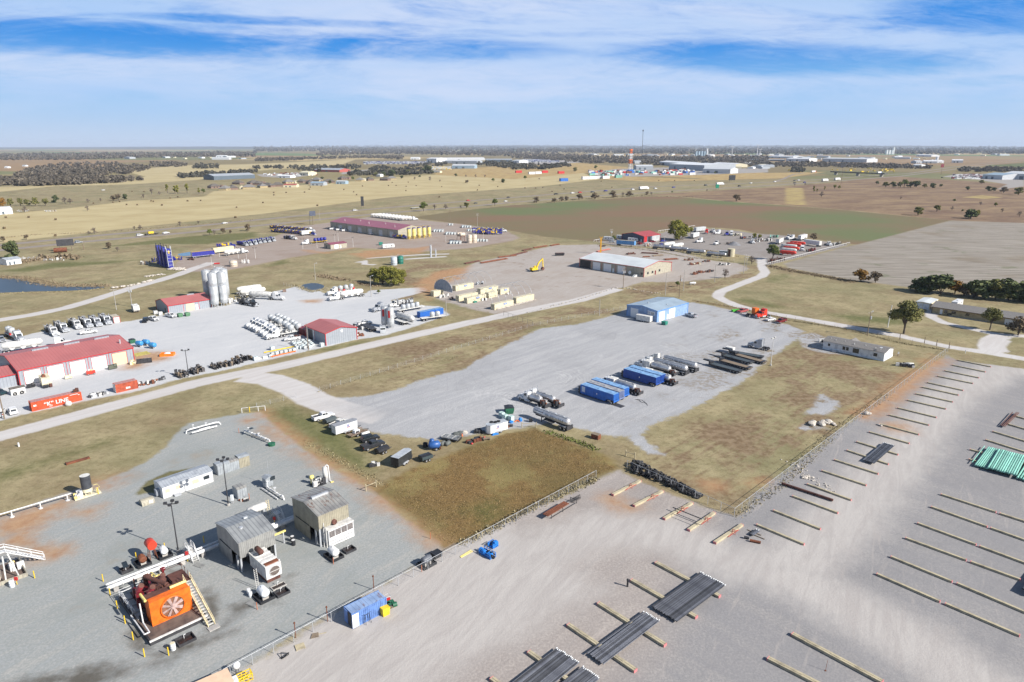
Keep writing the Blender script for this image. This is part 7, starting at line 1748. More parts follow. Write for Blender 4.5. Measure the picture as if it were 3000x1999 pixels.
m=MB();m.box(-2.2,2.2,-.2,.2,0,1.6)
for i in range(5):m.box(-2.3+i*1.1,-2.2+i*1.1,-.3,.3,0,1.7)
solo('black_rack',m,[DARK],P(B1(1330,985)),R(24),'long black steel rack standing on the red dirt','rack');m=MB();clutter(m,-.8,.8,.7,.1,1.5,12,5);solo('yellow_pallets',m,[PALEY,CREAM,TIMBER],P(B1(1225,995)),R(46),'stack of yellow pallets at the corner of the tan door','pallet')
r=empty('red_bin',P(B1(835,1090)),R(46),'bright red machine cart in front of the white doors','cart');part(r,'body',MB().box(-1.2,1.2,-.6,.6,.3,1.3),[mt('signal_red',None)]);m=MB();clutter(m,-1.2,1.2,.6,1.0,1.7,8,3);part(r,'fitting',m,[WHITE,RED,YELLOW])
for s in(-1,1):link('wheel',wheel_me(.3,.2),r,(s*.8,-.6,.3))
for q,lb,mt_,s in((B1(1035,1040),'dark green pump unit between the last white door and tan door',mt('olive_drab',H(.10,.11,.08),.6),1.3),(B1(628,1128),'tan cart between the middle doors',CREAM,1.0),(B1(285,1210),'black boxy unit in front of the first white door',BLACK,1.1)):
 m=MB();m.box(-.9,.9,-.5,.5,.2,1.1);clutter(m,-.9,.9,.5,.3,1.3,8,9);solo('equipment_cart',m,[mt_,mt_,DARK],P(q),R(46),lb,'cart',None).scale=(s,s,s)
r=empty('cream_trailer',P(B1(425,1190)),R(-48),'boxy cream trailer with a rusty drum on its roof before the doors','trailer');part(r,'body',MB().box(-2.8,2.4,-1.2,1.2,.4,3.0),CREAM);part(r,'roof_drum',MB().cyl((.2,-.3,3.3),(1.2,-.3,3.3),.5,n=12),RUST);part(r,'toolbox',MB().box(2.4,3.2,-1.1,.2,.2,1.0),BLACK);part(r,'rusty_box',MB().box(2.4,3.2,.5,1.2,.2,1.1),BROWN)
for s in(-1,1):link('wheel',wheel_me(.4,.25),r,(-.6,s*1.15,.4))
r=empty('small_shed',P(G6(225,440)),R(48),'small white shed with brown roof and tyres against its front','shed');part(r,'wall',MB().box(-1.8,1.8,-1,1,0,1.9),OFFW);part(r,'roof',MB().prism([(-1.15,1.9),(0,2.3),(1.15,1.9)],'x',-1.9,1.9),SHINGB)
for i,x in enumerate((-.9,.8)):o_=link('leaning_tyre',tym,None,off(P(G6(225,440)),R(48),x,-1.25)+Vector((0,0,.45)),R(48));o_.rotation_euler=(1.25,0,R(48));tag(o_,'big tyre leaning on the small white shed, %s one'%('left' if x<0 else 'right'),'tyre','tyres on the shed')
put2(car(mt('dark_teal_car',H(.02,.05,.06),.25),False),B1(-60,1255),B1(60,1285),'dark teal car cut by the left edge near the annex');put2(car(WHITE,True),G6(190,730),G6(140,640),'white car parked left of the orange container');put2(pickup(WHITE),G6(-10,760),G6(40,660),'white pickup behind the wooden pole at the left edge')
# containers with lettering
kk=container(12.19,ORC,mt('pinkish_roof',H(.46,.24,.22),.6));r=kk.put(corner(B1(297,1432),R(46.4),12.19,2.44,-1,-1),R(46.4),'long orange shipping container lettered along its side')
t=text_mb('“K” LINE',1.55,.035);t.v=[(a-.2,-1.235,b_+1.2)for a,b_,c in t.v];link('lettering',t.mesh('lettering',[WHITE]),r)
for x0,x1,z0,z1 in((-5.6,-4.9,1.3,1.75),(3.2,5.2,2.15,2.3),(5.2,5.6,1.8,2.0)):link('marking',MB().box(x0,x1,-1.245,-1.23,z0,z1).mesh('marking',[WHITE]),r)
link('patch_panel',MB().box(-2.0,-1.2,-1.245,-1.23,.25,.85).mesh('patch_panel',[mt('pink_patch',H(.65,.3,.25),.6)]),r)
o_=solo('roof_junk',(lambda m:(clutter(m,-.7,.7,.6,.05,.9,14,8),m)[1])(MB()),[BROWN,DARK,RUST],off(P(B1(297,1432)),R(46.4),11.2,1.2),.4,'rusty junk heaped on the roof end of the orange container','scrap');o_.location.z=2.6
r=container(6.06,ORC2,mt('pinkish_roof',None),open_door=True).put(corner(B1(1070,1262),R(46.5),6.06,2.44,-1,-1),R(46.5),'short rust red container with pale open door end');part(r,'door',MB().box(-3.08,-3.0,-1.1,1.1,.15,2.42),OFFW);part(r,'marking',MB().box(-.3,.9,-1.245,-1.23,.6,1.2),OFFW)
m=MB();m.lathe([(.6,0),(.9,.4),(.7,1.1),(.3,1.3)],10);solo('white_sack',m,[OFFW],P(B1(632,1375)),0,'white bulk sack standing against the orange container','sack')
for q,n,ln,sd,lb,ms in((B1(905,1285),26,4.5,50,'long heap of white drums and junk beside the orange container',[OFFW,DARK,STEEL]),(B1(1360,1180),30,5.0,51,'long heap of rusty fittings beyond the short red container',[RUST,OFFW,DARK]),(B1(1490,1135),10,1.8,52,'black coil of scrap near the skids',[DARK,STEEL,BLACK])):
 m=MB();clutter(m,-ln/2,ln/2,.8,.03,1.2,n,sd);solo('scrap_pile',m,ms,P(q),R(46),lb,'scrap')
g_=random.Random(9)
for i,(a,sz)in enumerate(((B1(1645,1105),1.2),(B1(1690,1090),1.0),(B1(1775,1075),1.1),(B1(1830,1050),1.1),(B1(1965,1030),1.0),(B1(2020,1015),1),(B1(2060,1008),1),(B1(2100,1000),1),(B1(2150,985),1.0),(B1(2190,975),1.0),(B2(165,960),1.0),(B2(210,950),1.0),(B2(250,945),.9))):
 k=Kit('equipment_skid','skid');m=MB();clutter(m,-2.2,2.2,.6,.15,1.5,16,90+i);m.box(-2.3,2.3,-.7,-.55,.0,.5);m.box(-2.3,2.3,.55,.7,0,.5);m.tube([(-1.8,0,.2),(2.0,0,1.7)],.2,6);k.add('frame',m,[DARK,mt('grimy_metal',H(.11,.10,.095),.7,var=.25),OLDWOOD]);k.put(P(a),R(-42),'dark rusty equipment skid in the yard edge row, %s from the lamp post side'%ORD[i],'dark equipment skids',sz)
# totes
kt_=[tote(),tote(mt('dirty_tote',H(.5,.52,.5),.55,var=.25))]
n=0
for(a,b_,cnt)in((F2(510,925),F2(930,845),6),(F2(1135,800),F2(1010,690),5),(F2(1235,790),F2(1090,670),5),(F2(1290,760),F2(1180,660),5),(F2(990,800),F2(900,700),4),(F2(1060,800),F2(960,690),4)):
 for i in range(cnt):
  f=i/max(1,cnt-1);p=P(a)*(1-f)+P(b_)*f;n+=1
  kt_[n%2].put(p,R(45),'liquid tote in the row nearest the road, %s from its left end'%ORD[i]if cnt==6 else 'white caged liquid tote packed by the red roofed shop','liquid totes by the red roofed shop')
for q,lb in((F2(1460,755),'single white tote at the corner of the red roofed shop'),(F2(190,1020),'single pale tote left of the tote rows'),(F2(510,820),'pale tote behind the yellow beam')):kt_[0].put(P(q),R(45),lb,None,1.2)
for a,b_,mt_,lb in((F2(480,965),F2(960,855),ORANGE,'orange rail along the bottom of the tote row'),(F2(350,885),F2(960,760),YELLOW,'long yellow lifting beam behind the tote row')):
 pa,pb=P(a),P(b_);d=pb-pa;r=empty('steel_beam',pa,atan2(d.y,d.x),lb,'beam');part(r,'beam',MB().box(0,d.length,-.12,.12,.15,.45),mt_);part(r,'foot',MB().box(.3,.6,-.3,.3,0,.15).box(d.length-.6,d.length-.3,-.3,.3,0,.15),DARK)
m=MB();clutter(m,-2.5,2.5,.7,.03,.8,22,61);solo('bottle_heap',m,[OFFW,PLAST,DUSTY],P(F2(350,980)),R(44),'line of small white containers left of the orange rail','scrap')
cab=[WHITE,OFFW]
for i,(a,b_)in enumerate(((F2(640,300),F2(130,385)),(F2(695,325),F2(190,415)),(F2(765,350),F2(255,440)),(F2(815,378),F2(310,465)),(F2(910,425),F2(398,515)),(F2(965,460),F2(455,550)),(F2(1025,500),F2(515,600)))):put2(pod_truck(WHITE,2,1+i%3),a,b_,'white cement truck with upright pods in the row, %s from the far side'%ORD[i],'white cement trucks in the row')
put2(pickup(WHITE),F2(1065,615),F2(715,655),'white pickup with rusty load in front of the red roofed shop');solo('rust_load',(lambda m:(clutter(m,-.8,.8,.6,.02,.5,8,4),m)[1])(MB()),[BROWN,RUST,RUST],P(F2(985,555),1.2),.8,'rusty load in the bed of the white pickup by the shop','scrap').location.z=1.22
r=container(6.06,DKRED,DKRED).put(P(F2(1120,520)),R(-45),'dark maroon container beside the open shop door')
m=MB();clutter(m,-4,4,3,.05,1.4,40,21);solo('truck_wrecks',m,[BLACK,DARK,OFFW],P(B2(1290,660)),R(-50),'dark heap of stripped truck parts right of the red roofed shop','scrap');put2(pickup(WHITE),B2(1260,640),B2(1365,625),'white pickup among the stripped truck parts');put2(flatbed(10,DARK),B2(1430,715),B2(1270,640),'dark flatbed trailer right of the red roofed shop');m=MB();clutter(m,-1.5,1.5,2.0,.05,.9,18,23);solo('red_scrap',m,[RED,OFFW,RUST],P(B2(1255,735)),.8,'red and white fittings along the end of the red roofed shop','scrap')
r=empty('truck_cab',P(B2(1480,705)),R(-75),'lone silver truck cab with teal windows on the ground','truck cab');part(r,'cab',MB().prism([(-1.2,.1),(1.2,.1),(1.2,1.2),(.7,2.4),(-1.2,2.6)],'y',-1.1,1.1),[SILO]);part(r,'windshield',MB().box(1.0,1.1,-.9,.9,1.3,2.1),[GLASS])
# right hand end of the yard
kw=vtank(1.45,8.2,SILO,1.2)
for i,q in enumerate((F8(355,710),F8(480,740))):
 r=kw.put(P(q),R(20),'grey silo with a red banner, %s of the pair'%('left' if i==0 else 'right'),'pair of bannered silos');part(r,'banner',MB().lathe([(1.47,4.6),(1.47,7.2)],40,0,cap=False)if False else MB().add([(1.48*cos(a),1.48*sin(a),z)for a in(3.9,4.1,4.3,4.5)for z in(4.4,7.3)],[(0,2,3,1),(2,4,5,3),(4,6,7,5)]),RED)
put2(tractor(mt('silver_paint',None),True),F8(330,350),F8(120,400),'silver truck waiting by the bannered silos');put2(flatbed(13.5,OFFW,4),F8(620,425),F8(1190,320),'flatbed trailer carrying four upright grey pods');put2(pump_truck(OFFW,DUSTY,STEEL,DARK,6),F8(1000,220),F8(480,310),'grey pump trailer rig behind the pod flatbed')
put2(container(12.19,BLUE,mt('frac_roof_blue',None)),F8(1065,530),F8(1590,425),'long dark blue container on wheels behind the pole');put2(bulk_trailer(),F8(610,570),F8(1000,690),'grey bulk tank in a cream end frame beside the silos');put2(flatbed(7,OFFW),F8(850,700),F8(560,610),'short pale flatbed in front of the grey bulk tank');put2(flatbed(11,OFFW,2),F8(1110,600),F8(1660,530),'flatbed carrying two round grey tubs')
put2(bulk_trailer(WHITE),B2(1345,360),B2(1020,410),'white truck with a shiny bulk tank near the small pond');put2(pod_truck(WHITE,3,4),B2(1260,320),B2(945,370),'white truck with round grey pods near the small pond')
r=empty('brick_pallet',P(B2(575,330)),.4,'red brown crate stack on the gravel near the pond','crate');part(r,'crate',MB().box(-.8,.8,-.7,.7,.1,1.2),[BRICK]);part(r,'pallet',MB().box(-.9,.9,-.8,.8,0,.1),OLDWOOD)
# poles of the yards
for q,h,a,t_,lb,lm in((B1(1070,497),9.5,1,0,'leaning utility pole beside the tan container',False),(B1(1215,467),9.5,2,2,'utility pole with transformers beside the camper',False),(B1(42,1500),9.5,0,0,'brown wooden pole at the left edge by the white pickup',False),(B2(1372,375),10,0,0,'pale pole with lamp by the round bush',True),(B2(860,222),9,0,0,'thin pole with lamp behind the small pond',True),(B2(2062,560),9,0,0,'grey pole at the end of the blue container',False),(B2(795,868),9.8,0,0,'brown pole in front of the tote rows',False),(F3(445,1150),10.8,2,2,'brown utility pole with transformers in front of the tan shop',False),(F3(1170,1272),11,2,0,'grey utility pole with two arms behind the blue workshop',False),(F3(1410,1312),11,1,1,'brown utility pole behind the blue workshop',False),(F3(1482,1190),10.5,1,0,'thin utility pole beside the little green tree',False),(F3(2020,1040),9.5,0,0,'plain grey pole in front of the bare tree',False),(F3(1145,520),11,1,0,'pale utility pole beside the white tank trailers',False),(F3(235,385),11,2,2,'utility pole with transformers beside the long blue trailer',False),(F3(2072,640),11,0,0,'thick pale pole by the round tan tank',False),(F4(462,890),11,1,0,'utility pole with meter box beside the curving lane',False),(F4(505,840),9,2,0,'thin double arm pole behind the curving lane',False),(F5(1408,170),12,1,0,'utility pole at the corner of the brown field',False),(F5(1825,240),12,2,0,'utility pole beside the parked blue trucks',False),(B3(1430,548),7,0,0,'thin pole in the dry grass left of the blue workshop',False),(A2(495,810),12,0,0,'tall pale pole by the highway sign',False),(A2(588,782),11,0,0,'thinner pale pole right of the highway sign',False)):utility_pole(h,a,t_,OLDWOOD if 'brown' in lb else mt('pale_pole',H(.36,.34,.31),.8),lm).put(P(q),R(30),lb)
light_pole(8.9,2).put(P(B1(1735,1114)),R(20),'brown two headed lamp post beside the dark skids')
for i,q in enumerate((F6(925,740),F6(1205,720),F6(1560,645),F6(1622,585),F6(1915,705),F7(1445,1050),F7(1590,865),F7(1955,905),F7(2115,985),F7(2280,900))):thin_pole(6.5).put(P(q),R(20*i),'pale forked lamp pole in the truck yard, %s'%['beside the loaded yellow trailer','before the yellow trailer','in front of the small tan building','behind the small tan building','right of the small tan building','beside the red hoses','behind the yellow tankers','left of the tan tub','right of the tan tub','by the blue truck row'][i])
for i,q in enumerate((F5(1340,475),F5(1500,400),F5(1650,360),F5(1915,435),F5(1770,365))):thin_pole(6,False).put(P(q),0,'thin pale pole around the tan tank stand, %s from the left'%ORD[[0,1,2,4,3][i]])
# ================================================================ hoop frames, white roofed shop, excavator
hl=R(46.5)
def hoop(q,n,L,W,lb,covered=False):
 r=empty('hoop_frame',P(q),hl,lb,'hoop building');me=MB().tube([(0,W/2-W/2*cos(a*pi/12),2.6+(W*.42)*sin(a*pi/12))for a in range(13)],.07,5).mesh('hoop',[STEEL])
 for i in range(n):link('hoop',me,r,(L*i/(n-1),0,0))
 part(r,'purlin',MB().tube([(0,W/2,2.6+W*.42),(L,W/2,2.6+W*.42)],.05,5),STEEL)
 if covered:part(r,'end_wall',MB().prism([(W/2-W/2*cos(a*pi/12),2.0+(W*.42)*sin(a*pi/12))for a in range(13)],'x',-.1,.05),[mt('grey_membrane',H(.30,.33,.38),.6)])
hoop(G1(1330,775),7,26,14,'bare arched hoop frame standing over cream containers near the road');hoop(G1(560,520),7,27,13.5,'bare arched hoop frame with a grey end wall behind the first one',True)
kc_=container(12.19,CREAM,CREAM);kc2=container(6.06,CREAM,CREAM)
for i,(q,k_)in enumerate(((G1(1368,778),kc_),(G1(1785,650),kc_),(G1(845,655),kc_),(G1(1255,550),kc2),(G1(1480,480),kc2),(G1(688,612),kc_),(G1(1100,470),kc_),(G1(625,415),kc_),(G1(205,520),kc2),(G1(205,525),kc2))):
 if i==9:continue
 L=12.19 if k_ is kc_ else 6.06
 r=k_.put(corner(q,hl,L,2.44,-1,-1),hl,'cream container under the hoop frames, %s counting back from the road'%ORD[i],'cream containers under the hoops')
 if i in(0,2,4,6,7):part(r,'sign',MB().box(-.4,1.6,-1.26,-1.23,1.5,2.2),BLUE);part(r,'sign_lettering',MB().box(-.1,1.3,-1.275,-1.262,1.75,1.95),WHITE)
rocks((G1(1420,775),G1(2140,590)),34,'cream block in the line in front of the nearest containers','cream blocks by the containers',.6,.9,.15)
for q,lb,ms,n,ln in((G1(400,530),'heap of white bags and junk in front of the grey end wall',[OFFW,DARK,OFFW],40,6),(G1(1080,285),'pale wreckage behind the hoop frames',[OFFW,DARK,STEEL],18,4),(G1(1640,470),'dark racks inside the hoop frame',[DARK,OFFW,BROWN],16,4),(G1(1180,590),'white and black tubs inside the hoop frame',[WHITE,BLACK,OFFW],10,3),(G1(540,570),'dark brown pallets beside the cream containers',[BROWN,DARK,RUST],16,3)):m=MB();clutter(m,-ln/2,ln/2,1.0,.03,1.6,n,n);solo('junk_heap',m,ms,P(q),hl,lb,'scrap')
solo('green_tub',MB().box(-.9,.9,-.6,.6,0,.6),[mt('teal_green_paint',None)],P(G1(990,630)),hl,'small green tub in front of a cream container','tub')
o=P(F3(800,957));r,pn=gable('white_roof_shop','building','wide tan workshop with a white roof red trim and open end bay',o,R(45),27.5,46,5.2,7.4,TANP,ROOFW,TRIMR,[('l',13,5,.05,4.4,DOORW,'roll_up_door'),('l',20.5,1.1,.05,2.3,DOORW,'door'),('l',22.6,5.4,.05,4.4,DOORW,'roll_up_door'),('l',30.5,5.2,.05,4.4,DOORW,'roll_up_door'),('l',37.5,8,.05,4.7,BLACK,'bay_shade_panel'),('l',.8,1.4,1.2,2.4,GLASS,'window'),('f',3,1.6,1.2,2.5,GLASS,'window'),('f',7.5,1.6,1.2,2.5,GLASS,'window'),('f',10.6,1.2,.05,2.4,DKRED,'door'),('f',14.5,1.6,1.3,2.6,GLASS,'window'),('l',12,.2,0,4.8,TRIMR,'downpipe'),('l',19.2,.2,0,4.8,TRIMR,'downpipe'),('l',29.2,.2,0,4.8,TRIMR,'downpipe'),('l',36.6,.2,0,4.8,TRIMR,'downpipe')],cross=True)  # end bay opening is a black panel standing in for the shade inside
r=empty('satellite_dish',P(F3(560,930)),0,'white satellite dish on a post beside the tan workshop','dish');part(r,'post',MB().cyl((0,0,0),(0,0,1.6),.08,n=6),STEEL);part(r,'dish',MB().cyl((0,0,1.8),(-.2,-.25,1.9),.2,.95,14),WHITE)
solo('white_fairing',MB().prism([(-2.2,0),(2.2,0),(1.6,.9),(-.5,1.2)],'y',-.8,.8),[OFFW],P(F3(660,945)),R(35),'white angular shell lying in front of the tan workshop','shell')
r=empty('excavator',P(B3(835,143)),R(35),'yellow excavator with its arm folded down on the gravel','excavator')
for s in(-1,1):m=MB();m.prism([(-2.3,.4),(-1.9,0),(1.9,0),(2.3,.4),(1.9,.95),(-1.9,.95)],'y',s*1.2-.35,s*1.2+.35);part(r,'track',m,DARK)
part(r,'house',MB().prism([(-2.6,1.0),(1.5,1.0),(1.5,1.9),(.3,2.2),(-2.3,2.3),(-2.7,1.8)],'y',-1.35,1.35),YELLOW);part(r,'cab',MB().box(.2,1.6,.3,1.35,1.9,3.1),[YELLOW]);part(r,'cab_window',MB().box(.3,1.66,.4,1.4,2.2,3.0),GLASS)
part(r,'boom',MB().prism([(1.0,1.8),(2.6,5.0),(5.6,7.2),(5.9,6.8),(3.2,4.6),(1.7,1.7)],'y',-.3,.3),YELLOW);part(r,'arm',MB().prism([(5.4,7.2),(6.0,7.1),(6.3,2.0),(5.9,1.9)],'y',-.22,.22),YELLOW);part(r,'bucket',MB().prism([(5.7,2.1),(6.4,2.0),(6.7,1.0),(6.0,.1),(4.9,.5),(5.0,1.3)],'y',-.7,.7),BROWN)
r=empty('yellow_mast',P(F3(55,552)),0,'tall yellow steel mast with forked top beside the tan workshop','mast');part(r,'mast',MB().box(-.45,.45,-.45,.45,0,10.6),mt('crane_yellow',H(.65,.33,.02),.5));part(r,'head',MB().box(-.9,-.5,-.4,.4,10.2,11.4).box(.5,.9,-.4,.4,10.2,11.4).box(-.9,.9,-.4,.4,10.3,10.7),mt('crane_yellow',None))
r=empty('roll_off_bin',P(A3(437,1095)),R(10),'long black roll off bin standing alone on the gravel','bin');part(r,'bin',MB().prism([(-2.8,.2),(2.8,.2),(3.2,1.7),(-3.0,1.7)],'y',-1.2,1.2),BLACK);part(r,'load',MB().box(-2.6,2.8,-1.0,1.0,1.7,1.8),BROWN)
for i,(a,b_,n,mt_)in enumerate(((A3(0,1100),A3(145,1065),5,BROWN),(A3(105,1055),A3(190,1035),4,BROWN),(A3(205,1030),A3(330,1010),5,RUST),(A3(360,1010),A3(440,995),4,RUST),(F3(10,525),F3(230,480),5,mt('salmon_pipe',H(.42,.14,.10),.7)),(F3(750,545),F3(1050,560),4,BROWN),(F3(965,600),F3(1145,580),4,OLDWOOD),(F3(1175,665),F3(1400,650),6,RUST),(F3(780,615),F3(915,610),3,RUST),(B3(200,78),B3(340,50),4,BROWN),(B3(345,72),B3(590,30),5,RUST),(B3(505,20),B3(670,0),4,RUST))):
 pa,pb=P(a),P(b_);d=pb-pa;L=max(4,d.length);k=Kit('steel_bundle','steel stack');m=MB()
 for j in range(n):m.cyl((-L/2+j*.4%1,j*.45,.3+.25*(j%2)),(L/2-j*.6%1.5,j*.45,.3+.25*(j%2)),.22,n=7)
 k.add('beam_layer',m,mt_);m=MB();m.box(-L*.3,-L*.3+.2,-.3,n*.45,0,.12);m.box(L*.3,L*.3+.2,-.3,n*.45,0,.12);k.add('bearer',m,OLDWOOD);k.put((pa+pb)/2,atan2(d.y,d.x),'rusty stack of long steel %s'%['at the left edge of the gravel apron','second on the gravel apron edge','third on the gravel apron edge','fourth on the gravel apron edge','painted salmon beside the yellow mast','behind the white roof','grey and brown behind the white roof','right of the white roof','small and red behind the white roof','nearest the hoop frames','long and low near the hoop frames','far one beyond the hoop frames'][i])
for i,(q,ln)in enumerate(((F3(570,560),6),(F3(1570,665),7),(F3(1690,735),8),(F3(1880,690),6),(F3(2180,745),8),(F3(1860,870),12),(F3(1680,905),5),(F3(100,430),4))):m=MB();clutter(m,-ln/2,ln/2,1.6,.03,1.3,int(ln*4),100+i);solo('scrap_heap',m,[[RUST,BROWN,BROWN],[RUST,OLDWOOD,BROWN],[BROWN,CREAM,RUST],[BROWN,RUST,DARK],[OFFW,DARK,BLACK],[BROWN,DARK,RUST],[RUST,BROWN,RUST],[DARK,BROWN,DARK]][i],P(q),R(20),'scrap heap %s'%['of rusty cylinders behind the white roof','of rusty plates by the lower fence','of yellow and rust machine parts','of dark rusty steel by the fence','of wrecked white and black cars','in a long row beside the bare tree','of small rusty parts in rows','of dark steel behind the yellow mast'][i],'scrap')
htank(.55,3.2,WHITE,False).put(P(F3(1640,1090)),R(5),'white propane tank lying in the grass by the lane')
# ================================================================ truck yard with maroon roof
o=P(F5(612,410));r,pn=gable('maroon_roof_hall','building','very long tan hall with a maroon roof and pale doors',o,R(48),27.5,93,6.4,9.2,TANP,mt('maroon_roof2',H(.30,.11,.15),.5,ribs=('y',1.1,.2),var=.06,sc_=.1),None,[('l',6+i*14.0,4.6,.05,4.6,SILO,'roll_up_door')for i in range(6)]+[('l',13+i*14,.3,0,6.3,DKGREY,'downpipe')for i in range(6)],cross=True)
for i in range(5):part(r,'roof_vent',MB().cyl((5+(i%2)*4,10+i*17,7),(5+(i%2)*4,10+i*17,9.3),.2,n=6),OFFW)
ky=vtank(1.5,8.4,PALEY,2.2,topc=YELLOW);dome=MB().lathe([(1.52,7.9),(1.5,8.3),(1.2,8.8),(.3,9.0)],16)
for i,q in enumerate((F5(778,428),F5(855,420),F5(930,412),F5(1010,402),F5(1085,392))):r=ky.put(P(q),R(48),'pale yellow silo with blue cap against the long hall, %s from the left'%ORD[i],'yellow silos');link('cap',dome.mesh('cap',[NAVY]),r)
r,pn=gable('tan_wash_house','building','small tan building with a dark maroon roof and white door',P(F6(1475,745)),R(47),13.4,8.5,3.2,4.0,TANP,ROOFM,None,[('f',3,3.3,.05,2.9,DOORW,'roll_up_door'),('f',7.6,.9,.05,2.2,DOORW,'door'),('l',5,1,.05,2.2,DKGREY,'door')])
kbx=[pump_truck(mt('silver_paint',None),NAVY,NAVY,NAVY,11),pump_truck(WHITE,NAVY,YELLOW,NAVY,12),pump_truck(NAVY,YELLOW,NAVY,NAVY,13)]
for i,(a,b_)in enumerate(((F7(1905,630),F7(2130,668)),(F7(2010,615),F7(2225,662)),(F7(2110,600),F7(2320,648)),(F6(-140,590),F6(50,665)),(F6(-40,580),F6(135,655)),(F6(50,565),F6(220,638)),(F6(150,555),F6(310,630)),(F6(230,540),F6(405,612)))):put2(kbx[0],a,b_,'royal blue pump truck with silver cab in the yard row, %s from the left'%ORD[i],'royal blue pump trucks in the row')
for i in range(20):
 q=F6(370+(i%10)*70+(i//10)*30,335+(i//10)*75+(i%10)*6);kbx[1+i%2].put(P(q),R(-25),'royal blue and yellow rig truck packed in the crowded block by the highway','blue and yellow rig trucks in the crowded block')
put2(pump_truck(OFFW,OFFW,NAVY,DARK,14),F6(560,540),F6(750,555),'white topped command truck in front of the crowded blue trucks');put2(van_trailer(WHITE,OFFW,9),F6(940,475),F6(1060,465),'white box trailer at the end of the crowded blue trucks');put2(tractor(WHITE,True),F6(1040,400),F6(1135,405),'white truck at the right end of the crowded blue trucks')
r=put2(flatbed(13,YELLOW),F6(1420,600),F6(1060,640),'yellow flatbed trailer stacked with royal blue tanks')
for i in range(4):part(r,'blue_tank',MB().lathe([(.6,1.4),(1.2,1.7),(1.2,3.6),(.6,3.9)],12,0,(-5+i*2.7,0,0)),NAVY)
put2(tractor(WHITE,True),F6(1080,640),F6(905,655),'white truck hitched to the loaded yellow trailer')
for i,(q,mt_)in enumerate(((F6(1530,360),WHITE),(F6(1655,375),WHITE),(F6(1760,390),WHITE),(F6(1960,385),WHITE),(F6(2080,415),WHITE),(F6(2320,455),WHITE),(F6(1690,345),GREEN),(F6(1870,340),GREEN))):pickup(mt_).put(P(q),R(20+10*(i%3)),'parked pickup by the maroon roofed hall, %s'%['white at the far left','white second from the left','white third from the left','white fourth from the left','white near the second door','white by the right hand doors','dark green behind the white ones','dark green in the shade of the hall'][i],None,1.15)
for i,q in enumerate((F5(560,380),F5(620,410))):kbx[1+i].put(P(q),R(-20),'blue and yellow truck at the corner of the hall, %s one'%('shaded' if i==0 else 'sunlit'))
put2(travel_trailer(WHITE,9),F5(360,570),F5(560,555),'white travel trailer standing alone on the dirt');dumpster(mt('teal_green_paint',None)).put(P(F5(342,515)),.3,'green dumpster behind the lone white travel trailer',None,1.4)
kwt=Kit('white_tanker','tank truck');kwt.parts=list(bulk_trailer().parts)
kwt=bulk_trailer(WHITE)
for i in range(10):kwt.put(P(F5(290+i*50,85+i*6)),R(25+(i%3)*4),'white bulk tanker truck parked tightly behind the maroon roof','white tankers behind the maroon roof')
for i in range(9):kbx[i%3].put(P(F5(1840+(i%5)*75,300+(i//5)*40+(i%5)*4)),R(5),'royal blue truck in the block by the brown field edge','royal blue trucks by the field')
r=empty('tan_tank_stand',P(F5(1570,450)),R(45),'pair of tan horizontal tanks on a rusty stand over stacked totes','tank');m=MB();
for y in(-1.6,1.6):m.lathe([(.8,-2.4),(1.4,-2.1),(1.4,2.1),(.8,2.4)],14,0,(0,y,5.0),ax='x')
part(r,'tank',m,mt('tan_tank',H(.62,.53,.42),.5));m=MB()
for x in(-1.8,1.8):
 for y in(-2.4,2.4):m.box(x-.12,x+.12,y-.12,y+.12,0,4.2)
m.box(-2,2,-2.6,2.6,3.6,3.8);m.tube([(-1.8,-2.4,0),(1.8,-2.4,3.6),(-1.8,2.4,0)],.08,5);part(r,'stand',m,RUST)
for i,q in enumerate((F5(1700,480),F5(1775,475))):vtank(2.0,5.8,mt('tan_tank',None)).put(P(q),0,'upright tan tank beside the tank stand, %s'%('left' if i==0 else 'right'),'upright tan tanks')
for q,n in((F5(1480,490),12),(F5(1410,350),10),(F5(1220,310),12),(F5(1650,245),10),(F5(1740,300),6),(F5(1890,455),6),(F5(1450,210),2)):
 c=P(q)
 for i in range(n):kt_[i%2].put(c+Vector(((i%4)*2.2-3,(i//4)*2.4-2,0)),.7,'white tote in the clusters right of the yellow silos','white totes near the yellow silos',1.5)
for q,h,rd,mt_,lb in((A2(1270,1182),4.6,1.9,mt('silver_blue',H(.5,.55,.58),.5),'pale grey round tank standing beside the green one'),(A2(1328,1170),4.6,1.9,mt('tank_green',H(.02,.16,.12),.5),'dark green round tank standing beside the pale one'),(A2(1608,1110),7.5,.65,STEEL,'tall thin steel column on the dirt island'),(A2(1652,1105),4.2,.5,STEEL,'short thin steel column on the dirt island')):vtank(rd,h,mt_,0,ladder=False).put(P(q),0,lb)
for i,(x0,y0)in enumerate(((465,1010),(520,1040),(575,1060),(650,1085))):
 c=P(F7(x0,y0));r=empty('sand_silo_rig',c,R(-48),'tall royal blue sand silo rig raised upright, %s from the left'%ORD[i],'silo rig','raised blue silo rigs');part(r,'box',MB().prism([(-1.6,1.0),(1.4,1.0),(.6,11.4),(-2.0,11.6)],'y',-1.3,1.3),NAVY);m=MB()
 for y in(-1.3,1.3):m.tube([(1.8,y,.2),(1.0,y,12.6),(-.2,y,13.2),(-.4,y,11.5)],.12,5)
 for z in range(2,12,2):m.tube([(1.7,-1.3,z),(1.7,1.3,z)],.08,4)
 part(r,'ladder_frame',m,DARK if i<3 else PLAST);m=MB();m.box(-3,3.2,-1.4,1.4,.3,1.1);part(r,'base',m,NAVY)
 for s in(-1,1):link('wheel',wheel_me(.5,.4),r,(-2.2,s*1.2,.5))
 if i==3:part(r,'lettering',MB().box(.75,.8,-.5,.5,6.5,10.5),YELLOW)
 kxx=r
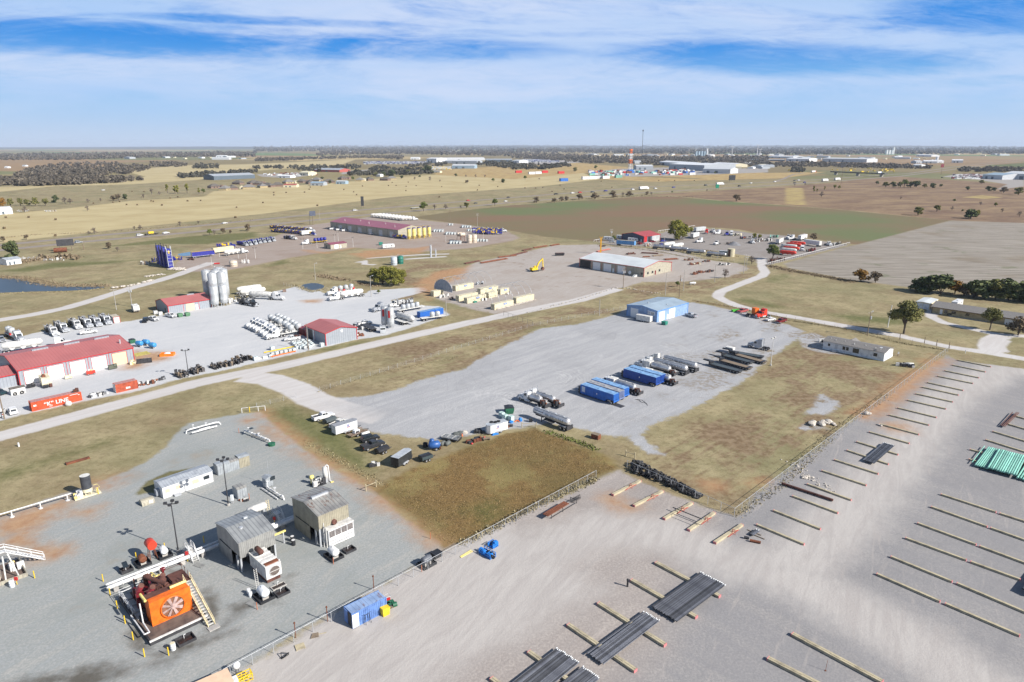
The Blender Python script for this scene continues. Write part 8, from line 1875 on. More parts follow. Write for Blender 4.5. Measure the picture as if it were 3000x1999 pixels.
def sand_trailer(c1,c2,q,q2,lb):
 r=put2(van_trailer(c1,c2,14.5),q,q2,lb);return r
sand_trailer(NAVY,mt('amber_roof',H(.6,.38,.06),.5),F7(1045,900),F7(1505,850),'royal blue box trailer with an amber top rail');sand_trailer(mt('cream_yellow',H(.80,.68,.38),.5),mt('cream_yellow',None),F7(1440,820),F7(1875,765),'long cream yellow sand trailer');put2(bulk_trailer(WHITE),F7(1650,860),F7(2050,800),'white truck with a short yellow tanker');put2(kbx[2],F7(1590,690),F7(1800,670),'yellow and blue rig behind the cream trailer')if False else kbx[2].put(P(F7(1690,685)),.3,'yellow and blue rig behind the cream trailer')
vtank(2.3,3.2,mt('tan_tank',None),0,ladder=False).put(P(F7(1860,1050)),0,'wide tan tub on a concrete slab in the truck yard');m=MB();clutter(m,-2.2,2.2,1,.02,1.1,16,5);solo('scrap_pile',m,[BROWN,DARK,RUST],P(F7(1050,930)),0,'brown wreckage in front of the blue box trailer','scrap');solo('red_hose_rack',MB().box(-1.6,1.6,-.4,.4,.2,.9),[RED],P(F7(1540,1010)),.3,'red rack of hoses in the truck yard','rack')
for q,lb,ms in((F7(190,1010),'pale open tanks behind the blue silo rigs',[OFFW,STEEL,OLDWOOD]),(F7(400,960),'short royal blue tank left of the silo rigs',[NAVY,NAVY,DARK]),(F7(790,930),'royal blue trailer gear right of the silo rigs',[NAVY,NAVY,YELLOW]),(F7(1580,1120),'white heap of broken panels below the truck yard',[OFFW,STEEL,OFFW]),(F7(2080,990),'white drums and boxes beside the tan tub',[WHITE,DARK,OFFW])):m=MB();clutter(m,-2.8,2.8,1.2,.03,2.6,22,len(lb));solo('yard_equipment',m,ms,P(q),.3,lb,'equipment')
rocks((F7(620,1110),F7(750,1100),F7(880,1125)),60,'pale rock in the heap below the blue silo rigs','rock heap below the blue rigs',.6,1.3,2.2);rocks((B1(1330,195),B1(1520,170)),26,'pale rock on the pond overflow bank','rocks by the overflow',.5,1.0,1.5);rocks((B1(1020,300),B1(1200,280),B1(1400,225)),20,'pale slab along the pond channel','rocks along the channel',.6,1.4,1.0)
# ================================================================ salvage yard
r,pn=gable('salvage_shop','building','dark slate shop with red roof and red door in the salvage yard',P(F3(800,362)),R(42),20,21,4.6,6.6,SLATE,mt('brick_red_roof',H(.36,.07,.07),.5,ribs=('x',1,.15),var=.05),TRIMR,[('f',.6,3.2,.05,4.2,RED,'roll_up_door'),('f',5.2,3.0,.05,4.0,BLACK,'doorway_shade_panel'),('f',10,9.5,.05,4.4,SILO,'wall_panel'),('l',2,1,.05,2.2,WHITE,'door')])  # black panel on the solid wall paints the dark inside of the doorway
kvt=van_trailer(WHITE,OFFW,13.5);put2(van_trailer(mt('faded_trailer_blue',H(.12,.32,.62),.6,var=.15),mt('tan_box_roof',None),14),F3(335,405),F3(650,430),'long faded blue trailer lying along the salvage yard fence')
put2(kvt,F4(1850,445),F4(1450,385),'long white box trailer near the back corner of the salvage yard');put2(kvt,F4(1380,340),F4(1560,290),'white box trailer at the back of the salvage yard');put2(van_trailer(WHITE,mt('tan_box_roof',None),13),F4(995,415),F4(1155,340),'white trailer with a tan roof beside the big green tree');put2(van_trailer(SILO,OFFW,12),F3(1690,180),F3(1840,165),'grey trailer under the big yellow green tree');put2(kvt,F3(1580,310),F3(1770,250),'white trailer in front of the grey trailer')
for i,(q,mt_,lb)in enumerate(((F3(1770,360),WHITE,'white truck in the middle of the salvage yard'),(F3(2060,395),WHITE,'white bare truck near the heap of gravel'),(F3(1880,205),mt('signal_red',None),'red truck at the back of the salvage yard'),(F3(1990,185),WHITE,'white truck behind the red one'),(F3(2080,215),WHITE,'white cab over truck at the back row'),(F3(2240,235),NAVY,'dark blue truck in the back row'),(F3(2310,235),WHITE,'white truck next to the dark blue one'),(F4(600,370),WHITE,'white truck left of the black wrecks'),(F4(1290,310),WHITE,'white truck beside the white trailers'),(F4(1240,290),WHITE,'second white truck beside the white trailers'),(F4(1470,500),WHITE,'white truck among the red tankers'),(F4(1920,410),WHITE,'white truck at the end of the long white trailer'))):tractor(mt_,i%2==0).put(P(q),R(200+25*(i%4)),lb)
for i,q in enumerate((F3(1110,480),F3(1410,515),F3(1700,560),F3(2050,610))):flt=tank_trailer(False,13.0);flt.put(P(q),R(-40),'white topped tank trailer in the line along the fence, %s from the left'%ORD[i],'tank trailers along the fence')
kr=Kit('red_tanker','tank trailer');kr=bulk_trailer()
for i,(q,c)in enumerate(((F4(1250,470),0),(F4(1290,510),1),(F4(1240,540),0),(F4(1230,585),1),(F4(1400,420),1),(F4(1330,445),1))):
 k=kr.copy();k.name='red_tanker'
 for p_ in k.parts:
  if c and p_[0]=='tank':
   me=p_[1].copy();me.materials[0]=mt('signal_red',None);p_[1]=me
 k.put(P(q),R(-38),'%s tank trailer parked by the white rail fence, row %s'%('red' if c else 'white and red',ORD[i]),None,.9)
for i,(q,ln)in enumerate(((F4(330,240),9),(F4(740,340),10),(F4(900,330),8),(F4(980,270),9),(F4(2060,400),9),(F4(1620,510),9),(F4(950,690),9),(F4(1100,660),6),(F4(450,290),7),(F4(280,390),4),(F3(2280,390),4),(F3(740,385),4),(F3(870,420),6),(F3(1400,300),6),(F4(620,300),6))):
 m=MB();clutter(m,-ln/2,ln/2,2.2,.05,2.2,int(ln*4),300+i);solo('wreck_heap',m,[[OFFW,CREAM,DARK],[BROWN,OFFW,DARK],[DARK,BLACK,OFFW],[TEAL,DARK,GREEN],[DARK,OFFW,BLACK],[DKRED,DARK,BROWN],[RUST,BROWN,DARK],[RUST,BROWN,DARK],[NAVY,DARK,ORANGE],[DARK,DARK,BROWN],[DARK,BROWN,DARK],[DKRED,DARK,RUST],[OFFW,RED,CREAM],[DARK,YELLOW,BROWN],[OFFW,STEEL,DARK]][i],P(q),R(10+i*7),'heap of wrecked vehicle parts %s'%['in cream and white along the back row','in brown and white mid yard','in black beside the white trailer','with a turquoise piece in the back','in the far corner by the rail','in dark red beside the white truck','rusty under the green tree','rusty at the rail fence','blue and orange in the back row','dark on the grey gravel heap','brown by the gravel heap','maroon in front of the slate shop','red and cream by the fence','under the yellow green tree','white left of the turquoise piece'][i],'scrap')
for i,(q,mt_)in enumerate(((F3(250,355),SILO),(F3(870,380),WHITE),(F3(950,355),DKRED),(F3(1130,345),NAVY),(F3(1110,410),NAVY),(F3(740,390),DKRED))):car(mt_,i%2==0).put(P(q),R(-20+i*15),'parked car near the slate shop, %s'%['silver by the blue trailer','white by the red door','maroon in the doorway','blue right of the shop','blue nearer the fence','maroon left of the red door'][i])
for i,q in enumerate((F3(200,325),F3(420,300),F3(620,345))):travel_trailer(WHITE,8).put(P(q),R(-25),'old white camper behind the blue trailer, %s from the left'%ORD[i],'old campers')
for i,q in enumerate((F3(1240,440),F3(1390,460))):bulk_trailer().put(P(q),R(40),'white dump body trailer behind the tank line, %s'%('left' if i==0 else 'right'))
r=empty('round_tank',P(F4(240,600)),0,'round tan tank with a rust patch beside the grey box','tank');part(r,'shell',MB().cyl((0,0,0),(0,0,5.2),2.4,n=20),mt('pale_tan_tank',H(.52,.47,.33),.6));part(r,'patch',MB().add([(2.42*cos(a),2.42*sin(a),z)for a in(3.6,3.9,4.2)for z in(.3,4.8)],[(0,2,3,1),(2,4,5,3)]),BROWN)
container(6.06,mt('bluegrey_box',H(.22,.27,.3),.6),SILO).put(P(F4(130,575)),R(-20),'blue grey metal box beside the round tan tank',None,1.1);solo('gravel_heap',MB().lathe([(5,0),(3,1.2),(1.2,2.2),(.2,2.5)],12),[mt('grey_heap',H(.2,.2,.21),.95)],P(F4(300,400)),0,'grey gravel heap in the middle of the salvage yard','heap')
for a,b_,lb in((F4(880,752),F4(2290,388),'long white rail fence on the right side of the salvage yard'),(F3(-60,352),F3(110,318),'white rail fence piece left of the old campers'),(F3(1050,185),F3(1250,158),'white rail fence piece behind the slate shop'),(F3(1560,112),F3(1680,92),'white rail fence piece behind the big tree')):
 pa,pb=P(a),P(b_);d=pb-pa;L=d.length;r=empty('rail_fence',pa,atan2(d.y,d.x),lb,'fence');n=min(60,int(L/3.0)+1);pm=MB().box(-.09,.09,-.09,.09,0,1.5).mesh('post',[OFFW]);rm_=MB().box(0,L,-.09,.09,1.45,1.62).mesh('rail',[WHITE]);link('rail',rm_,r)
 for i in range(n):link('post',pm,r,(L*i/(n-1),0,0))
gate_post_fence('wire_fence',F3(300,400),F3(2353,690),'wire fence between the white roofed shop and the salvage yard',h=1.5,step=4,rail=False,col=OFFW)
# ================================================================ ponds, trees, weeds
wm=bpy.data.materials.new('pond_water');wm.use_nodes=True
k=NT(wm.node_tree);bs=k.n('ShaderNodeBsdfPrincipled');bs.inputs['Base Color'].default_value=H(.03,.045,.06);bs.inputs['Roughness'].default_value=.3;bs.inputs['Specular IOR Level'].default_value=.18
b=k.n('ShaderNodeBump');b.inputs['Strength'].default_value=.25;b.inputs['Distance'].default_value=.05
k.put(b.inputs['Height'],k.noise(k.n('ShaderNodeNewGeometry').outputs['Position'],.9,3));k.t.links.new(b.outputs[0],bs.inputs['Normal']);k.t.links.new(bs.outputs[0],k.n('ShaderNodeOutputMaterial').inputs[0])
def water(T,c,mat,z=.05):
 v=[P(T(*q))for q in c];n=len(v);out=[]
 for i in range(n):
  a,b_,d,e=v[i-1],v[i],v[(i+1)%n],v[(i+2)%n]
  for t in(0,.25,.5,.75):out.append(.5*(2*b_+(d-a)*t+(2*a-5*b_+4*d-e)*t*t+(3*b_-a-3*d+e)*t**3))
 o_=link('pond',MB().add([(p.x,p.y,z)for p in out],[tuple(range(len(out)))]).mesh('pond',[mat]));o_['kind']='structure'
water(B1,((-300,345),(0,340),(300,328),(600,322),(850,308),(960,290),(900,280),(750,284),(560,280),(350,250),(200,212),(0,205),(-300,200)),wm)
water(B2,((740,268),(850,250),(935,272),(920,300),(830,320),(770,308)),wm)
water(F7,((800,815),(1100,768),(1290,772),(1060,838),(870,852)),mt('pond_liner',H(.10,.19,.25),.15))
def tufts(name,T,c,n,size,mat,label,poly=False,up=.8,wd=2.0):
 g=np.random.default_rng(n);p=[P(T(*q))for q in c];xy=[]
 if poly:
  xs=[q.x for q in p];ys=[q.y for q in p]
  X,Y=g.uniform(min(xs),max(xs),n*3),g.uniform(min(ys),max(ys),n*3)
  s=sdist([(q.x,q.y)for q in p],X,Y)>0;X,Y=X[s][:n],Y[s][:n]
 else:
  L=np.array([0]+[(b_-a).length for a,b_ in zip(p[:-1],p[1:])]).cumsum();t=g.random(n)*L[-1]
  X=np.interp(t,L,[q.x for q in p])+g.normal(size=n)*wd*.5;Y=np.interp(t,L,[q.y for q in p])+g.normal(size=n)*wd*.5
 size*=.34;n=len(X);a=g.random(n)*pi*2;s=size*(.5+g.random(n));h=s*up*(.6+.9*g.random(n))
 ux,uy=np.cos(a)*s*.5,np.sin(a)*s*.5;lx,ly=g.normal(size=n)*s*.35,g.normal(size=n)*s*.35;z=np.zeros(n)
 V=np.stack([np.stack([X-ux,Y-uy,z],1),np.stack([X+ux,Y+uy,z],1),np.stack([X+ux*.6+lx,Y+uy*.6+ly,h],1),np.stack([X-ux*.6+lx,Y-uy*.6+ly,h],1)],1).reshape(-1,3)
 me=np_mesh(name,V,np.arange(n*4).reshape(n,4));me.materials.append(mat);o_=link(name,me);tag(o_,label,'weeds',None,'stuff')
WEED=leaf_mat('weed_leaves',H(.17,.115,.055),H(.34,.25,.13));GRS=leaf_mat('grass_blades',H(.19,.16,.09),H(.34,.29,.175))
tufts('weeds',O,((880,1122),(960,1078),(1057,1036),(1150,1003),(1230,988),(1355,1035),(1410,1075),(1267,1140),(1057,1248),(1020,1250),(945,1180)),24000,.3,WEED,'tall brown weeds in the fenced patch',True,.7)
for T,c,n,s,m_,lb,wd in((C3,((1010,1490),(1250,1380),(1700,1140),(2340,850)),1600,.7,GRS,'dry weeds along the chain link fence of the weed patch',1.2),(C4,((1280,1130),(1700,850),(2150,420)),800,.55,GRS,'dry weeds along the corner fence',1.4),(C5,((0,720),(500,300),(950,20)),700,.55,GRS,'dry weeds along the upper corner fence',1.6),(B5,((10,590),(520,665),(1050,800),(1480,870)),1500,.6,GRS,'dry weeds under the fence by the lane',1.2),(B4,((250,725),(700,800),(1110,890)),900,.6,WEED,'weeds behind the parked red truck',1.2),(F4,((900,760),(1200,830),(1700,920),(2200,1010),(2353,1040)),2500,1.1,LW,'brown thicket along the edge of the ploughed field',3.5),(F3,((0,400),(900,490),(1600,620),(2353,690)),1500,.8,GRS,'weeds along the salvage yard fence',1.5),(F3,((1450,500),(1900,500),(2353,600)),900,1.0,LW,'brown weeds beside the tank line',3),(B1,((-50,195),(200,200),(350,240),(560,272),(800,275),(1000,278)),3000,1.0,LW,'brown reeds along the far bank of the pond',5),(B1,((-50,350),(300,338),(650,330),(980,300)),900,.8,GRS,'low reeds along the near bank of the pond',1.5),(B2,((680,265),(760,310),(840,330),(960,300)),700,.9,GRS,'pale reeds around the small pond',2),(B2,((900,180),(1000,205),(1140,225)),900,1.3,LW,'brown thicket behind the small pond',3.5),(B2,((1220,240),(1350,270),(1450,280)),500,1.2,LW,'brown thicket left of the round bush',3),(A1,((200,1160),(400,1120),(700,1115)),900,2.2,LW,'brown brush around the collapsed house',6),(A1,((0,935),(300,905),(1000,880),(1700,820),(2353,765)),900,1.2,LW,'dry weeds along the highway fence',4),(A3,((300,610),(600,580),(1200,548),(1700,560)),900,1.6,LW,'dry weeds along the field edge by the highway',4),(B2,((880,1250),(1440,1080),(2195,925)),700,.5,GRS,'weeds under the thin wire fence',1.0),(C3,((1840,385),(2200,500),(2350,570)),500,.7,LG,'green weeds along the edge of the weed patch',1.2),(O,((700,1015),(800,1068),(880,1115)),500,.5,GRS,'short weeds at the red soil edge',1.5)):tufts('weeds',T,c,n,s,m_,lb,False,.9,wd)
tr_=[(A1,s)for s in('125,1130,975,dark 245,950,905,brown 30,965,915,brown 1000,1035,975,brown 1080,1060,1015,bare 820,900,865,bare 868,895,838,bare 1237,860,825,bare 1288,860,810,bare 1655,825,780,bare 1825,808,775,bare 1930,910,850,green 1970,905,860,bare 2050,895,845,brown 2118,890,858,brown 2280,870,808,brown 1540,520,437,poplar 1610,525,440,poplar 1635,528,445,poplar 1720,525,432,poplar 1830,528,465,poplar 1870,525,482,green 1395,535,478,bare 1465,538,503,bare 1320,568,528,bare 1090,592,532,brown 1040,590,540,brown 1150,578,532,dark 925,598,568,bare 810,610,570,bare 805,685,638,bare 600,620,560,bare 645,622,565,bare 510,610,545,dark 420,640,575,olive 330,640,555,olive 250,640,580,olive 190,640,570,olive 100,645,565,olive 30,650,570,rusty -10,640,560,rusty 230,700,640,bare').split()]
tr_+=[(A2,s)for s in('1540,690,605,green 1640,675,625,bare 1745,670,618,bare 1880,660,632,bare 1935,660,610,olive 2195,640,570,green 1600,412,368,bare 1940,435,402,brown 2180,422,382,green 2270,425,392,dark 1835,368,343,dark 1930,375,350,bare 2020,378,350,bare 2105,380,355,bare 1690,418,395,bare 1460,400,370,bare 1340,390,362,dark 1505,375,355,dark 890,405,370,green 380,437,412,green 1000,408,378,green 680,432,405,dark 610,400,372,dark 1170,360,320,dark 1250,365,310,dark 1100,370,330,olive 1400,350,300,olive 1580,340,270,dark 850,355,330,dark 950,350,325,dark').split()]
tr_+=[(A3,s)for s in('225,612,558,brown 388,612,568,brown 455,595,550,brown 500,592,552,brown 615,585,530,brown 760,577,515,brown 930,565,503,brown 1020,555,515,bare 1075,555,500,brown 1240,540,508,brown 1280,542,512,bare 1472,522,500,green 1790,507,485,bare 2060,598,535,brown 120,400,358,green 580,325,285,olive 770,308,268,green 1520,955,770,willow 1570,950,815,yellow 1640,895,835,yellow 935,960,910,green 250,400,380,bare 1865,350,325,green').split()]
tr_+=[(F4,s)for s in('960,650,390,bigg 650,300,205,yellow 740,310,225,yellow 1665,320,190,brown'.split())]+[(B4,s)for s in '545,520,435,bare 105,600,550,green 790,390,310,bare'.split()]
tr_+=[(A4,s)for s in('420,515,455,poplar 450,520,480,poplar 490,560,500,bare 520,495,455,poplar 612,485,447,yellow 653,485,450,yellow 1378,725,650,olive 1550,690,635,olive 1860,755,665,dark 1925,735,680,yellow 1790,690,675,dark 1710,605,572,green 1220,578,552,bare 1830,495,462,dark 1965,435,397,olive 2025,500,460,dark 2075,505,470,dark 2165,520,460,brown 2300,540,470,olive 1590,465,440,dark 245,455,432,bare 340,450,425,bare 1000,440,412,dark 1080,465,415,olive 1150,468,418,olive 1215,470,420,olive 1250,470,392,green 1310,470,415,olive 1360,473,412,dark 1440,472,432,olive 1510,473,432,dark 1950,635,600,bare 2090,645,605,yellow 2150,700,660,bare 2310,740,690,bare 1690,680,640,bare').split()]
tr_+=[(B5,s)for s in('1090,715,420,big 1880,680,490,big 2140,730,555,brown 695,235,130,rusty 830,245,150,brown 1210,320,210,dark 1320,340,195,dark 1430,355,185,dark 1560,350,220,rusty 1640,370,270,brown 1730,385,230,dark 1830,390,220,dark 1930,400,230,olive 2050,410,230,dark 2150,420,260,dark 2250,430,240,dark').split()]+[(B2,s)for s in '1400,250,120,willow 1480,270,95,willow 1580,275,105,willow 1650,250,130,willow 1440,350,310,green'.split()]
KN=dict(dark='dark green',brown='brown',bare='nearly bare',green='green',olive='olive green',poplar='slender yellowish',rusty='rust coloured',yellow='yellow green',willow='bright yellow green',big='tall olive',bigg='large green')
WH={A1:('left of the truck yard','trees in the fields on the left'),A2:('near the houses and hall','trees around the houses and hall'),A3:('along the highway and brown field','trees along the highway and brown field'),A4:('in the brown pasture','trees in the brown pasture'),B5:('around the tan house','trees around the tan house'),F4:('in the salvage yard','trees in the salvage yard'),B4:('by the curving lane','trees by the curving lane'),B2:('near the small pond','bushes near the small pond')}
tot={}
for T,s in tr_:kd_=s.split(',')[3];tot[(T,kd_)]=tot.get((T,kd_),0)+1
for i,(T,s)in enumerate(tr_):
 x,y,y2,kd_=s.split(',');q=T(float(x),float(y));hgt=max(2.2,HT(q,T(float(x),float(y2))))*1.05
 c=sum(1 for T2,s2 in tr_ if T2 is T and s2.split(',')[3]==kd_ and float(s2.split(',')[0])<float(x));lb='%s tree %s%s'%(KN[kd_],WH[T][0],'' if tot[(T,kd_)]==1 else ', %s from the left'%ORD[c])
 wide=1.55 if(T is B5 and float(y)<450)or(T in(A2,A3,A4)and kd_ in('brown','olive','dark'))else 1.25 if kd_ in('brown','bare','olive','dark')and hgt<9 else 1.0
 tree_kit(kd_,i%3).put(P(q),i*1.3,lb,WH[T][1],(hgt*wide,hgt*wide,hgt))
def woods(T,c,n,mat,lb,seed=1,hh=8.0,cards=26,name='woods'):
 if seed in(6,9,10,11,15,16,17,18):n=int(n*3);cards=14
 g=np.random.default_rng(seed);xs=[q[0]for q in c];ys=[q[1]for q in c]
 X,Y=g.uniform(min(xs),max(xs),n*4),g.uniform(min(ys),max(ys),n*4);s=sdist(c,X,Y)>0;X,Y=X[s][:n],Y[s][:n]
 Vs=[]
 for x,y in zip(X,Y):
  p=P(T(x,y));sc_=1+max(0,p.y-2500)/5000;h=hh*sc_*g.uniform(.6,1.25);rw=h*g.uniform(.5,.8)
  d=g.normal(size=(cards,3));d/=np.linalg.norm(d,axis=1)[:,None];d*=(g.random(cards)**.4)[:,None]
  cc=d*np.array([rw,rw,h*.5])+np.array([p.x,p.y,h*.52]);sz=rw*.42
  t=g.normal(size=(cards,3));t/=np.linalg.norm(t,axis=1)[:,None];b_=np.cross(t,g.normal(size=(cards,3)));b_/=np.linalg.norm(b_,axis=1)[:,None]
  Vs.append(np.stack([cc-t*sz-b_*sz*.7,cc+t*sz-b_*sz*.6,cc+t*sz*.7+b_*sz,cc-t*sz*.8+b_*sz*.7],1).reshape(-1,3))
 V=np.concatenate(Vs);me=np_mesh(name,V,np.arange(len(V)).reshape(-1,4));me.materials.append(mat);tag(link(name,me),lb,'woods',None,'stuff')
LF=leaf_mat('autumn_woods',H(.068,.058,.046),H(.15,.127,.095));LF2=leaf_mat('mixed_woods',H(.045,.045,.034),H(.11,.10,.075))
woods(A1,[(-60,455),(300,458),(700,446),(1100,426),(1320,405),(1150,385),(900,400),(1000,350),(900,330),(600,335),(450,375),(200,345),(160,360),(80,400),(-60,380)],620,LF,'dark bare wood along the creek at the left')
woods(A1,[(160,375),(450,372),(700,330),(1000,345),(1150,350),(1400,300),(1340,270),(900,245),(560,250),(300,300),(180,340)],420,LF,'dark bare wood behind the creek wood',2)
woods(A1,[(1370,280),(1700,285),(1720,250),(1380,245)],90,LF,'tree belt before the green field at the left',3);woods(A1,[(1770,300),(2010,295),(2000,255),(1780,262)],60,LF2,'clump of trees by the green field',4);woods(A1,[(1620,388),(1900,375),(2353,340),(2353,318),(1900,345),(1640,365)],130,LF2,'tree row left of the long dark building',5)
woods(A1,[(-80,220),(700,218),(1100,205),(1500,195),(2353,190),(2353,150),(1500,158),(600,165),(-80,170)],520,LF,'wide tree belt across the far left',6,10)
woods(A2,[(-20,300),(350,298),(400,318),(640,330),(960,295),(960,272),(500,280),(300,282),(-20,290)],150,LF2,'tree row behind the houses',7);woods(A2,[(820,360),(1100,372),(1620,345),(1600,300),(1300,290),(1040,290),(1050,330),(850,335)],170,LF2,'trees around the farmstead in the middle',8)
woods(A2,[(0,232),(500,215),(1000,200),(1350,214),(1350,185),(800,195),(0,212)],150,LF,'tree belt behind the far green fields',9,9);woods(A2,[(560,180),(1300,165),(2353,185),(2353,100),(1200,110),(600,150)],420,LF,'far woods beyond the town',10,11)
woods(A2,[(-20,145),(2353,120),(2353,88),(1200,92),(-20,108)],380,LF,'farthest woods under the horizon',11,12);woods(A2,[(1360,285),(1450,260),(1800,250),(1700,275)],40,LF2,'trees in front of the warehouses',12);woods(A2,[(2030,262),(2353,300),(2353,235),(2030,240)],110,LF2,'trees right of the warehouses',13)
woods(A3,[(0,305),(300,305),(530,282),(500,250),(300,262),(0,262)],160,LF2,'tree belt below the car lot',14);woods(A3,[(0,200),(700,250),(1050,250),(1350,270),(1700,245),(2353,280),(2353,185),(1500,195),(900,190),(0,150)],560,LF,'broad woods behind the rig yard',15,9)
woods(A3,[(0,148),(1000,160),(1600,165),(2353,165),(2353,88),(1000,84),(0,88)],620,LF,'far woods behind the town',16,12);woods(A4,[(-20,175),(1000,165),(2353,165),(2353,108),(-20,95)],560,LF,'far woods on the right',17,12);woods(A4,[(0,282),(400,282),(1000,295),(1500,300),(1500,275),(900,255),(400,240),(0,250)],240,LF,'bare trees behind the overpass',18,7);woods(A4,[(1730,325),(2353,335),(2353,290),(1800,290)],150,LF,'bare wood beside the bright green field',19,7);woods(A4,[(220,330),(340,332),(340,300),(230,300)],30,LF2,'trees by the ramp',20);woods(B1,[(200,20),(720,40),(700,5),(480,-10),(330,25)],12,LW,'brush on the collapsed house',21,2.5,30,'weeds')
# far ridge under the horizon
g=np.random.default_rng(4);nx=260;X=np.linspace(-30000,30000,nx);ph=g.random(12)*6.3;V=[]
for j,(Y,s)in enumerate(((15500,0),(17500,.8),(19500,.55),(22500,1.0),(27000,.7),(33000,.2))):
 hgt=sum(np.sin(X/(1500+900*i)+ph[i]+j*.7)/(1+i*.4)for i in range(8));hgt=s*(62+20*hgt+16*g.random(nx))*(.45+.55/(1+np.exp(-(X+5000)/2200)))
 V.append(np.stack([X*Y/20000,np.full(nx,Y),np.maximum(hgt,0)-.5],1))
i0=(np.arange(5)[:,None]*nx+np.arange(nx-1)[None,:]).ravel();me=np_mesh('hills',np.concatenate(V),np.stack([i0,i0+1,i0+nx+1,i0+nx],1));me.materials.append(mt('wooded_ridge',H(.085,.085,.07),.95,sc_=.0012,var=.3));link('hills',me)['kind']='structure'
# ================================================================ far buildings, rig, traffic
TIN=[mt('pale_tin',H(.55,.57,.58),.6),mt('grey_tin',H(.36,.39,.42),.6),mt('blue_tin',H(.30,.40,.48),.6),mt('white_tin',H(.74,.75,.75),.5),mt('dark_tin',H(.10,.13,.16),.6),CREAM,mt('red_tin',H(.40,.10,.08),.6)]
far=[(A2,535,325,768,330,6,45,6,1,'long shed with a grey roof and red end wall'),(A1,1968,402,2345,386,8,40,4,1,'long dark shed left of the houses'),(A2,1568,244,1660,246,18,60,3,3,'tall white block at the left of the warehouses'),(A2,1662,244,1805,246,9,60,3,0,'low white warehouse beside the tall block'),(A2,1802,252,2032,254,11,60,1,0,'grey warehouse with a dark opening'),(A2,2110,236,2353,236,10,60,4,1,'dark warehouse right of the grey one'),(A2,1650,222,2105,219,9,60,0,3,'very long white roofed warehouse at the back'),(A2,1800,295,2008,296,9,45,2,0,'blue grey warehouse in front of the others'),(A2,1420,213,1502,213,8,40,3,3,'small white warehouse far back'),(A3,1142,306,1298,306,10,50,1,0,'grey warehouse right of the drilling rig'),(A3,1440,303,1765,318,16,120,1,3,'largest grey factory right of the rig'),(A3,1352,262,1640,285,12,60,0,3,'white roofed factory wing behind the largest one'),(A3,1750,337,2005,343,11,60,0,0,'pale blue grey factory at the front right'),(A3,1830,272,2040,284,9,50,5,3,'tan topped warehouse behind the pale factory'),(A3,1128,252,1186,252,9,40,3,1,'white barn with a hipped roof'),(A3,0,240,66,242,8,50,3,0,'white shed at the car lot end'),(A4,0,198,230,203,10,80,0,3,'white roofed plant left of the flyover'),(A4,165,228,376,232,12,70,3,3,'bright white warehouse left of the flyover'),(A4,498,232,905,240,14,90,0,0,'longest pale warehouse beyond the flyover'),(A4,906,238,968,238,12,60,3,3,'white warehouse at the end of the longest one'),(A4,1360,184,1500,187,10,60,3,3,'far white shed at the right'),(A4,1362,249,1416,249,8,40,0,0,'small shed left of the small elevator'),(A4,1430,247,1555,248,8,40,0,3,'shed below the small elevator'),(A4,1562,244,1616,244,8,40,3,3,'small shed right of the small elevator'),(A4,1690,242,1790,243,10,40,3,3,'white shed by the far highway'),(A4,1968,388,2150,398,9,60,0,2,'pale store with dark door beside the car park'),(A4,2150,392,2500,404,12,90,0,0,'largest pale store at the right edge'),(A4,1325,279,1390,281,6,30,3,3,'low white hut before the far highway'),(A1,-60,722,120,712,5,22,3,3,'white barn cut by the left edge'),(A1,66,1186,200,1168,3.2,9,3,1,'derelict white house with rusty roof'),(A1,1985,193,2062,193,9,60,3,3,'white shed far beyond the green field'),(A1,40,292,72,292,4,15,3,3,'tiny white house left of the creek wood'),(A1,255,325,300,323,4,14,3,1,'white house in the creek wood'),(A1,345,318,380,317,4,14,1,1,'grey house in the creek wood'),(A1,205,277,235,277,4,14,3,2,'white and blue house behind the creek wood'),(A2,252,468,372,468,4,16,5,6,'cream barn with a red roof by the field'),(A2,500,452,620,453,5,18,1,2,'blue grey barn by the field'),(A2,735,438,822,439,5,14,2,0,'small blue grey barn by the field'),(A2,398,358,482,360,7,30,5,5,'tan shed in the scrap lot'),(A2,200,380,315,382,4,20,3,3,'white mobile homes in the scrap lot'),(A2,1102,370,1142,371,5,12,3,3,'white shed by the farmstead'),(A2,1620,335,1690,336,4,14,5,1,'tan house in the dry grass'),(A3,2130,224,2500,228,6,20,4,1,'long dark bridge far right')]
for T,x0,y0,x1,y1,h,dp,wi,ri,lb in far:
 a,b_=P(T(x0,y0)),P(T(x1,y1));d=b_-a;L=d.length
 r,pn=gable('far_building','building',lb,a,atan2(d.y,d.x),L,dp,h,h+min(dp*.1,4),TIN[wi],TIN[ri],None,[('f',L*(.15+.3*i),min(L*.12,8),.1,h*.6,TIN[4],'loading_door')for i in range(2)],over=.3)
g_=random.Random(33)
fk=[Kit('far_shed','building').solo(MB().prism([(0,0),(d_,0),(d_,h_),(d_/2,h_+2),(0,h_)],'x',0,l_),TIN[c_])for d_,h_,l_,c_ in((22,6,40,3),(30,8,70,0),(14,5,24,5),(26,7,55,1))]
for T,x0,x1,y0,y1,n in((A3,600,2300,168,182,26),(A4,0,1500,170,215,26),(A4,1500,2300,150,180,10),(A2,700,2300,105,160,22),(A1,600,2300,185,215,10),(A3,1800,2350,255,300,14)):
 for i in range(n):fk[g_.randrange(4)].put(P(T(g_.uniform(x0,x1),g_.uniform(y0,y1))),g_.uniform(0,3),'small pale building scattered over the far plain','small buildings on the far plain',g_.uniform(.6,1.3))
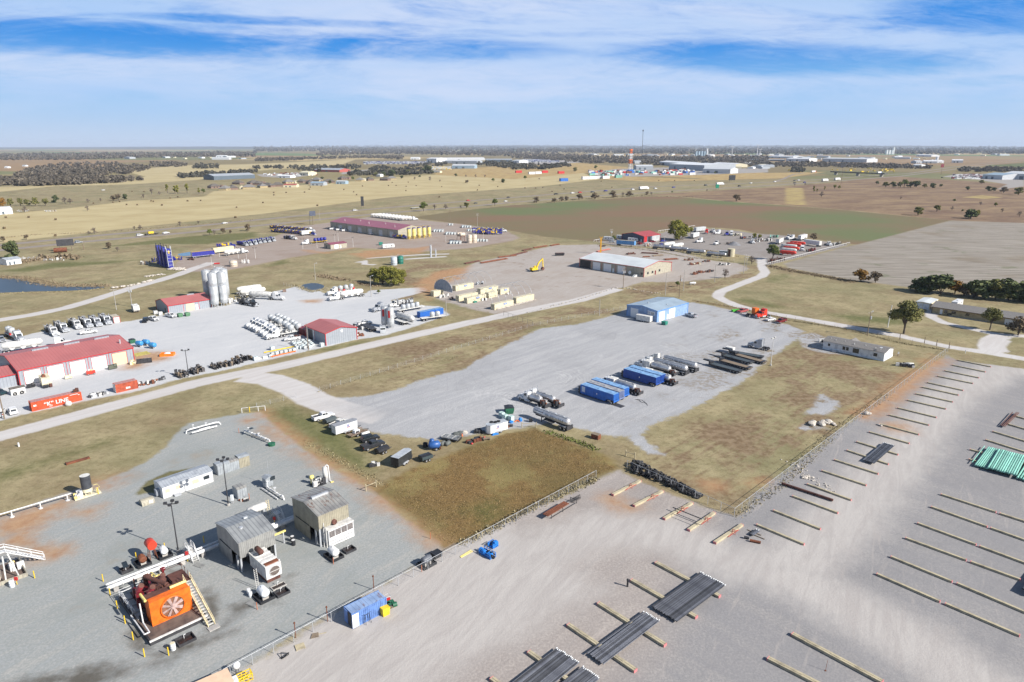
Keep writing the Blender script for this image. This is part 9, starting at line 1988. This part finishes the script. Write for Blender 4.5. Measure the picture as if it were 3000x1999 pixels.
hs=[(A2,60,470),(A2,110,466),(A2,200,460),(A2,300,432),(A2,420,425),(A2,500,436),(A2,560,412),(A2,670,428),(A2,800,396),(A2,955,412),(A2,1040,406),(A2,1190,406),(A2,1245,397),(A1,1970,475),(A1,2070,494),(A1,2140,488),(A1,2290,482),(A1,2190,440),(A1,2335,440),(A2,20,445)]
kh_=[]
for i in range(3):
 k=Kit('hip_roof_house','house');w_=9+i;k.add('wall',MB().box(-w_,w_,-6.5,6.5,0,3.2),[BRICK,mt('tan_brick',None),BRICK][i]);m=MB();m.add([(-w_-.6,-7.1,3.2),(w_+.6,-7.1,3.2),(w_+.6,7.1,3.2),(-w_-.6,7.1,3.2),(-3,0,7.6),(3,0,7.6)],[(0,1,5,4),(1,2,5),(2,3,4,5),(3,0,4),(3,2,1,0)]);j=k.add('roof',m,[SHINGB,SHINGLE,SHINGB][i]);k.add('garage',MB().box(w_-1,w_+5,-9,-1,0,3).prism([(w_-1.4,3),(w_+2,5.2),(w_+5.4,3)],'y',-9.4,-.6),[TIN[5]if i==1 else BRICK]);k.add('window',MB().box(-4,-2,-6.56,-6.5,1,2.4).box(1,3,-6.56,-6.5,1,2.4),GLASS);kh_.append(k)
hs.sort(key=lambda h_:h_[0](h_[1],0)[0])
for i,(T,x,y)in enumerate(hs):kh_[i%3].put(P(T(x,y)),R(50+37*(i%5)),'brick house with a hipped roof beyond the hay field, %s from the left'%ORD[i],'houses beyond the hay field')
r=empty('drilling_rig',P(A3(1085,335)),R(20),'tall red and white drilling rig mast over a blue base','drilling rig');m=MB();ro_=MB()
for z0,z1,c in((8,24,0),(24,34,1),(34,50,0),(50,59,1)):
 t_=ro_ if c else m
 for x in(-1,1):
  for y in(-1,1):w0,w1=4.2-z0*.035,4.2-z1*.035;t_.tube([(x*w0,y*w0,z0),(x*w1,y*w1,z1)],.55,4);t_.tube([(x*w0,y*w0,z0),(-x*w1,y*w1,z1)],.3,4)
part(r,'mast',m,WHITE);part(r,'mast_section',ro_,[ORANGE]);part(r,'crown_block',MB().box(-3.2,3.2,-3.2,3.2,58,61.5),[ORANGE]);part(r,'monkey_board',MB().box(-6,2.5,-4,4,33,34.6),[ORANGE]);part(r,'substructure',MB().box(-9,9,-8,8,0,5).box(-7,7,-7,7,5.4,8),BLUE)
r=empty('radio_mast',P(A3(1190,250)),0,'very tall thin radio mast with a small head behind the rig','mast');part(r,'mast',MB().cyl((0,0,0),(0,0,128),1.0,.9,4),DARK);part(r,'antenna_head',MB().box(-2.2,2.2,-2.2,2.2,126,132),DARK)
for T,x,y,n,rr,h,th,lb in((A3,1690,182,5,9,34,52,'pale grain elevator with five silos far behind the rig'),(A4,1085,165,3,11,36,58,'white grain elevator on the right horizon'),(A4,1500,245,2,6,14,26,'small white grain elevator by the sheds')):
 r=empty('grain_elevator',P(T(x,y)),0,lb,'grain elevator')
 for i in range(n):part(r,'silo',MB().cyl((i*rr*2.1,0,0),(i*rr*2.1,0,h),rr,n=14),TIN[2]if n==5 else TIN[3])
 part(r,'head_house',MB().box(n*rr*1.6,n*rr*1.6+rr,-rr,rr,0,th),TIN[3])
r=empty('white_tank',P(A3(1820,192)),0,'wide low white tank beside the far grain elevator','tank');part(r,'shell',MB().cyl((0,0,0),(0,0,16),28,n=24),WHITE);part(r,'roof',MB().lathe([(28,16.1),(15,18),(1,19)],24),OFFW)
for x,y,h in((2250,192,70),(2272,195,45),(2020,180,60)):r=empty('wind_turbine',P(A3(x,y)),.4,'thin white wind turbine on the far right horizon, %s'%('tallest' if h==70 else 'shortest' if h==45 else 'left one'),'wind turbine');part(r,'tower',MB().cyl((0,0,0),(0,0,h),2.6,1.6,8),WHITE);part(r,'rotor',MB().tube([(0,-3,h),(14,-3,h+8)],1,4).tube([(0,-3,h),(-14,-3,h+8)],1,4).tube([(0,-3,h),(0,-3,h-15)],1,4),WHITE)
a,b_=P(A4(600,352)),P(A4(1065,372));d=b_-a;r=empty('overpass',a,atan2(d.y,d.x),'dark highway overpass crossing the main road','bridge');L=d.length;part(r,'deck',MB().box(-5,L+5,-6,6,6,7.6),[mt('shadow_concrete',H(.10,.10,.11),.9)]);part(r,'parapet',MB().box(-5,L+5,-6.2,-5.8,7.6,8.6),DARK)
for f in(.05,.5,.95):part(r,'pier',MB().box(L*f-1,L*f+1,-5,5,0,6),CONC)
g_=random.Random(21)
bx_=[Kit('site_container','container').solo(MB().box(-4.5,4.5,-1.5,1.5,0,3).box(-4.6,-4.5,-1.3,1.3,.3,2.8).box(4.5,4.6,-1.3,1.3,.3,2.8),m_)for m_ in(WHITE,BLUE,RED,OFFW,SILO,RUST,TEAL,YELLOW)]
for i in range(110):x=g_.uniform(700,1660);bx_[g_.randrange(7)].put(P(A3(x,g_.uniform(318,362)-(x-1100)*.012)),g_.choice((.35,1.9)),'coloured site container or rig module in the crowded yard under the drilling rig','modules around the drilling rig',g_.uniform(.8,1.9))
for q,c in(((475,412),1),((675,395),0),((740,392),0),((800,388),4),((860,388),0),((978,380),6),((180,348),0),((240,345),0),((300,335),2),((60,335),2),((450,342),2)):bx_[c].put(P(A3(*q)),.5,'container standing in dry grass left of the rig yard','containers in the dry grass',2.0)
for i in range(36):bx_[7].put(P(A4(g_.choice((g_.uniform(170,310),g_.uniform(560,1060),g_.uniform(1050,1250))),g_.uniform(300,330)-(0 if i%3 else 10))),g_.uniform(0,3),'yellow machine in the equipment yard behind the overpass','yellow machines behind the overpass',g_.uniform(.6,1.1))
for i in range(60):bx_[g_.choice((0,3,4,5,5))].put(P(A2(g_.uniform(70,560),g_.uniform(335,362))),g_.uniform(0,3),'old vehicle or bin in the scrap lot behind the houses','vehicles in the scrap lot',g_.uniform(.4,.9))
def mass(T,c,n,lb,s=1.0,ms=None):
 g2=np.random.default_rng(n);xs=[q[0]for q in c];ys=[q[1]for q in c];m=MB()
 for i in range(n):
  p=P(T(g2.uniform(min(xs),max(xs)),g2.uniform(min(ys),max(ys))));m.box(p.x-2.4*s,p.x+2.4*s,p.y-1.1*s,p.y+1.1*s,0,1.6*s,int(g2.integers(4)))
 tag(link('parked_vehicles',m.mesh('parked_vehicles',ms or[WHITE,NAVY,DKGREY,SILO])),lb,'vehicles',None,'stuff')
mass(A3,[(90,212),(430,238)],1200,'hundreds of vehicles in the far car lot',1.6);mass(A2,[(990,232),(1560,256)],700,'hundreds of vehicles before the warehouses',1.4);mass(A2,[(1600,280),(1790,305)],160,'pale vehicles beside the blue grey warehouse',1.3,[WHITE,WHITE,SILO,YELLOW]);mass(A4,[(1700,350),(1960,392)],150,'vehicles parked before the pale store',1.3,[DKRED,WHITE,DKGREY,WHITE])
hv=[(A1,1285,915,WHITE,1,'white car following the flatbed on the highway'),(A1,725,980,mt('silver_paint',None),1,'silver car near the left end of the highway'),(A1,2065,803,WHITE,0,'white car in the far lane above the blue trucks'),(A2,910,684,WHITE,1,'white car on the highway before the hay field'),(A2,1950,593,RED,0,'red car in the far lane right of the billboard'),(A2,2020,618,DKGREY,0,'dark car left of the round roadside tree'),(A2,2295,600,WHITE,0,'white car right of the round roadside tree'),(A2,2320,564,BLACK,0,'black car above the round roadside tree'),(A3,405,535,BLACK,0,'black car before the white and red pair'),(A3,555,526,WHITE,0,'white car of the white and red pair'),(A3,625,520,RED,0,'red car of the white and red pair'),(A3,740,516,DKGREY,0,'dark car left of the blue one'),(A3,860,506,NAVY,0,'blue car before the white lorry'),(A3,1110,494,WHITE,1,'white car close behind the white lorry'),(A3,1318,484,WHITE,1,'white car ahead of the white lorry'),(A3,1485,473,NAVY,0,'small blue car before the green sign'),(A3,1780,455,DKGREY,1,'dark low truck by the green sign'),(A3,2090,462,BLACK,1,'black car right of the green sign'),(A3,2195,433,WHITE,0,'pale car near the dark billboard'),(A4,62,420,WHITE,0,'white car near the ramp'),(A4,245,410,DKGREY,0,'dark car in the far lane by the ramp'),(A4,280,406,WHITE,0,'white car in the far lane by the ramp'),(A4,245,432,BLACK,0,'black car in the near lane by the ramp'),(A4,335,426,NAVY,0,'blue car in the near lane by the ramp'),(A1,950,497,WHITE,1,'white van alone on a field track'),(A4,1600,382,BLACK,0,'black car at the store entrance')]
for T,x,y,m_,s,lb in hv:car(m_,bool(s)).put(P(T(x,y)),R(40 if T is not A1 else 60),lb,None,1.1 if T in(A1,A2)else 1.5)
for T,x,y,m_,lb in((A3,1205,490,WHITE,'white box lorry on the highway'),(A3,1905,450,SILO,'grey box lorry near the dark billboard'),(A4,518,414,WHITE,'white lorry before the overpass'),(A4,632,404,WHITE,'second white lorry before the overpass'),(A4,415,333,WHITE,'red and white lorry on the ramp'),(A4,1020,342,BLUE,'blue and white lorry on the overpass')):
 r=van_trailer(WHITE,OFFW,13.5).put(P(T(x,y)),R(38),lb,None,1.35);c=MB();c.prism([(6.9,.6),(9.6,.6),(9.6,1.8),(8.8,3.0),(6.9,3.3)],'y',-1.1,1.1);part(r,'cab',c,RED if 'red' in lb else m_)
put2(pickup(WHITE),A1(1490,900),A1(1560,890),'white pickup towing a trailer on the highway');r=put2(flatbed(11,DARK),A1(1330,912),A1(1470,900),'dark trailer with a yellow load behind the white pickup');part(r,'yellow_load',MB().box(-3,1,-1,1,1.38,3),YELLOW);put2(flatbed(14,OFFW),A2(1415,670),A2(1510,660),'white flatbed behind the roadside bush')
def board(q,w,h,z,lb,col,posts=2):
 r=empty('billboard',P(q),R(35),lb,'sign')
 for i in range(posts):x=0 if posts==1 else-w*.35+i*w*.7;part(r,'post',MB().cyl((x,0,0),(x,0,z+.2),.3,n=7),OLDWOOD)
 part(r,'board',MB().box(-w/2,w/2,-.2,.2,z,z+h),[col])
board(A1(610,1052),10,4.5,3.5,'dark billboard on posts left of the truck yard',DARK,3);board(A2(980,655),3.5,11,2,'tall black double billboard beside the highway',BLACK,2);board(A3(1885,492),8,6,3,'green highway sign beside the road',mt('sign_green',H(.0,.16,.09),.5));board(A2(526,812),5.5,4.5,8,'grey business sign on a tan post by the truck yard',SLATE,1);board(A4(670,445),19,6,32,'dark billboard on a very tall pole by the overpass',BLACK,1);board(A4(1590,352),16,8,18,'dark and red sign on a tall post by the store',DKRED,1);board(A3(2020,422),20,10,4,'black billboard beside the highway',BLACK)
kbale=Kit('hay_bale','hay bale').solo(MB().cyl((-.75,0,.8),(.75,0,.8),.82,n=12),mt('dark_hay',H(.12,.085,.045),.95))
bl_=[(A1,55,750),(A1,265,748),(A1,512,770),(A1,40,850),(A1,510,918),(A1,860,620),(A1,1040,612),(A1,1165,632),(A1,1262,634),(A1,1410,602),(A1,1100,603),(A1,1490,636),(A1,1565,572),(A1,1390,598),(A1,1725,598),(A1,1845,594),(A1,2175,658),(A1,2165,750),(A1,1635,560),(A1,1325,512),(A1,1215,510)]+[(A2,x,y)for x,y in((165,520),(165,543),(278,520),(448,517),(490,490),(565,640),(65,614),(808,492),(898,514),(925,541),(980,460),(1218,456),(1288,455),(1252,428),(1400,424),(1380,463),(1472,457),(1378,503),(1708,467),(2052,453),(2035,497),(2222,465),(1685,562),(500,470),(600,460))]+[(A3,x,y)for x,y in((120,478),(218,480),(283,473),(368,510),(478,488),(918,472),(1350,408),(1495,410),(443,452),(820,416),(1675,410))]
for T,x,y in bl_:kbale.put(P(T(x,y)),x*.7,'dark round hay bale lying in the dry mown field','round hay bales in the fields',1.15)
for q in((540,1068),(578,1065)):solo('rusty_tank',MB().cyl((-2.5,0,1.7),(2.5,0,1.7),1.6,n=14),[RUST],P(A1(*q)),.4,'rusty tank lying in the grass below the billboard, %s'%('left' if q[0]<560 else 'right'),'tank')
for q,s,lb in(((500,1140),6,'pale heap of collapsed boards right of the derelict house'),((280,1130),5,'pale heap of debris joined to the derelict house'),((210,690),6,'old vehicles and debris beside the white barn'),((470,690),6,'pale debris right of the white barn')):m=MB();clutter(m,-s,s,2.4,.05,1.8,26,s+len(lb));solo('debris_heap',m,[OFFW,OLDWOOD,STEEL],P(A1(*q)),.2,lb,'debris')
solo('rusty_trough',MB().box(-2.4,2.4,-.4,.4,.05,.4).box(-2.4,-2.2,-.5,.5,0,.5),[RUST],P(C1(895,598)),R(45),'rusty red trough lying in the grass near the black stack','trough');solo('white_stub',MB().cyl((0,0,0),(0,0,1.0),.2,n=8).cyl((0,0,1.0),(0,0,1.1),.1,n=8),[WHITE],P(C1(218,428)),0,'short white pipe stub in the grass below the road','post')
# ================================================================ air
hm=bpy.data.materials.new('haze_air');hm.use_nodes=True;k=NT(hm.node_tree)
pv=k.n('ShaderNodeVolumePrincipled');pv.inputs['Color'].default_value=(.72,.83,1.0,1);pv.inputs['Density'].default_value=4.2e-5;pv.inputs['Anisotropy'].default_value=0.0
k.t.links.new(pv.outputs[0],k.n('ShaderNodeOutputMaterial').inputs['Volume'])
tag(link('haze',MB().box(-136000,136000,-61000,46000,-1.0,190).mesh('haze',[hm])),'pale blue haze over the far plain','haze',None,'stuff')
